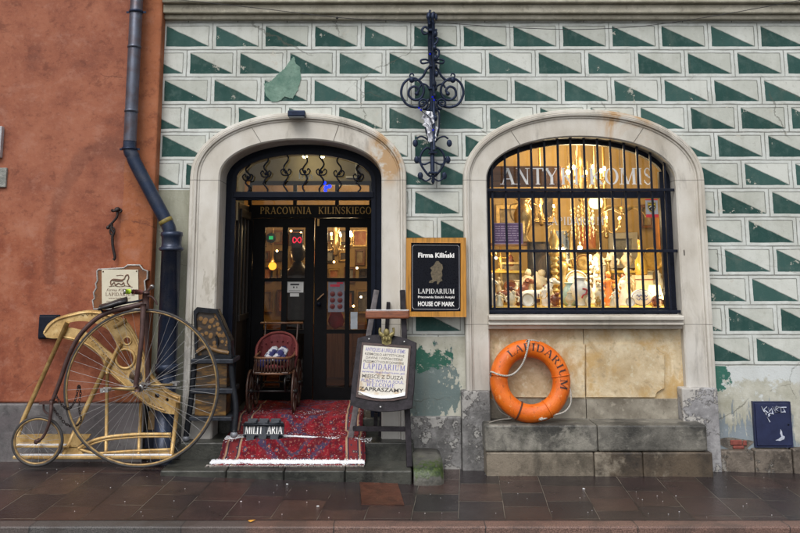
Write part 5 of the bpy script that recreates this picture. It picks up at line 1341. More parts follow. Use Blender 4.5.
tag(ob, 'crumpled silvery white foil caught inside the iron bracket', 'foil')
o = empty('blue_lamp_string', W(432, 98, -.24), 'few small deep blue lights tangled in the iron bracket', 'lights'); BL2 = emit('deep_blue_light', (.01, .02, .7), .5)
for a, q in ((432.5, 97), (434, 100), (419, 108), (421, 110), (430, 54), (433, 130)):
    b = MB(); b.ball(B(a, q, -.25), .009, n=6); b.build('bulb', BL2, o)
b = MB(); b.tube(spline([B(430, 54, -.24), B(434, 75, -.25), B(432.5, 97, -.24), B(421, 109, -.24), B(430, 118, -.23), B(433, 130, -.24)], 6), .004, 5); b.build('cord', M['iron'], o)

# ------------------------------------------------------------------ black sign board
a, c_ = W(406, 316.5, -.13), W(465, 238, -.13); o = empty('shop_sign_board', ((a.x+c_.x)/2, -.13, a.z), 'black shop sign with an ochre frame hung between the door and the window', 'sign')
yo = -.13; tl = math.radians(-.4); ctr = Vector(((a.x+c_.x)/2, yo, (a.z+c_.z)/2)); hw, hh = (c_.x - a.x)/2, (c_.z - a.z)/2
def SB(u, v_, l=0.0):
    x, z = u * hw, v_ * hh
    return ctr + Vector((x*math.cos(tl) - z*math.sin(tl), -l, x*math.sin(tl) + z*math.cos(tl)))
fw_, fh_ = 5/29.5, 5/39.2
b = MB(); b.plate([[(-1,-1),(1,-1),(1,1),(-1,1)], [(-1+fw_,-1+fh_),(-1+fw_,1-fh_),(1-fw_,1-fh_),(1-fw_,-1+fh_)]], lambda u, v_: SB(u, v_, .035), lambda u, v_: SB(u, v_, -.01)); b.build('frame', wood('ochre_varnished_frame', (.50, .23, .035), .4, 'z', 5), o, bevel=.005)
b = MB(); b.plate([[(-1+fw_-.01,-1+fh_-.01),(1-fw_+.01,-1+fh_-.01),(1-fw_+.01,1-fh_+.01),(-1+fw_-.01,1-fh_+.01)]], lambda u, v_: SB(u, v_, .015), lambda u, v_: SB(u, v_, -.008)); b.build('panel', simple('black_sign_paint', (.006, .007, .012), .3, 0, .3, 10, .05, spec=.15), o)
LN = simple('grey_white_line', (.42, .42, .45), .5, 0, .1, 30, 0)
b = MB(); e = [(-.78, -.80), (.78, -.80), (.78, .80), (-.78, .80)]; cu = .075
oc = [(-.74, -.82), (.74, -.82), (.79, -.77), (.79, .78), (.74, .82), (-.74, .82), (-.79, .78), (-.79, -.77)]; ic = [(q[0] * .982, q[1] * .986) for q in oc]
b.plate([oc, ic[::-1]], lambda u, v_: SB(u, v_, .0175), lambda u, v_: SB(u, v_, .0145)); b.build('border_line', LN, o)
fs_ = lambda u, v_, l: SB(u, v_, .0165 + l)
for k_, (tx, v0, v1) in enumerate((('Firma Kiliński', .50, .62), ('LAPIDARIUM', -.42, -.30), ('Pracownia Sztuki Antyki', -.535, -.475), ('HOUSE OF MARK', -.735, -.62))):
    b = MB()
    if k_ == 1: put_serif(b, tx, fs_, -.60, .62, v0, v1, .05)
    elif k_ == 0:                                        # n with a stroke set over it by hand
        put_sans(b, 'Firma Kilinski', fs_, -.60, .62, v0, v1, .05)
        wa, wb, wt0 = sans_mesh('Firma Kili', .05)[2], sans_mesh('Firma Kilin', .05)[2], sans_mesh('Firma Kilinski', .05)[2]; uc = -.60 + 1.22 * (wa + wb) / 2 / wt0 + .01
        b.add([fs_(uc - .012, v1 + .005, 0), fs_(uc + .012, v1 + .005, 0), fs_(uc + .035, v1 + .045, 0), fs_(uc + .008, v1 + .045, 0)], [(0, 1, 2, 3)])
    else: put_sans(b, tx, fs_, -.60, .62, v0, v1, (.05, 0, .03, .045)[k_])
    b.build('lettering', M['white_paint'], o)
# worn gilt figure in the middle of the sign
fig = [(-.22,.16),(-.10,.23),(-.02,.33),(.06,.34),(.12,.28),(.18,.25),(.21,.16),(.17,.08),(.19,-.02),(.15,-.10),(.19,-.16),(.10,-.19),(.05,-.26),(-.0,-.24),(.02,-.17),(-.06,-.18),(-.14,-.22),(-.26,-.22),(-.24,-.17),(-.14,-.14),(-.18,-.05),(-.20,.03),(-.16,.10)]
b = MB(); b.flat(fig, lambda u, v_: SB(u + .03, v_ + .07, .0168)); b.build('figure', simple('worn_dull_gilt', (.15, .12, .075), .6, .1, .6, 60, .2), o)

# ------------------------------------------------------------------ steps
stp = empty('entrance_steps', Vector((-.9, -.3, 0)), 'low wet stone steps leading up to the shop door', 'steps')
z1s, z2s = W(300, 470.5, -.57).z, W(300, 442.5, -.2).z
ys1 = -.57
xa_, xb_ = W(160, 470, ys1).x, W(412, 478, ys1).x
b = MB(); seg = [xa_, W(226, 470, ys1).x, W(284, 470, ys1).x, W(345, 470, ys1).x, xb_]
for i in range(4): b = MB(); b.box(seg[i] + .002, ys1 + .004 * (i % 2), -.15, seg[i+1] - .002, -.20, z1s - .002 * (i % 2)); b.build('step', M['step'], stp, bevel=.012)
b = MB(); b.box(W(180, 450, -.2).x, -.20, -.1, W(414, 450, -.2).x, .20, z2s); b.build('step', M['step'], stp, bevel=.012)
b = MB(); b.box(DOOR['i0'] + .003, .20, -.1, DOOR['i1'] - .003, YF + .27, Z_FL - .002); b.build('step', M['step'], stp, bevel=.01)
# mossy guard stone at the end of the steps
MOSS = mat_stone('wet_mossy_stone', (.05, .05, .045), (.20, .19, .165), 5, .35, .5)
s = Shader('mossy_stone', .4); P = s.pos('world'); n1 = s.noise(P, 6, 6, .65); n2 = s.noise(P, 30, 5, .6); x, y, z = s.xyz(P)
c = s.ramp(n1, [(.35, (.055, .055, .05)), (.55, (.15, .145, .125)), (.7, (.24, .23, .20))]); mk = ((z - .20).abs() * -4.0 + n1 * 1.0 + n2 * .5 - (y + .6).abs() * .5).ss(.42, .62)
c = s.mix(mk, c, s.mix(n2.ss(.35, .65), (.012, .026, .008), (.055, .085, .018))); s.color(c); s.bump(n2 + n1, .6, .012)
ga, gb = W(413.5, 470, -.55).x, W(444, 470, -.55).x
o = empty('guard_stone', Vector(((ga+gb)/2, -.35, 0)), 'rounded mossy green guard stone at the right end of the steps', 'stone')
b = MB(); nn = 14; zg = W(428, 452, -.2).z; prof = [(-.60, -.1), (-.605, G0 + .04), (-.60, .155), (-.575, .195), (-.52, .225), (-.42, zg - .012), (-.3, zg), (-.05, zg + .004), (-.05, -.1)]
xs_ = [ga, ga + .02, (ga+gb)/2, gb - .04, gb - .012, gb]; sh_ = [.97, 1, 1, .99, .93, .85]
vs = [(x, -.05 + (y + .05) * q, z * q if z > 0 else z) for x, q in zip(xs_, sh_) for y, z in prof]; n = len(prof)
fs = [(i*n+j, (i+1)*n+j, (i+1)*n+(j+1) % n, i*n+(j+1) % n) for i in range(len(xs_)-1) for j in range(n)] + [tuple(range(n))[::-1], tuple((len(xs_)-1)*n + j for j in range(n))]
b.add(vs, fs, 0, True); b.build('body', s.m, o)

# ------------------------------------------------------------------ carpet over the steps
s = Shader('persian_carpet', .92, spec=.15); U = s.pos('uv'); u, v, _ = s.xyz(U)        # u across (m), v along (m)
wv = s.noise(U, 90, 3); P3 = s.comb(u + (wv - .5) * .012, v + (wv - .5) * .012)
hw_ = .665; ed = hw_ - u.abs()
m1 = s.voro(s.comb(u.abs(), (v.mod(.62) - .31).abs()), 13); m2 = s.voro(s.comb(u.abs() + .13, (v.mod(.62) - .31).abs()), 30, out='Color')
m3 = s.noise(s.comb(u.abs(), (v.mod(.62) - .31).abs()), 11, 2)
c = s.mix(m3.ss(.45, .55), (.105, .006, .012), (.21, .010, .018))
c = s.mix(m1.lt(.26), c, (.045, .035, .075)); c = s.mix(m1.lt(.15), c, (.36, .19, .14)); c = s.mix(m1.lt(.08), c, (.40, .02, .025))
dm = u.abs() * .9 + (v.mod(.62) - .31).abs()
mm = s.noise(U, 16, 4, .7)
c = s.mix((dm + (mm - .5) * .16).near(.30, .035) * mm.gt(.46), c, (.045, .04, .085)); c = s.mix((dm + (mm - .5) * .1).near(.14, .02) * mm.lt(.56), c, (.055, .04, .075)); c = s.mix(mm.ss(.56, .62) * .7, c, (.12, .018, .025)); c = s.mix(s.noise(U, 48, 3, .7).ss(.56, .64) * .7, c, (.33, .17, .12)); c = s.mix(s.noise(U, 39, 3, .7).ss(.58, .65) * .8, c, (.03, .025, .045))
bz_ = s.voro(s.comb(u * 1.0, v), 26)
bord = ed.lt(.17); bc = s.mix(bz_.lt(.33), (.20, .03, .032), (.045, .04, .065)); bc = s.mix(bz_.lt(.17), bc, (.34, .22, .14))
c = s.mix(bord, c, bc)
for d_, w__, col in ((.17, .009, (.38, .25, .16)), (.155, .006, (.035, .03, .05)), (.05, .008, (.36, .24, .15)), (.065, .006, (.03, .03, .045)), (.02, .012, (.09, .012, .02))): c = s.mix(ed.near(d_, w__), c, col)
pile = s.noise(U, 220, 3, .7); big = s.noise(U, 4, 4)
c = s.mix(pile.ss(.45, .75) * .45, c, (.06, .015, .018)); c = s.mix(big.ss(.5, .7) * .3, c, (.32, .03, .035)); c = s.mix(big.ss(.47, .33) * .5, c, (.06, .012, .018)); s.color(c); s.bump(pile, .6, .004)
o = empty('carpet', Vector((-.83, -.1, z1s)), 'red persian carpet with dark blue motifs laid over the door steps', 'carpet')
xc0, xc1 = W(219, 463, -.36).x, W(364.5, 463, -.36).x
path = [(-.43, z1s + .006), (-.37, z1s + .014), (-.31, z1s + .026), (-.262, z1s + .050), (-.236, z1s + .085), (-.222, z2s - .03), (-.204, z2s - .002), (-.165, z2s + .014), (-.08, z2s + .010), (.03, z2s + .016), (.09, z2s + .032), (.140, z2s + .058), (.170, z2s + .095), (.188, Z_FL - .03), (.206, Z_FL + .000), (.26, Z_FL + .014), (.5, Z_FL + .010), (.8, Z_FL + .010), (YD - .04, Z_FL + .010)]
path = spline([Vector((0, y, z)) for y, z in path], 4); L = [0]
for p, q in zip(path, path[1:]): L.append(L[-1] + (q - p).length)
nx = 28; vs, uv = [], []
for p, l in zip(path, L):
    for i in range(nx + 1):
        t = i / nx; wob = .020 * mnoise.noise(Vector((t * 4, l * 5, 1))) + .012 * mnoise.noise(Vector((t * 11, l * 8, 3)))
        sk = -.10 * max(0, -p.y - .2) * (1 - t) * 2.2 + .0
        x = xc0 + (xc1 - xc0) * t + .012 * mnoise.noise(Vector((l * 4, 7, t))) + sk + (.0 if p.y < .1 else .03 * (1 - 2*t))
        if p.y < -.26: wob *= .25
        up = max(wob, -.004)
        vs.append((x, p.y - (abs(wob) if p.z > z2s + .02 and p.y < .19 or (p.y < -.2 and p.z > z1s + .03) else 0), p.z + up)); uv.append(((t - .5) * 2 * hw_, l))
n = nx + 1
fs = [(j*n+i, j*n+i+1, (j+1)*n+i+1, (j+1)*n+i) for j in range(len(path)-1) for i in range(nx)]
b = MB(); b.add(vs, fs, 0, True); b.uv = uv; ob = b.build('pile', s.m, o); sf_ = ob.modifiers.new('thick', 'SOLIDIFY'); sf_.thickness = .007; sf_.offset = 1
b = MB(); R_ = random.Random(8)
for i in range(170):
    x = xc0 - .09 + (xc1 - xc0 + .085) * i / 169; b.tube([(x + .0, -.415, z1s + .008), (x + R_.uniform(-.008, .008), -.455 - R_.uniform(0, .02), z1s + .005)], .0032, 4)
b.build('fringe', simple('pale_wool_fringe', (.55, .50, .46), .9), o)
# sleet lying on the carpet
SN = simple('granular_snow', (.86, .87, .90), .55, 0, .04, 40, .3); b = MB(); R_ = random.Random(5)
def carpet_z(y):
    for p, q in zip(path, path[1:]):
        if p.y <= y <= q.y: return p.z + (q.z - p.z) * ((y - p.y) / max(1e-6, q.y - p.y)) + .008
    return z1s + .01
def grain(x, y, z, r_):
    c = Vector((x, y, z)); d = [Vector((r_, 0, 0)), Vector((0, r_, 0)), Vector((-r_, 0, 0)), Vector((0, -r_, 0)), Vector((0, 0, r_ * .8))]
    b.add([c + q for q in d], [(0,1,4),(1,2,4),(2,3,4),(3,0,4),(3,2,1,0)])
for i in range(15000):                                    # band along the lower hem
    t = R_.random(); y = -.375 - R_.gauss(0, .020); y = max(-.44, min(-.31, y)); x = xc0 - .07 + (xc1 - xc0 + .07) * t
    if mnoise.noise(Vector((x * 7, y * 9, 2))) + .5 * mnoise.noise(Vector((x * 25, y * 40, 5))) + .50 < R_.random() * .5: continue
    grain(x, y, carpet_z(y) + R_.uniform(-.002, .006), R_.uniform(.0022, .0062))
pL = lambda px, Y: W(px, 440, Y).x
for i in range(9000):                                    # drift on the second step: heavy at its left end, a thin sweep across
    t = R_.random(); x = xc0 + .0 + 1.30 * t
    yc = -.10 + (.075 * math.sin(t * 5.2 - .4) if t > .3 else .02); wd_ = .055 if t < .3 else .020 + .012 * math.sin(t * 9)
    y = yc + R_.gauss(0, wd_)
    dens = (.85 if t < .28 else .10 + .38 * max(0, math.sin(t * 6.5 - 1.2))) * (.55 + .9 * mnoise.noise(Vector((x * 9, 4, y * 14))) + .35)
    if R_.random() > dens: continue
    if not -.208 < y < .17: continue
    grain(x, y, carpet_z(y) + R_.uniform(-.003, .003), R_.uniform(.0025, .0065))
for i in range(500):
    x = R_.uniform(xc0, xc1); y = R_.uniform(-.3, .5); grain(x, y, carpet_z(y) + .004, R_.uniform(.002, .004))
ob = b.build('snow', SN, loc=Vector((-.8, -.3, z1s))); tag(ob, 'grainy white sleet lying in bands on the red carpet', 'snow', kind='stuff')

# ------------------------------------------------------------------ MILITARIA track link
p = W(263, 440, -.10); p.z = z2s + .022; o = empty('track_link', p, 'black iron tank track link lettered MILITARIA standing on the carpet', 'sign')
TK = simple('black_track_iron', (.018, .022, .03), .4, .4, .5, 25, .3); xw0, xw1 = W(244.5, 432, -.10).x, W(284, 432, -.10).x; zk0, zk1 = p.z + .010, p.z + .135
tilt = lambda x, z, l=0.0: Vector((x, -.155 + (z - zk0) * .35 - l * .94, z + l * .33))
b = MB(); b.plate([[(xw0, zk0 + .01), (xw0 + .02, zk0), (xw1 - .02, zk0), (xw1, zk0 + .01), (xw1 + .005, zk1 - .02), (xw1 - .01, zk1), (xw0 + .01, zk1), (xw0 - .005, zk1 - .02)]], lambda x, z: tilt(x, z, .018), lambda x, z: tilt(x, z, -.02))
b.build('plate', TK, o, bevel=.006)
for i in range(3):
    x = xw0 + (xw1 - xw0) * (.20 + .30 * i); b = MB(); b.plate([[(x - .03, zk0 - .030), (x + .03, zk0 - .030), (x + .03, zk0 + .018), (x - .03, zk0 + .018)]], lambda x, z: tilt(x, z, .035), lambda x, z: tilt(x, z, -.02)); b.build('lug', TK, o, bevel=.008)
    x = xw0 + (xw1 - xw0) * (.22 + .29 * i); b = MB(); b.plate([[(x - .035, zk1 - .012), (x + .035, zk1 - .012), (x + .035, zk1 + .016), (x - .035, zk1 + .016)]], lambda x, z: tilt(x, z, .034), lambda x, z: tilt(x, z, -.02)); b.build('lug', TK, o, bevel=.008)
b = MB(); b.tube([tilt(xw0 - .0, zk1 - .026, .03), tilt(xw1 + .0, zk1 - .026, .03)], .014, 8); b.tube([tilt(xw0 + .01, zk0 + .012, .02), tilt(xw1 - .01, zk0 + .012, .02)], .009, 8); b.plate([[( (xw0+xw1)/2 + .002, zk0 + .02), ((xw0+xw1)/2 + .022, zk0 + .02), ((xw0+xw1)/2 + .022, zk1 - .03), ((xw0+xw1)/2 + .002, zk1 - .03)]], lambda x, z: tilt(x, z, .028), lambda x, z: tilt(x, z, .0)); b.build('rib', TK, o)
b = MB(); ft = lambda x, z, l: tilt(x, z, .0195 + l); xm_ = (xw0 + xw1)/2
put_serif(b, 'MILIT', ft, xw0 + .012, xm_ - .004, zk0 + .026, zk0 + .098, .0); b.build('lettering', M['white_paint'], o)
b = MB(); put_serif(b, 'ARIA', ft, xm_ + .03, xw1 - .008, zk0 + .026, zk0 + .098, .0); b.build('lettering', M['white_paint'], o)
# ------------------------------------------------------------------ stone bench under the window
YB = -.30; o = empty('stone_bench', Vector((W(598, 470, YB).x, YB, 0)), 'wet grey stone bench under the barred window, in two courses', 'bench')
xb0, xb1, xbm, xbl = W(485, 440, YB).x, W(708, 440, YB).x, W(598, 440, YB).x, W(594.5, 465, YB).x
zb0, zb1 = W(600, 452, YB).z, W(600, 425, YB).z
for x0, x1, d in ((xb0, xbm - .003, 0), (xbm + .003, xb1, .008)):
    b = MB(); b.box(x0, YB + d, zb0 + .002, x1, .028, zb1 - d * .3); b.build('top_slab', M['bench'], o, bevel=.016)
b = MB(); b.box(xb0 + .01, YB + .004, -.2, xbl - .002, .028, zb0 - .003); b.build('base_block', mat_stone('pale_brown_block', (.085, .073, .056), (.23, .195, .15), 3.2, .45, .45, stain=(.055, .048, .038)), o, bevel=.014)
b = MB(); b.box(xbl + .002, YB - .008, -.2, W(643, 465, YB).x - .001, .028, zb0 - .002); b.build('base_block', M['bench_low'], o, bevel=.014)
b = MB(); b.box(W(643, 465, YB).x + .001, YB - .010, -.2, xb1 + .03, .028, zb0 - .001); b.build('base_block', M['bench_low'], o, bevel=.014)

# ------------------------------------------------------------------ lifebuoy
Rr, rr = 30.0/107.6, 8.5/107.6
cB = W(530, 380, -.15); cB.z = zb1 + (Rr + rr) * .985; 
lean = math.radians(9); up_ = Vector((0, math.sin(lean), math.cos(lean))); nrm = Vector((0, -math.cos(lean), math.sin(lean))); ex = Vector((1, 0, 0))
def LB(a, w, k=1.0):                                     # a: angle round the ring, w: angle round its section (0 = outer side, 90 deg = front)
    d = ex * math.cos(a) + up_ * math.sin(a)
    return cB + d * (Rr + rr * k * math.cos(w)) + nrm * (rr * .92 * k * math.sin(w))
o = empty('lifebuoy', Vector((cB.x, cB.y - .05, zb1)), 'orange lifebuoy with a white rope leaning on the wall at the bench\'s left end', 'lifebuoy')
s = Shader('orange_painted_canvas', .42); P = s.pos('object'); n1 = s.noise(P, 5, 5, .6); n2 = s.noise(P, 90, 4)
c = s.ramp(n1, [(.3, (.62, .105, .004)), (.55, (.74, .150, .005)), (.75, (.80, .195, .012))]); c = s.mix(n2.ss(.66, .8) * .5, c, (.35, .09, .02)); c = s.mix(s.noise(P, 11, 7, .72).ss(.56, .66) * .45, c, (.50, .085, .006)); c = s.mix(s.noise(P, 38, 5, .7, stretch=(1, 1, .4)).ss(.58, .67) * .7, c, (.24, .07, .02)); c = s.mix(s.noise(P, 23, 6, .72).ss(.58, .66) * .6, c, (.82, .36, .12))
s.color(c); s.bump(n2 * 1.2 + n1 + s.noise(P, 220, 2) * .8, .4, .005); s.set('Roughness', NX.op('MULTIPLY_ADD', n1, .6, .15))
NA, NW = 72, 20
vs = [LB(2*PI*i/NA, 2*PI*j/NW, 1 + .030 * mnoise.noise(Vector((math.cos(2*PI*i/NA)*2, math.sin(2*PI*i/NA)*2, j*.3))) + .012 * mnoise.noise(Vector((math.cos(2*PI*i/NA)*9, math.sin(2*PI*i/NA)*9, j*.7)))) for i in range(NA) for j in range(NW)]
fs = [(i*NW+j, i*NW+(j+1) % NW, ((i+1) % NA)*NW+(j+1) % NW, ((i+1) % NA)*NW+j) for i in range(NA) for j in range(NW)]
b = MB(); b.add(vs, fs, 0, True); b.build('ring', s.m, o)
b = MB()
polys, wt_ = serif_polys('LAPIDARIUM', .12); a0, a1 = math.radians(131), math.radians(-16)
for i, p in enumerate(polys):
    q = []; vgr, fgr = quad_grid(p)
    for x, y in vgr:
        a = a0 + (a1 - a0) * x / wt_; w = math.radians(106 - 48 * y); q.append(LB(a, w, 1.026 + .0008 * (i % 8)))
    b.add(q, fgr)
b.build('lettering', simple('dark_brown_lettering', (.055, .02, .014), .6, 0, .2, 30, 0), o)
for a, m_ in ((math.radians(246), simple('dark_strap', (.10, .03, .015), .7)), (math.radians(172), s.m), (math.radians(8), s.m), (math.radians(300), s.m)):
    b = MB(); b.tube([LB(a, 2*PI*j/22, 1.02) for j in range(22)], .008 if m_ is not s.m else .006, 6, True); b.build('strap', m_, o)
s = Shader('dirty_white_rope', .85); P = s.pos('object'); x, y, z = s.xyz(P); n1 = s.noise(P, 14, 5, .7); tw = NX.op('SINE', (x * 1.0 + z * 1.0 + y * .7) * 420.0)
s.color(s.mix(tw.ss(-.9, .2), (.34, .32, .28), s.mix(n1.ss(.35, .65), (.50, .47, .40), (.66, .64, .59)))); s.bump(tw, .6, .004); ROPE = s.m
LP = lambda px, py, y: W(px, py, y)
b = MB(); b.tube(spline([LP(525, 343, -.13), LP(529, 339.8, -.19), LP(528.3, 344, -.235), LP(526.8, 352, -.25), LP(523.5, 362, -.24), LP(518, 370, -.24), LP(512, 374.6, -.25), LP(505, 375.8, -.27), LP(497, 374, -.26), LP(491, 372, -.21), LP(491.2, 378, -.16), LP(493, 386, -.13)], 6), .0085, 8)
b.tube(spline([LP(529, 340.5, -.19), LP(533, 340.2, -.19), LP(539, 341.5, -.17)], 5), .006, 7)
b.tube(spline([LP(569, 378, -.14), LP(569.5, 386, -.17), LP(571, 396, -.19), LP(570, 405, -.2), LP(564, 412, -.22), LP(553, 415.2, -.23), LP(549, 416.5, -.22), LP(545, 418.5, -.25), LP(539, 419.5, -.27)], 6), .0075, 8); b.ball(LP(541.5, 419, -.26), .022, .018, .014, 6, .4)
b.build('rope', ROPE, o)
b = MB(); b.tube(spline([LP(492, 388, -.13), LP(494, 400, -.13), LP(501, 412, -.16), LP(512, 418, -.2), LP(500, 419.5, -.22), LP(489, 422.5, -.24)], 6), .004, 6); b.tube(spline([LP(520.5, 401, -.19), LP(514, 412, -.22), LP(508, 418, -.2)], 5), .003, 6); b.build('cord', simple('grey_cord', (.25, .23, .2), .8), o)

# ------------------------------------------------------------------ blue meter box
a, c_ = W(758, 446, -.05), W(789.5, 403.5, -.05); o = empty('meter_box', Vector(((a.x+c_.x)/2, -.03, a.z)), 'dark blue metal box door with white scrawled graffiti in the peeling wall', 'utility box')
BX = simple('dark_blue_enamel', (.022, .030, .082), .4, .1, .3, 12, .15)
b = MB(); b.box(a.x, -.045, a.z, c_.x, .01, c_.z); b.build('door', BX, o, bevel=.005)
b = MB(); b.plate([[(a.x-.014, a.z-.014), (c_.x+.014, a.z-.014), (c_.x+.014, c_.z+.014), (a.x-.014, c_.z+.014)], [(a.x-.003, a.z-.003), (a.x-.003, c_.z+.003), (c_.x+.003, c_.z+.003), (c_.x+.003, a.z-.003)]], lambda x, z: (x, -.036, z), lambda x, z: (x, .01, z)); b.build('frame', BX, o, bevel=.003)
b = MB(); wx, wz = c_.x - a.x, c_.z - a.z; T = lambda u, v_: Vector((a.x + u*wx, -.047, a.z + v_*wz))
for st in ([(.18,.93),(.22,.85),(.26,.80)],[(.34,.92),(.24,.86),(.36,.78)],[(.38,.90),(.40,.80),(.47,.88),(.50,.78)],[(.50,.92),(.56,.82),(.63,.93)],[(.58,.92),(.57,.79),(.70,.79),(.60,.86),(.70,.92),(.60,.93)],[(.74,.92),(.74,.79),(.84,.80)],[(.70,.90),(.90,.91)],[(.80,.91),(.84,.83),(.86,.79)],[(.26,.80),(.30,.72),(.33,.80)],[(.36,.72),(.42,.77),(.52,.75)],[(.42,.73),(.36,.69)]): b.tube([T(*q) for q in st], .0055, 5)
b.tube([T(.32, .68), T(.40, .56)], .004, 5); GP_ = simple('pale_graffiti_paint', (.52, .56, .66), .6, 0, .3, 40); b.build('graffiti', GP_, o)
b = MB(); b.flat([(.52,.13),(.66,.12),(.78,.16),(.80,.22),(.74,.25),(.73,.34),(.69,.40),(.67,.30),(.70,.22),(.62,.17)], lambda u, v_: T(u, v_)); b.build('paint_splash', GP_, o)
b = MB(); b.lathe([(.008, 0), (.008, .004), (0, .005)], T(.93, .5) + Vector((0, .002, 0)), 10, (0, -1, 0)); b.build('lock', M['iron'], o)

# ------------------------------------------------------------------ easel with the notice board
EW = simple('weathered_dark_oak', (.030, .026, .031), .6, 0, .6, 14, .5, c2=(.010, .009, .010), spec=.2); EL = simple('worn_grey_wood', (.15, .135, .14), .65, 0, .5, 22, .4)
E = lambda px, py, Y: W(px, py, Y)
o = empty('easel', Vector((E(385, 460, -.3).x, -.3, z1s)), 'weathered wooden easel with a lettered notice board on the steps beside the carpet', 'easel')
fl, fr_ = WZ(347, 458, z1s), WZ(409.5, 467, z1s)
tl_, tr_ = E(376.5, 290, -.02), E(402.5, 290, -.16)
for f_, t_ in ((fl, tl_), (fr_, tr_)):
    b = MB(); b.bar(f_, t_, .048, .030, (1, .15, 0)); b.build('leg', EL if f_ is fl else EW, o, bevel=.006)
hf = Vector(((fl.x + fr_.x)/2 + .02, .06, z2s)); b = MB(); b.bar(hf, E(388.5, 302, -.08), .035, .030, (1, 0, 0)); b.build('back_leg', EW, o, bevel=.005)
q0, q1 = E(353, 428.5, -.24), E(410, 429, -.36); b = MB(); b.bar(q0, q1, .042, .025, (0, 0, 1)); b.build('crossbar', EW, o, bevel=.005)
b = MB(); b.bar(E(376, 413, -.24), E(375.5, 428, -.22), .035, .025, (1, 0, 0)); b.build('crossbar', EW, o, bevel=.004)
# top rail
b = MB(); q0, q1 = E(365.5, 314.5, -.20), E(409.5, 314.2, -.28); b.bar(q0, q1, .078, .05, (0, .1, 1)); b.build('top_rail', wood('red_brown_rail', (.20, .062, .026), .35, 'x', 5), o, bevel=.014)
b = MB(); b.bar(E(366.5, 310.2, -.20), E(409, 310.3, -.28), .010, .045, (0, .1, 1)); b.build('snow_strip', simple('thin_frost', (.62, .62, .64), .6, 0, .2, 40), o, bevel=.004)
# board: an arched panel
bl, br, tr2, tl2 = E(350.5, 405, -.38), E(412, 408, -.47), E(416.5, 343, -.34), E(358, 338.5, -.25)
def BD(u, v_, l=0.0):
    p = bl * ((1-u)*(1-v_)) + br * (u*(1-v_)) + tr2 * (u*v_) + tl2 * ((1-u)*v_)
    n_ = (br - bl).cross(tl2 - bl).normalized()
    return p + n_ * l
if ((br - bl).cross(tl2 - bl)).y > 0: _BD0 = BD; BD = lambda u, v_, l=0.0: _BD0(u, v_, -l)
top = [(1 - i/16, 1.0 + .085 * (1 - abs(1 - 2*i/16) ** 2.2)) for i in range(17)]; bot = [(i/16, -.0 - .075 * (1 - abs(1 - 2*i/16) ** 2)) for i in range(17)]
outl = bot + [(1.01, .3), (1.0, .94)] + top + [(-.0, .94), (-.01, .3)]
b = MB(); b.plate([outl], lambda u, v_: BD(u, v_, .02), lambda u, v_: BD(u, v_, -.025)); board = b.build('board', EW, o, bevel=.006)
sh0 = [(.12, .18), (.3, .135), (.5, .125), (.7, .15), (.86, .20), (.88, .22), (.88, .90), (.12, .90)]
b = MB(); fr2 = [(.085, .12), (.3, .085), (.5, .075), (.7, .09), (.915, .14), (.915, .94), (.085, .94)]
b.plate([fr2, [(.115, .16), (.115, .905), (.885, .905), (.885, .19), (.7, .14), (.5, .12), (.3, .13)]], lambda u, v_: BD(u, v_, .030), lambda u, v_: BD(u, v_, .015)); b.build('moulding', simple('dark_red_brown_edge', (.06, .03, .025), .5, 0, .4, 20, .3), o, bevel=.003)
s = Shader('aged_notice_paper', .7); P = s.pos('object'); n1 = s.noise(P, 9, 5, .65); n2 = s.noise(P, 3, 4)
s.color(s.mix((n1 * .6 + n2 * .4).ss(.52, .68), s.mix(n1, (.60, .555, .47), (.68, .66, .61)), (.45, .30, .15))); pap = s.m
b = MB(); b.plate([[(.118, .15), (.3, .125), (.5, .118), (.7, .135), (.882, .185), (.882, .90), (.118, .90)]], lambda u, v_: BD(u, v_, .026), lambda u, v_: BD(u, v_, .018)); b.build('sheet', pap, o)
b = MB(); sn = [(.118, .20), (.22, .155), (.35, .125), (.5, .115), (.65, .125), (.8, .155), (.882, .175), (.882, .225), (.80, .20), (.65, .17), (.5, .155), (.35, .165), (.22, .19)]; b.plate([sn], lambda u, v_: BD(u, v_, .040), lambda u, v_: BD(u, v_, .02)); b.build('snow_ledge', SN, o, bevel=.004)
VIO = simple('violet_ink', (.20, .19, .44), .6, 0, .2, 30, 0); BRI = simple('dark_brown_ink', (.10, .09, .085), .6, 0, .2, 30, 0); DKI = simple('near_black_ink', (.035, .03, .03), .6, 0, .2, 30, 0)
fb = lambda u, v_, l: BD(u, v_, .0275 + l)
rows = [('sans', 'ANTIQUES & UNIQUE ITEMS', .16, .83, .815, .875, VIO), ('sans', 'RZEMIOSŁO ARTYSTYCZNE', .155, .82, .755, .793, BRI), ('sans', 'DAWNE I WSPÓŁCZESNE', .18, .80, .70, .737, BRI), ('sans', 'PRZEDMIOTY KOLEKCJONERSKIE', .145, .82, .643, .68, BRI),
        ('serif', 'LAPIDARIUM', .145, .85, .545, .63, VIO), ('sans', 'www.lapidarium.pl', .135, .84, .49, .525, VIO), ('sans', 'MIEJSCE Z DUSZĄ', .145, .835, .41, .468, BRI), ('sans', 'PLACE WITH A SOUL', .14, .845, .35, .397, VIO), ('serif', 'WELCOME', .235, .70, .285, .342, VIO), ('sans', 'ZAPRASZAMY', .13, .85, .218, .277, DKI)]
for k_, tx, u0, u1, v0, v1, ink in rows:
    mb = MB()
    if k_ == 'sans': put_sans(mb, tx, fb, u0, u1, v0, v1, .02 if ink is DKI else .005)
    else: put_serif(mb, tx, fb, u0, u1, v0, v1, .1)
    mb.build('lettering', ink, o)
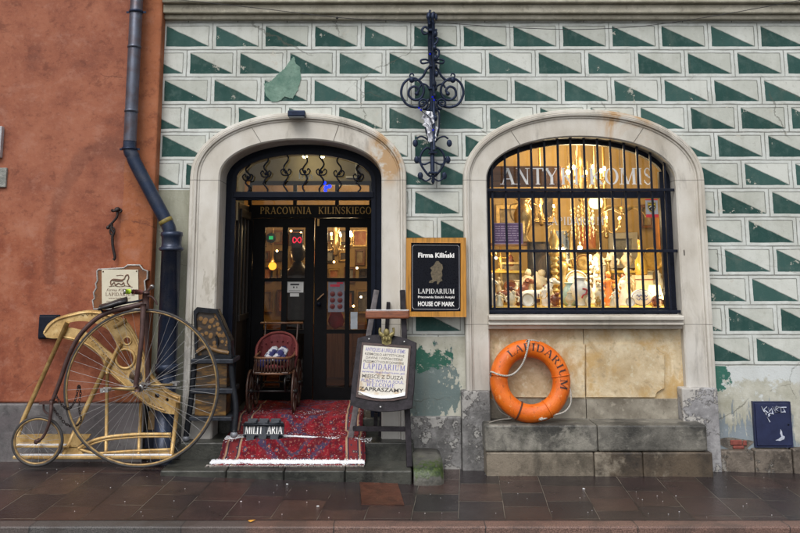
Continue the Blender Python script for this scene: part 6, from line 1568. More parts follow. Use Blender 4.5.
# little crest on the top edge
b = MB(); q = BD(.5, 1.03, .035); CR_ = simple('tarnished_gilt_crest', (.30, .25, .10), .5, .4, .5, 40, .4)
b.plate([[(-.040, -.045), (.0, -.06), (.040, -.045), (.045, .02), (.02, .03), (-.02, .03), (-.045, .02)]], lambda x, z: q + Vector((x, -.012, z)), lambda x, z: q + Vector((x, .012, z)))
b.ball(q + Vector((0, -.005, .05)), .026, .02, .032, 7, .3); b.tube(spline([q + Vector((-.03, -.01, .02)), q + Vector((-.06, -.01, .05)), q + Vector((-.055, -.01, .09))], 4), [.02]*4 + [.012]*5, 6); b.tube(spline([q + Vector((.03, -.01, .02)), q + Vector((.062, -.01, .05)), q + Vector((.058, -.01, .09))], 4), [.02]*4 + [.012]*5, 6)
for dx in (-.025, .0, .025): b.ball(q + Vector((dx, -.018, -.01 + abs(dx) * .3)), .014, .012, .022, 5)
b.build('crest', CR_, o)
ST_ = simple('pale_stud', (.6, .6, .6), .4)
for u, v_ in ((.2, 1.0), (.8, 1.0), (.5, -.01)): b = MB(); b.ball(BD(u, v_, .024), .008, n=5); b.build('stud', ST_, o)

# ------------------------------------------------------------------ old cabinet beside the door
K = lambda px, py, Y=-.16: W(px, py, Y)
o = empty('antique_cabinet', Vector((K(212, 430).x, -.05, z2s)), 'old black iron cabinet with brown painted panels and ball feet left of the door', 'cabinet')
KI = simple('worn_black_cast_iron', (.014, .016, .021), .42, .1, .5, 25, .35, spec=.25); 
s = Shader('brown_fruit_painting', .45); P = s.pos('object'); d = s.voro(P, 21); n1 = s.noise(P, 7, 5, .6)
s.color(s.mix((d + (n1 - .5) * .6).lt(.43) * n1.gt(.36), s.mix(n1, (.018, .014, .01), (.05, .03, .018)), s.mix(n1, (.13, .06, .02), (.27, .15, .045)))); s.bump(d * -1.0, .4, .01); FRU = s.m
s = Shader('brown_landscape_panel', .45); P = s.pos('object'); n1 = s.noise(P, 6, 6, .65, stretch=(1, 1, 4)); s.color(s.ramp(n1, [(.34, (.012, .011, .010)), (.48, (.055, .032, .014)), (.58, (.17, .085, .02)), (.68, (.22, .13, .03)), (.78, (.15, .05, .02))])); LAN = s.m
pr = [K(195.5, 360), K(194, 311), K(197, 308), K(217, 310), K(231, 341), K(232, 358)]
b = MB(); out2 = [(q.x, q.z) for q in pr]; cxm, czm = sum(q[0] for q in out2)/6, sum(q[1] for q in out2)/6; inn = [(cxm + (x-cxm)*.84, czm + (z-czm)*.84) for x, z in out2]
b.plate([out2, inn[::-1]], lambda x, z: (x, -.18, z), lambda x, z: (x, -.14, z)); b.build('hood_frame', KI, o, bevel=.008)
b = MB(); b.plate([out2], lambda x, z: (x, -.150, z), lambda x, z: (x, -.03, z)); b.build('hood', KI, o, bevel=.008)
b = MB(); inn2 = [(cxm + (x-cxm)*.86, czm + (z-czm)*.86) for x, z in out2]; b.plate([inn2], lambda x, z: (x, -.158, z), lambda x, z: (x, -.151, z)); b.build('painted_panel', FRU, o)
b = MB(); b.tube(spline([K(197, 352, -.17), K(206, 347, -.17), K(218, 351, -.17), K(229, 353, -.17)], 5), .02, 7); b.build('brown_swag', simple('brown_carving', (.17, .095, .035), .5, 0, .4, 20, .3), o)
b = MB(); b.tube(spline([K(216, 336, -.17), K(217.5, 340, -.17), K(217, 345, -.17)], 4), .012, 6); b.build('dark_boss', KI, o)
xa1, xa2 = K(193, 365).x, K(232, 365).x
for y0, y1, dy in ((358.5, 363, .03), (388, 393, .02), (416, 420, .025)):
    b = MB(); z0, z1_ = K(210, y1).z, K(210, y0).z; b.box(xa1 - .01, -.18 - dy, z0, xa2 + .02, .12, z1_); b.build('rail', simple('bright_worn_iron', (.035, .040, .052), .35, .2, .6, 20, .3, c2=(.015, .017, .022), spec=.35) if y0 == 358.5 else bpy.data.materials['bright_worn_iron'], o, bevel=.006)
for y0, y1 in ((364, 387.5), (394, 415.5)):
    b = MB(); z0, z1_ = K(210, y1).z, K(210, y0).z; b.box(xa1 + .03, -.155, z0, xa2 - .045, .11, z1_); b.build('lower_panel', LAN, o)
for pts in ([K(194, 364), K(192, 392), K(189, 415), K(186, 437)], [K(231, 364), K(233, 385, -.17), K(236, 408, -.2), K(234, 433, -.24)]):
    b = MB(); pp = spline(pts, 5); b.tube(pp, .026, 8); b.build('leg', KI, o)
    b = MB(); b.ball(pp[-1] + Vector((0, 0, -.012)), .034, .034, .030, 8); b.build('ball_foot', simple('worn_grey_iron_ball', (.24, .25, .28), .4, .3, .4, 20, .2) if pts[0].x < -1.7 else bpy.data.materials['worn_grey_iron_ball'], o)
for x in (xa1 + .03, xa2 - .03):
    b = MB(); b.bar((x, .10, z2s), (x, .10, K(210, 360).z), .04, .04, (1, 0, 0)); b.build('leg', KI, o)

# ------------------------------------------------------------------ doll's pram on the top step
o = empty('doll_pram', Vector((W(276, 400, .62).x, .54, Z_FL + .014)), 'antique wooden doll pram with red buttoned seat and spoked wheels before the door', 'pram')
PWD = wood('dark_pram_wood', (.050, .022, .014), .4, 'z', 6); PRED = simple('faded_red_upholstery', (.14, .022, .025), .8, 0, .35, 10, .2); PIR = simple('black_pram_iron', (.02, .018, .018), .4, .5, .4, 25, .2)
G = lambda px, py, Y: W(px, py, Y)
yaw = math.radians(0); fx = Vector((math.sin(yaw) * -1, -math.cos(yaw), 0)); sx_ = Vector((math.cos(yaw), -math.sin(yaw), 0))
pc = Vector((G(274.5, 400, .55).x, .56, Z_FL + .016))
def PP(r, f, h): return pc + sx_ * (r * (.74 if h > .42 else .86)) + fx * (f * .9) + Vector((0, 0, h * .85))
px_m = 1 / 98.0
def wheel(r_, f_, R1):
    c = PP(r_, f_, R1); R1 *= .85; axle = sx_
    up = Vector((0, 0, 1)); fw2 = fx
    b = MB(); b.tube([c + up * math.sin(t) * (R1 - .009) + fw2 * math.cos(t) * (R1 - .009) for t in [2*PI*i/32 for i in range(32)]], .0105, 7, True); w_ = b.build('wheel', PWD, o)
    b = MB(); b.lathe([(.012, -.035), (.024, -.03), (.028, 0), (.024, .03), (.012, .035)], c, 12, axle); b.build('hub', PIR, w_)
    for k_ in range(10):
        t = 2*PI*k_/10; b = MB(); d = up * math.sin(t) + fw2 * math.cos(t); b.tube([c + d * .02, c + d * (R1 - .012)], .006, 6); b.build('spoke', PWD, w_)
for f_, R1 in ((-.20, .27), (.22, .235)):
    for r_ in (-.245, .245): wheel(r_, f_, R1)
    b = MB(); b.tube([PP(-.245, f_, R1), PP(.245, f_, R1)], .010, 8); b.build('axle', PIR, o)
for r_ in (-.15, .15):
    b = MB(); b.tube(spline([PP(r_, -.28, .27), PP(r_, -.1, .25), PP(r_, .1, .235), PP(r_, .24, .25), PP(r_, .31, .33), PP(r_, .26, .41)], 5), .009, 7); b.tube(spline([PP(r_, -.26, .27), PP(r_, -.34, .38), PP(r_, -.26, .45)], 5), .009, 7); b.build('spring', PIR, o)
b = MB(); b.obox(PP(0, 0, .44), sx_ * .16, fx * .28, Vector((0, 0, .012))); b.build('floor_board', PWD, o, bevel=.006)
# spindled front and sides, curved rail
rail = [PP(-.235, -.15, .62), PP(-.245, .0, .605), PP(-.225, .22, .60), PP(-.12, .315, .605), PP(.0, .335, .61), PP(.12, .315, .605), PP(.225, .22, .60), PP(.245, .0, .605), PP(.235, -.15, .62)]
rs = spline(rail, 6); b = MB(); b.tube(rs, .012, 8); b.tube([p - Vector((0, 0, .145)) for p in rs], .011, 8); b.build('rail', wood('light_pram_rail', (.16, .075, .04), .4, 'x', 6), o)
for i in range(2, len(rs), 2):
    b = MB(); q = rs[i]; b.lathe([(.006, -.142), (.010, -.11), (.006, -.07), (.010, -.035), (.006, 0)], q, 7); b.build('spindle', PWD, o)
# buttoned seat back: a fluted shell
b = MB(); NU, NV = 33, 9; vs = []
for j in range(NV):
    v_ = j / (NV - 1)
    for i in range(NU):
        a = PI * i / (NU - 1); fl_ = .018 * abs(math.sin(a * 5.5))
        rx_ = .235 + .035 * v_; r_ = -math.cos(a) * rx_; f_ = -.06 - math.sin(a) * (.21 + .05 * v_) ; h = .455 + (.13 + .25 * math.sin(a) ** .55) * v_
        vs.append(PP(r_ * (1 - fl_ * .5), f_ + fl_, h))
fs = [(j*NU+i, j*NU+i+1, (j+1)*NU+i+1, (j+1)*NU+i) for j in range(NV-1) for i in range(NU-1)]
b.add(vs, fs, 0, True); ob = b.build('seat_back', PRED, o); m_ = ob.modifiers.new('thick', 'SOLIDIFY'); m_.thickness = .02
b = MB(); b.tube([vs[(NV-1)*NU + i] for i in range(NU)], .013, 7); b.build('seat_edge', simple('red_brown_braid', (.16, .03, .026), .8), o)
b = MB()
for j in (3, 6):
    for i in range(3, NU - 2, 3): b.ball(vs[j*NU+i] + fx * .012, .009, n=5)
b.build('button', simple('dark_red_button', (.13, .015, .02), .6), o)
b = MB(); b.ball(PP(0, .02, .49), .155, .21, .045, 9); b.build('cushion', PRED, o)
for r_ in (-.22, .22):
    b = MB(); b.tube(spline([PP(r_, -.22, .50), PP(r_ * 1.02, -.38, .70), PP(r_ * 1.02, -.50, .93)], 6), .010, 7); b.build('handle_rod', PWD, o)
b = MB(); b.tube([PP(-.30, -.50, .93), PP(.30, -.50, .93)], .012, 8); b.build('handle', wood('pram_handle_wood', (.13, .06, .03), .4, 'x', 6), o)
# folded blue and white cloth lying in the pram
q = PP(.03, .13, .53); ob_ = empty('folded_cloth', q, 'blue and white printed cloth lying in the doll pram', 'cloth')
s = Shader('blue_white_print', .8); P = s.pos('object'); n1 = s.noise(P, 9, 3, .5); s.color(s.mix(n1.ss(.44, .50), (.46, .47, .52), (.02, .02, .10))); 
b = MB(); vs = []; nx, ny = 12, 8
for j in range(ny):
    for i in range(nx):
        u, v_ = i/(nx-1) - .5, j/(ny-1) - .5; vs.append(q + sx_ * u * .19 + fx * (v_ * .2 - .02) + Vector((0, 0, .06 - v_ * .10 + .02 * math.sin(u * 14 + v_ * 5))))
b.add(vs, [(j*nx+i, j*nx+i+1, (j+1)*nx+i+1, (j+1)*nx+i) for j in range(ny-1) for i in range(nx-1)], 0, True); ob = b.build('fabric', s.m, ob_); m_ = ob.modifiers.new('thick', 'SOLIDIFY'); m_.thickness = .03
b = MB(); b.ball(PP(-.14, .16, .52), .05, .05, .05, 8, .3); b.build('dark_blue_bundle', simple('dark_blue_cloth', (.02, .02, .12), .8), ob_)

# ------------------------------------------------------------------ gilded piano frame leaning at the red wall
Yp = -.345
s = Shader('gold_painted_cast_iron', .38, .35); P = s.pos('object'); n1 = s.noise(P, 7, 7, .7); n2 = s.noise(P, 60, 5, .7)
c = s.ramp(n1, [(.32, (.27, .155, .055)), (.47, (.50, .315, .115)), (.6, (.64, .44, .19)), (.72, (.72, .56, .30))]); c = s.mix(n2.ss(.60, .74) * .6, c, (.16, .085, .04)); c = s.mix(s.noise(P, 15, 6, .7).ss(.60, .68) * .5, c, (.20, .10, .045))
s.color(c); s.bump(n2 + n1 * .6, .4, .006); s.set('Roughness', NX.op('MULTIPLY_ADD', n2, .4, .18)); PG = s.m
o = empty('piano_frame', Vector((W(110, 460, Yp).x, Yp, .09)), 'gold painted cast iron piano frame standing upright behind the penny farthing', 'piano frame')
yl = lambda z: Yp + (z - .1) * .03
def raw_px(pts): return [(W(a, q, Yp).x, W(a, q, Yp).z) for a, q in pts]
def poly_px(pts): return raw_px([(30 + (a - 30) * .944, 290 + (q - 290) * .944) for a, q in pts])
def smooth_px(pts, n=5, closed=True): return [(p.x, p.y) for p in spline([Vector((a, q, 0)) for a, q in pts], n, closed)]
outp = smooth_px([(42.5, 336), (47, 327), (56, 320), (66, 316.5), (80, 313), (94, 311.5), (110, 314), (125, 320), (134, 327), (141, 338), (147, 350), (152, 364), (158, 378), (165, 387), (176, 396), (189, 402.5)], 5, False) + smooth_px([(187.5, 422), (173, 420.5), (155, 413), (141, 402), (127, 390), (112, 376), (102, 359), (92, 352), (84, 347), (73, 343.5), (62, 341.5), (53, 341.5), (46, 340.5)], 5, False)
slot = smooth_px([(67.5, 326), (78, 323.3), (92, 323.8), (103, 327.5), (112, 333), (118, 341), (121, 351), (119, 359), (112, 355), (104, 348), (96, 341), (86, 334), (76, 331), (69, 329.5)], 4)
circ = lambda cx, cy, r_, n=22: [(cx + r_ * math.cos(2*PI*i/n), cy + r_ * math.sin(2*PI*i/n)) for i in range(n)]
hol = [slot, circ(132.3, 344, 4.2), circ(130.3, 363, 10.2), circ(164.3, 402, 2.6), circ(175, 406.5, 1.8)]
b = MB(); b.plate([poly_px(outp)] + [poly_px(h)[::-1] for h in hol], lambda x, z: (x, yl(z) - .012, z), lambda x, z: (x, yl(z) + .016, z)); plate_o = b.build('harp_plate', PG, o, bevel=.006)
for h in (hol[1], hol[2]):
    b = MB(); b.tube([(x, yl(z) - .014, z) for x, z in poly_px(h)], .009 if h is hol[1] else .013, 7, True); b.build('hole_rim', PG, o)
b = MB(); b.tube([(x, yl(z) - .014, z) for x, z in poly_px(smooth_px([(44, 335), (56, 322.5), (80, 315.5), (94, 314), (109, 316.5), (124, 322.5), (138, 338), (149, 363), (157, 381), (175, 399), (187, 405)], 5, False))], .011, 7); b.tube([(x, yl(z) - .014, z) for x, z in poly_px(smooth_px([(64, 339.5), (84, 345), (102, 357), (113, 374), (127, 387.5), (141, 399.5), (155, 410.5), (173, 418)], 5, False))], .009, 7); b.build('plate_rib', PG, o)
mesh_d = simple('rusty_grille', (.15, .10, .06), .6, .3, .6, 90, .5)
q = W(135.4, 376.8, Yp); b = MB(); b.lathe([(.054, 0), (.058, .006), (0, .008)], (q.x, yl(q.z) - .014, q.z), 18, (0, -1, 0)); b.build('grille_disc', mesh_d, o)
b = MB(); R_ = random.Random(2)
for pts in ([(86, 338), (95, 343.5), (103, 351), (110, 360), (115, 368)], [(122, 386), (132, 394), (142, 402), (153, 408), (168, 414)], [(84, 318), (96, 317), (108, 320)]):
    for p_ in spline([Vector((a, c2, 0)) for a, c2 in pts], 8):
        w2 = W(30 + (p_.x - 30) * .944 + R_.uniform(-1.6, 1.6), 290 + (p_.y - 290) * .944 + R_.uniform(-1.6, 1.6), Yp); b.ball((w2.x, yl(w2.z) - .013, w2.z), .0045, n=4)
b.build('tuning_pin', simple('dark_tuning_pin', (.22, .14, .06), .4, .6), o)
def rod(pts, w_=.03, nm='strut', dy=-.03):
    b = MB(); P_ = [W(*p, Yp) for p in pts]; b.tube([(q.x, yl(q.z) + dy, q.z) for q in P_], w_ * .58, 8); b.build(nm, PG, o)
rod([(67, 322.5), (24.5, 418), (17, 440)], .036); rod([(110, 358), (64, 456)], .038); rod([(107.5, 372), (107, 456)], .027); rod([(141.5, 403), (139.5, 456)], .027); rod([(178.5, 402), (172, 456)], .032); rod([(114, 327), (126, 320)], .034)
b = MB(); b.tube(spline([(W(a, c2, Yp).x, yl(W(a, c2, Yp).z) - .03, W(a, c2, Yp).z) for a, c2 in ((107.5, 373), (108, 368), (111, 363), (116, 352), (121, 343))], 5), .018, 8); b.build('bracket', PG, o)
zr0, zr1 = W(100, 459, Yp - .05).z, W(100, 455.5, Yp - .05).z; q0, q1 = W(13, 457, Yp - .05), W(174, 457, Yp - .05)
b = MB(); b.box(q0.x, Yp - .06, zr0, q1.x, Yp + .05, zr1); b.build('foot_rail', PG, o, bevel=.008)
b = MB(); b.box(q0.x + .01, Yp - .058, zr1 + .0005, q1.x - .02, Yp - .01, zr1 + .009); b.build('snow_line', SN, o, bevel=.003)
b = MB(); b.plate([raw_px([(15, 445.5), (15, 434.5), (40, 433.5), (92, 433.5), (90, 437), (82, 443), (78, 447)])], lambda x, z: (x, Yp - .035, z), lambda x, z: (x, Yp - .012, z)); b.build('base_plate', PG, o, bevel=.006)
b = MB(); b.plate([raw_px([(66, 447), (79, 447), (86, 455), (63, 455)])], lambda x, z: (x, Yp - .035, z), lambda x, z: (x, Yp - .012, z)); b.build('base_plate', PG, o, bevel=.006)
q0, q1 = W(16, 446, Yp - .05), W(70, 446, Yp - .05); b = MB(); b.bar(q0, q1, .06, .016, (0, 1, 0)); b.build('base_ledge', PG, o, bevel=.004)
b = MB(); b.bar(q0 + Vector((.01, 0, .012)), q1 + Vector((-.03, 0, .012)), .052, .008, (0, 1, 0)); b.build('snow_line', SN, o, bevel=.003)
for pts, r_ in (([(80, 447.5), (94, 440), (108, 436.5), (125, 434.5), (142, 433.5), (172, 433.5)], .015), ([(80, 448), (96, 452.3), (112, 451.5), (131, 450.3), (172, 448.5)], .012), ([(84, 447), (102, 440.5), (120, 437.8), (142, 436.2), (172, 436)], .008)):
    b = MB(); b.tube(spline([(W(a, c2, Yp).x, Yp - .03, W(a, c2, Yp).z) for a, c2 in pts], 6), r_, 8); b.build('lower_rail', PG, o)
b = MB(); b.plate([raw_px([(98, 455.5), (112, 452), (131, 450.5), (172, 448.7), (172, 455.5)])], lambda x, z: (x, Yp - .02, z), lambda x, z: (x, Yp + .0, z)); b.build('base_plate', PG, o)
# old board standing behind the frame's right foot
q0, q1 = W(148, 430, -.16), W(170.5, 411, -.16); o2 = empty('wooden_box', Vector((W(163, 440, -.16).x, -.16, z2s)), 'old carved wooden box between the gold frame and the drainpipe foot', 'box')
b = MB(); b.box(q0.x, -.17, q0.z, q1.x, -.02, q1.z); b.build('body', simple('old_carved_wood', (.20, .125, .055), .6, 0, .6, 22, .5), o2, bevel=.008); b = MB(); b.box(q0.x - .02, -.18, q0.z - .15, q1.x + .02, -.02, q0.z - .002); b.build('stand', M['iron'], o2, bevel=.006)

# ------------------------------------------------------------------ cream shop card on a carved board
o = empty('shop_card_sign', Vector((W(112, 308, YR - .08).x, YR - .06, W(112, 308, YR - .08).z)), 'cream printed card on a carved brown board with worn silver edges above the saddle', 'sign')
YS = YR - .05
out3 = [(87, 310), (86, 301), (88, 299), (87, 293), (90, 288), (89, 284), (91, 281), (90.5, 271), (92, 269.5), (118, 268), (122, 265), (134, 265), (137.5, 269.5), (142, 271), (142, 279), (139, 281), (140, 290), (138, 296), (140, 305), (136, 310)]
b = MB(); b.plate([raw_px(out3)], lambda x, z: (x, YS - .012, z), lambda x, z: (x, YR - .002, z)); b.build('carved_board', simple('carved_brown_board', (.20, .075, .025), .45, 0, .5, 14, .4), o, bevel=.006)
b = MB(); b.tube([(x, YS - .012, z) for x, z in raw_px(out3)], .008, 6, True); b.build('silver_edge', simple('worn_silver_edge', (.42, .40, .38), .5, .2, .5, 50, .3), o)
ca, cb2 = raw_px([(93.5, 308.5)])[0], raw_px([(132.7, 269.6)])[0]
CD = lambda u, v_, l=0.0: Vector((ca[0] + u * (cb2[0] - ca[0]) + (1 - v_) * .02, YS - .016 - l, ca[1] + v_ * (cb2[1] - ca[1])))
b = MB(); b.plate([[(0,0),(1,0),(1,1),(0,1)]], lambda u, v_: CD(u, v_, .004), lambda u, v_: CD(u, v_, -.003)); b.build('card', simple('cream_card', (.66, .61, .47), .6, 0, .08, 10, .05), o)
BRP = simple('brown_print', (.17, .09, .055), .6, 0, .3, 40, 0); b = MB(); fc = lambda u, v_, l=0: CD(u, v_, .0052 + l)
put_serif(b, 'LAPIDARIUM', fc, .10, .90, .305, .395, .1); b.build('lettering', BRP, o)
for tx, u0, u1, v0, v1, sl_ in (('Firma Kilinski', .12, .80, .43, .50, .3), ('www.lapidarium.pl', .18, .78, .23, .275, 0), ('Warszawa ul. Nowomiejska', .12, .84, .15, .185, 0)):
    b = MB(); put_sans(b, tx, fc, u0, u1, v0, v1, .0, slant=sl_); b.build('lettering', BRP, o)
b = MB()
# the little drawn animal of the emblem
def ink(pts, r_=.004): b.tube([fc(u, v_) for u, v_ in smooth_px(pts, 5, False)], r_, 5)
ink([(.26, .58), (.24, .68), (.30, .74), (.42, .74), (.55, .73), (.62, .76), (.66, .84), (.72, .86), (.74, .78), (.70, .68), (.74, .60), (.78, .56)], .006); ink([(.28, .60), (.34, .66), (.38, .59), (.46, .64), (.54, .60), (.60, .66), (.62, .58)], .005); ink([(.20, .55), (.34, .57), (.5, .55), (.66, .57), (.84, .54)], .003); ink([(.40, .84), (.52, .85), (.60, .84)], .003); ink([(.30, .72), (.45, .70), (.58, .71)], .007)
b.build('print', BRP, o)
for u, v_ in ((.04, .95), (.96, .96), (.04, .05), (.95, .05)): b = MB(); b.ball(fc(u, v_), .007, n=5); b.build('nail', BRP, o)

# ------------------------------------------------------------------ penny farthing
YK = -.49
o = empty('penny_farthing', Vector((W(140, 468, YK).x, YK, .09)), 'old brown penny farthing bicycle with one huge spoked front wheel', 'bicycle')
RU = simple('worn_black_rubber', (.045, .042, .042), .6, 0, .4, 20, .3); RIM = simple('worn_gilt_rim', (.36, .24, .10), .45, .4, .4, 20, .2, c2=(.14, .09, .06)); SPK = simple('steel_spoke', (.42, .42, .42), .4, .5, .3, 40, 0)
BRN = simple('brown_bicycle_enamel', (.085, .045, .040), .4, .2, .4, 16, .2); STL = simple('worn_steel', (.42, .41, .40), .35, .8, .3, 30, .2); GR = simple('gold_brown_axle', (.40, .28, .12), .4, .6, .3, 20, .2)
Zm = lambda px, py, dy=0.0: W(px, py, YK + dy)
def bike_wheel(c, Rx, Rz, n, tyre_r, name):
    N = 96 if Rx > .4 else 48
    ring = lambda k, dy=0.0: [c + Vector((math.cos(2*PI*i/N) * Rx * k, dy, math.sin(2*PI*i/N) * Rz * k)) for i in range(N)]
    kt = 1 - tyre_r / Rx
    b = MB(); b.tube(ring(kt), tyre_r, 10, True); w_ = b.build('wheel', RU, o)
    b = MB(); b.tube(ring(kt - tyre_r * 1.1 / Rx), tyre_r * .82, 10, True); b.build('rim', RIM, w_)
    b = MB(); b.lathe([(.014, -.07), (.032, -.065), (.034, -.055), (.016, -.05), (.016, .05), (.034, .055), (.032, .065), (.014, .07)] if Rx > .4 else [(.012, -.03), (.02, -.028), (.014, 0), (.02, .028), (.012, .03)], c, 16, (0, -1, 0)); b.build('hub', STL if Rx > .4 else BRN, w_)
    hf_ = .055 if Rx > .4 else .025
    for i in range(n):
        t = 2*PI*(i + .3)/n; s_ = hf_ if i % 2 else -hf_; tang = .10 if (i // 2) % 2 else -.10
        if Rx < .4: tang = 0
        b = MB(); b.tube([c + Vector((math.cos(t + tang*6) * .03, s_, math.sin(t + tang*6) * .03)), c + Vector((math.cos(t) * Rx * (kt - .01), 0, math.sin(t) * Rz * (kt - .01)))], .0013 if Rx > .4 else .0012, 4, caps=False); b.build('spoke', SPK, w_)
    return w_
cb = Zm(141.5, 388); Rb = (Zm(219.5, 388).x - Zm(63.5, 388).x) / 2; Rbz = (Zm(141, 308.5).z - Zm(141, 468).z) / 2; cb.z = (Zm(141, 308.5).z + Zm(141, 468).z) / 2
bike_wheel(cb, Rb, Rbz, 48, .0115, 'wheel')
cs = Zm(37.5, 441); Rs = (Zm(64, 441).x - Zm(11.5, 441).x) / 2; Rsz = (Zm(38, 415.5).z - Zm(38, 467).z) / 2; cs.z = (Zm(38, 415.5).z + Zm(38, 467).z) / 2
bike_wheel(cs, Rs, Rsz, 20, .013, 'wheel')
b = MB(); bb = spline([Zm(146.5, 303), Zm(132, 306.5), Zm(112, 311), Zm(96, 319), Zm(80, 335), Zm(69, 355), Zm(61, 378), Zm(54, 397), Zm(51, 404)], 8); b.tube(bb, [.024 - .008 * i / len(bb) for i in range(len(bb))], 10); b.build('backbone', BRN, o)
for dy in (-.045, .045):
    b = MB(); pts = spline([Zm(51.5, 400, dy * .5), Zm(51, 412, dy), Zm(48.5, 425, dy), Zm(43, 437, dy), Zm(37.5, 441, dy)], 6); b.tube(pts, [.017 - .007 * i / len(pts) for i in range(len(pts))], 8); b.build('rear_fork', BRN, o)
b = MB(); b.obox(Zm(48, 402.5), Vector((.055, 0, 0)), Vector((0, .05, 0)), Vector((0, 0, .008))); b.tube(spline([Zm(43.5, 403), Zm(44, 410), Zm(48, 414)], 5), .008, 7); b.build('mounting_step', BRN, o)
for dy in (-.085, .085):
    top_ = Zm(143.5 if dy < 0 else 146.5, 304, dy * .55); b = MB(); pts = [top_, Zm(141.5 if dy < 0 else 147, 340, dy), Zm(138.5 if dy < 0 else 145.5, 388, dy)]
    pts[-1] = Vector((cb.x + (-.025 if dy < 0 else .03), YK + dy, cb.z)); b.tube(spline(pts, 6), [.024]*4 + [.021]*9, 9); b.build('fork_blade', BRN, o)
b = MB(); b.tube([Zm(145.5, 309), Zm(146, 294)], .03, 12); b.lathe([(.03, 0), (.035, .01), (.02, .02)], Zm(146, 294), 12); b.build('head', BRN, o)
b = MB(); b.tube(spline([Zm(128, 291.6, -.20), Zm(134, 291.8, -.12), Zm(141, 292.2, -.03), Zm(146.5, 292, .0), Zm(149, 289.5, .10), Zm(151.5, 287, .22)], 6), .013, 8); b.tube(spline([Zm(146, 296, -.02), Zm(152, 297, -.0), Zm(156, 302, .0), Zm(157, 305, .0)], 5), .009, 7); b.build('handlebar', BRN, o)
b = MB(); b.tube([Zm(133, 291.8, -.14), Zm(141, 292.2, -.04)], .021, 9); b.build('grip', simple('red_brown_grip', (.16, .05, .04), .5), o)
b = MB(); b.tube([Zm(125, 291.5, -.235), Zm(129.3, 291.6, -.19)], [.019, .023], 10); b.build('grip_cap', simple('lime_tape', (.50, .78, .04), .5, 0, .1), o); b = MB(); b.ball(Zm(152, 286.8, .23), .022, n=7); b.tube([Zm(123.5, 291.6, -.24), Zm(125.2, 291.5, -.235)], .02, 8); b.build('bar_end', STL, o)
b = MB(); sad = [Zm(100, 307.2), Zm(104, 306), Zm(112, 303.6), Zm(120, 301), Zm(127, 299)]
vs = []; wds = [.05, .085, .09, .05, .03]
for p_, w_ in zip(sad, wds):
    for k_ in range(8): t = 2*PI*k_/8; vs.append(p_ + Vector((0, math.cos(t) * w_, math.sin(t) * .022 - abs(math.cos(t)) * .018)))
b.add(vs, [(i*8+k_, i*8+(k_+1) % 8, (i+1)*8+(k_+1) % 8, (i+1)*8+k_) for i in range(4) for k_ in range(8)] + [tuple(range(8)), tuple(32 + k_ for k_ in range(7, -1, -1))], 0, True); b.build('saddle', simple('black_leather', (.020, .019, .022), .35, 0, .3, 20, .2), o)
b = MB(); b.tube(spline([Zm(99, 308.5), Zm(110, 307.4), Zm(124, 303.5), Zm(138, 301), Zm(145, 299)], 6), .009, 7); b.tube(spline([Zm(101, 307.5), Zm(103, 312), Zm(112, 310)], 5), .008, 6); b.build('saddle_spring', M['iron'], o)
for sd, px in ((-1, 113), (1, 169)):
    dy = -.115 if sd < 0 else .115; hubp = Vector((cb.x, YK + dy, cb.z)); pe = Vector((Zm(px, 388).x, YK + dy, cb.z + .005)); b = MB(); b.tube([hubp, pe], [.016, .010], 8); b.build('crank', GR, o)
    b = MB(); b.tube([pe, pe + Vector((0, sd * .11, 0))], .010, 8)
    for q in (.03, .10): b.obox(pe + Vector((0, sd * q, 0)), Vector((.032, 0, 0)), Vector((0, .006, 0)), Vector((0, 0, .016)))
    for dx in (-.028, .028): b.tube([pe + Vector((dx, sd * .03, 0)), pe + Vector((dx, sd * .10, 0))], .011, 7)
    b.build('pedal', STL, o)
b = MB(); b.tube([Vector((cb.x, YK - .13, cb.z)), Vector((cb.x, YK + .13, cb.z))], .022, 12); b.build('axle', BRN, o)
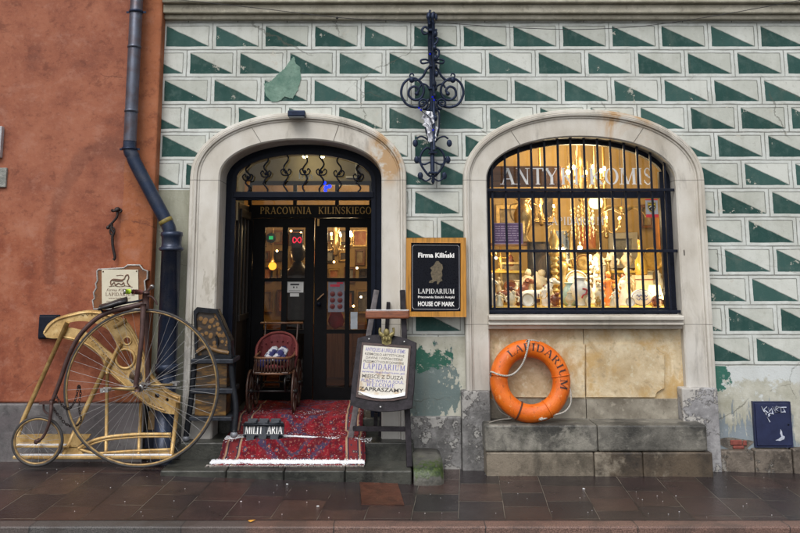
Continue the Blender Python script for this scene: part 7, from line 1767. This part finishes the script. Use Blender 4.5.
# security chain tying the bicycle to the frame
b = MB(); pts = spline([Zm(56, 396, -.02), Zm(63, 406, -.03), Zm(70, 408, .0), Zm(76, 398, .05), Zm(78.5, 386, .08), Zm(80.5, 392, .1), Zm(79, 408, .08), Zm(81, 420, .06), Zm(75, 426, .03), Zm(66, 424, -.0), Zm(58, 415, -.03), Zm(53, 408, -.04)], 5)
acc = 0; last = pts[0]; flip = 0
for p_, q_ in zip(pts, pts[1:]):
    d = q_ - p_; ln_ = d.length; n_ = max(1, int(ln_ / .022))
    for k_ in range(n_):
        c_ = p_ + d * ((k_ + .5) / n_); t = d.normalized(); a_, b__ = frame_from(t); sd_ = a_ if flip % 2 else b__; flip += 1
        b.tube([c_ + t * math.cos(w) * .015 + sd_ * math.sin(w) * .009 for w in [2*PI*i/8 for i in range(8)]], .0032, 5, True)
ob = b.build('chain', HK, loc=Zm(70, 408)); tag(ob, 'rusty security chain looped between the bicycle backbone and the gold frame', 'chain')

# ------------------------------------------------------------------ a few slabs of another colour
def slab(pts, m_, d_):
    P_ = [WZ(a, q, G0) for a, q in pts]
    b = MB(); b.plate([[(q.x, q.y) for q in P_]], lambda x, y: (x, y, ground_z(x, y) + d_), lambda x, y: (x, y, ground_z(x, y) - .03)); ob = b.build('paving_slab', m_, bevel=.003); tag(ob, kind='structure')
slab([(360, 484.5), (397.5, 484.5), (404, 505.5), (361.5, 505.5)], mat_stone('red_paving_slab', (.055, .022, .015), (.12, .046, .028), 7, .28, .4), .004)

# ------------------------------------------------------------------ litter and sleet on the pavement
R_ = random.Random(14); b = MB()
for i in range(85):
    x, y = R_.uniform(-3.6, 3.8), R_.uniform(-1.48, -.12); big = R_.random() < .12
    if xa_ < x < gb and y > -.66: continue
    r_ = R_.uniform(.005, .009) if big else R_.uniform(.0015, .0035); b.ball((x, y, ground_z(x, y) + .002), r_ * 1.4, r_, r_ * .45, 5, .4)
ob = b.build('sleet_crumbs', SN, loc=(0, -.8, 0)); tag(ob, 'scattered white crumbs of sleet on the wet pavement', 'snow', kind='stuff')
p = WZ(251, 521.5, G0 + .006); b = MB(); b.plate([[(-.02, -.01), (0, -.018), (.02, -.006), (.03, .006), (.008, .016), (-.014, .012)]], lambda x, y: p + Vector((x, y, .004 + abs(x) * .3)), lambda x, y: p + Vector((x, y, .002 + abs(x) * .3))); ob = b.build('fallen_leaf', simple('orange_leaf', (.62, .30, .04), .5), loc=p); tag(ob, 'small orange fallen leaf on the kerb', 'leaf')
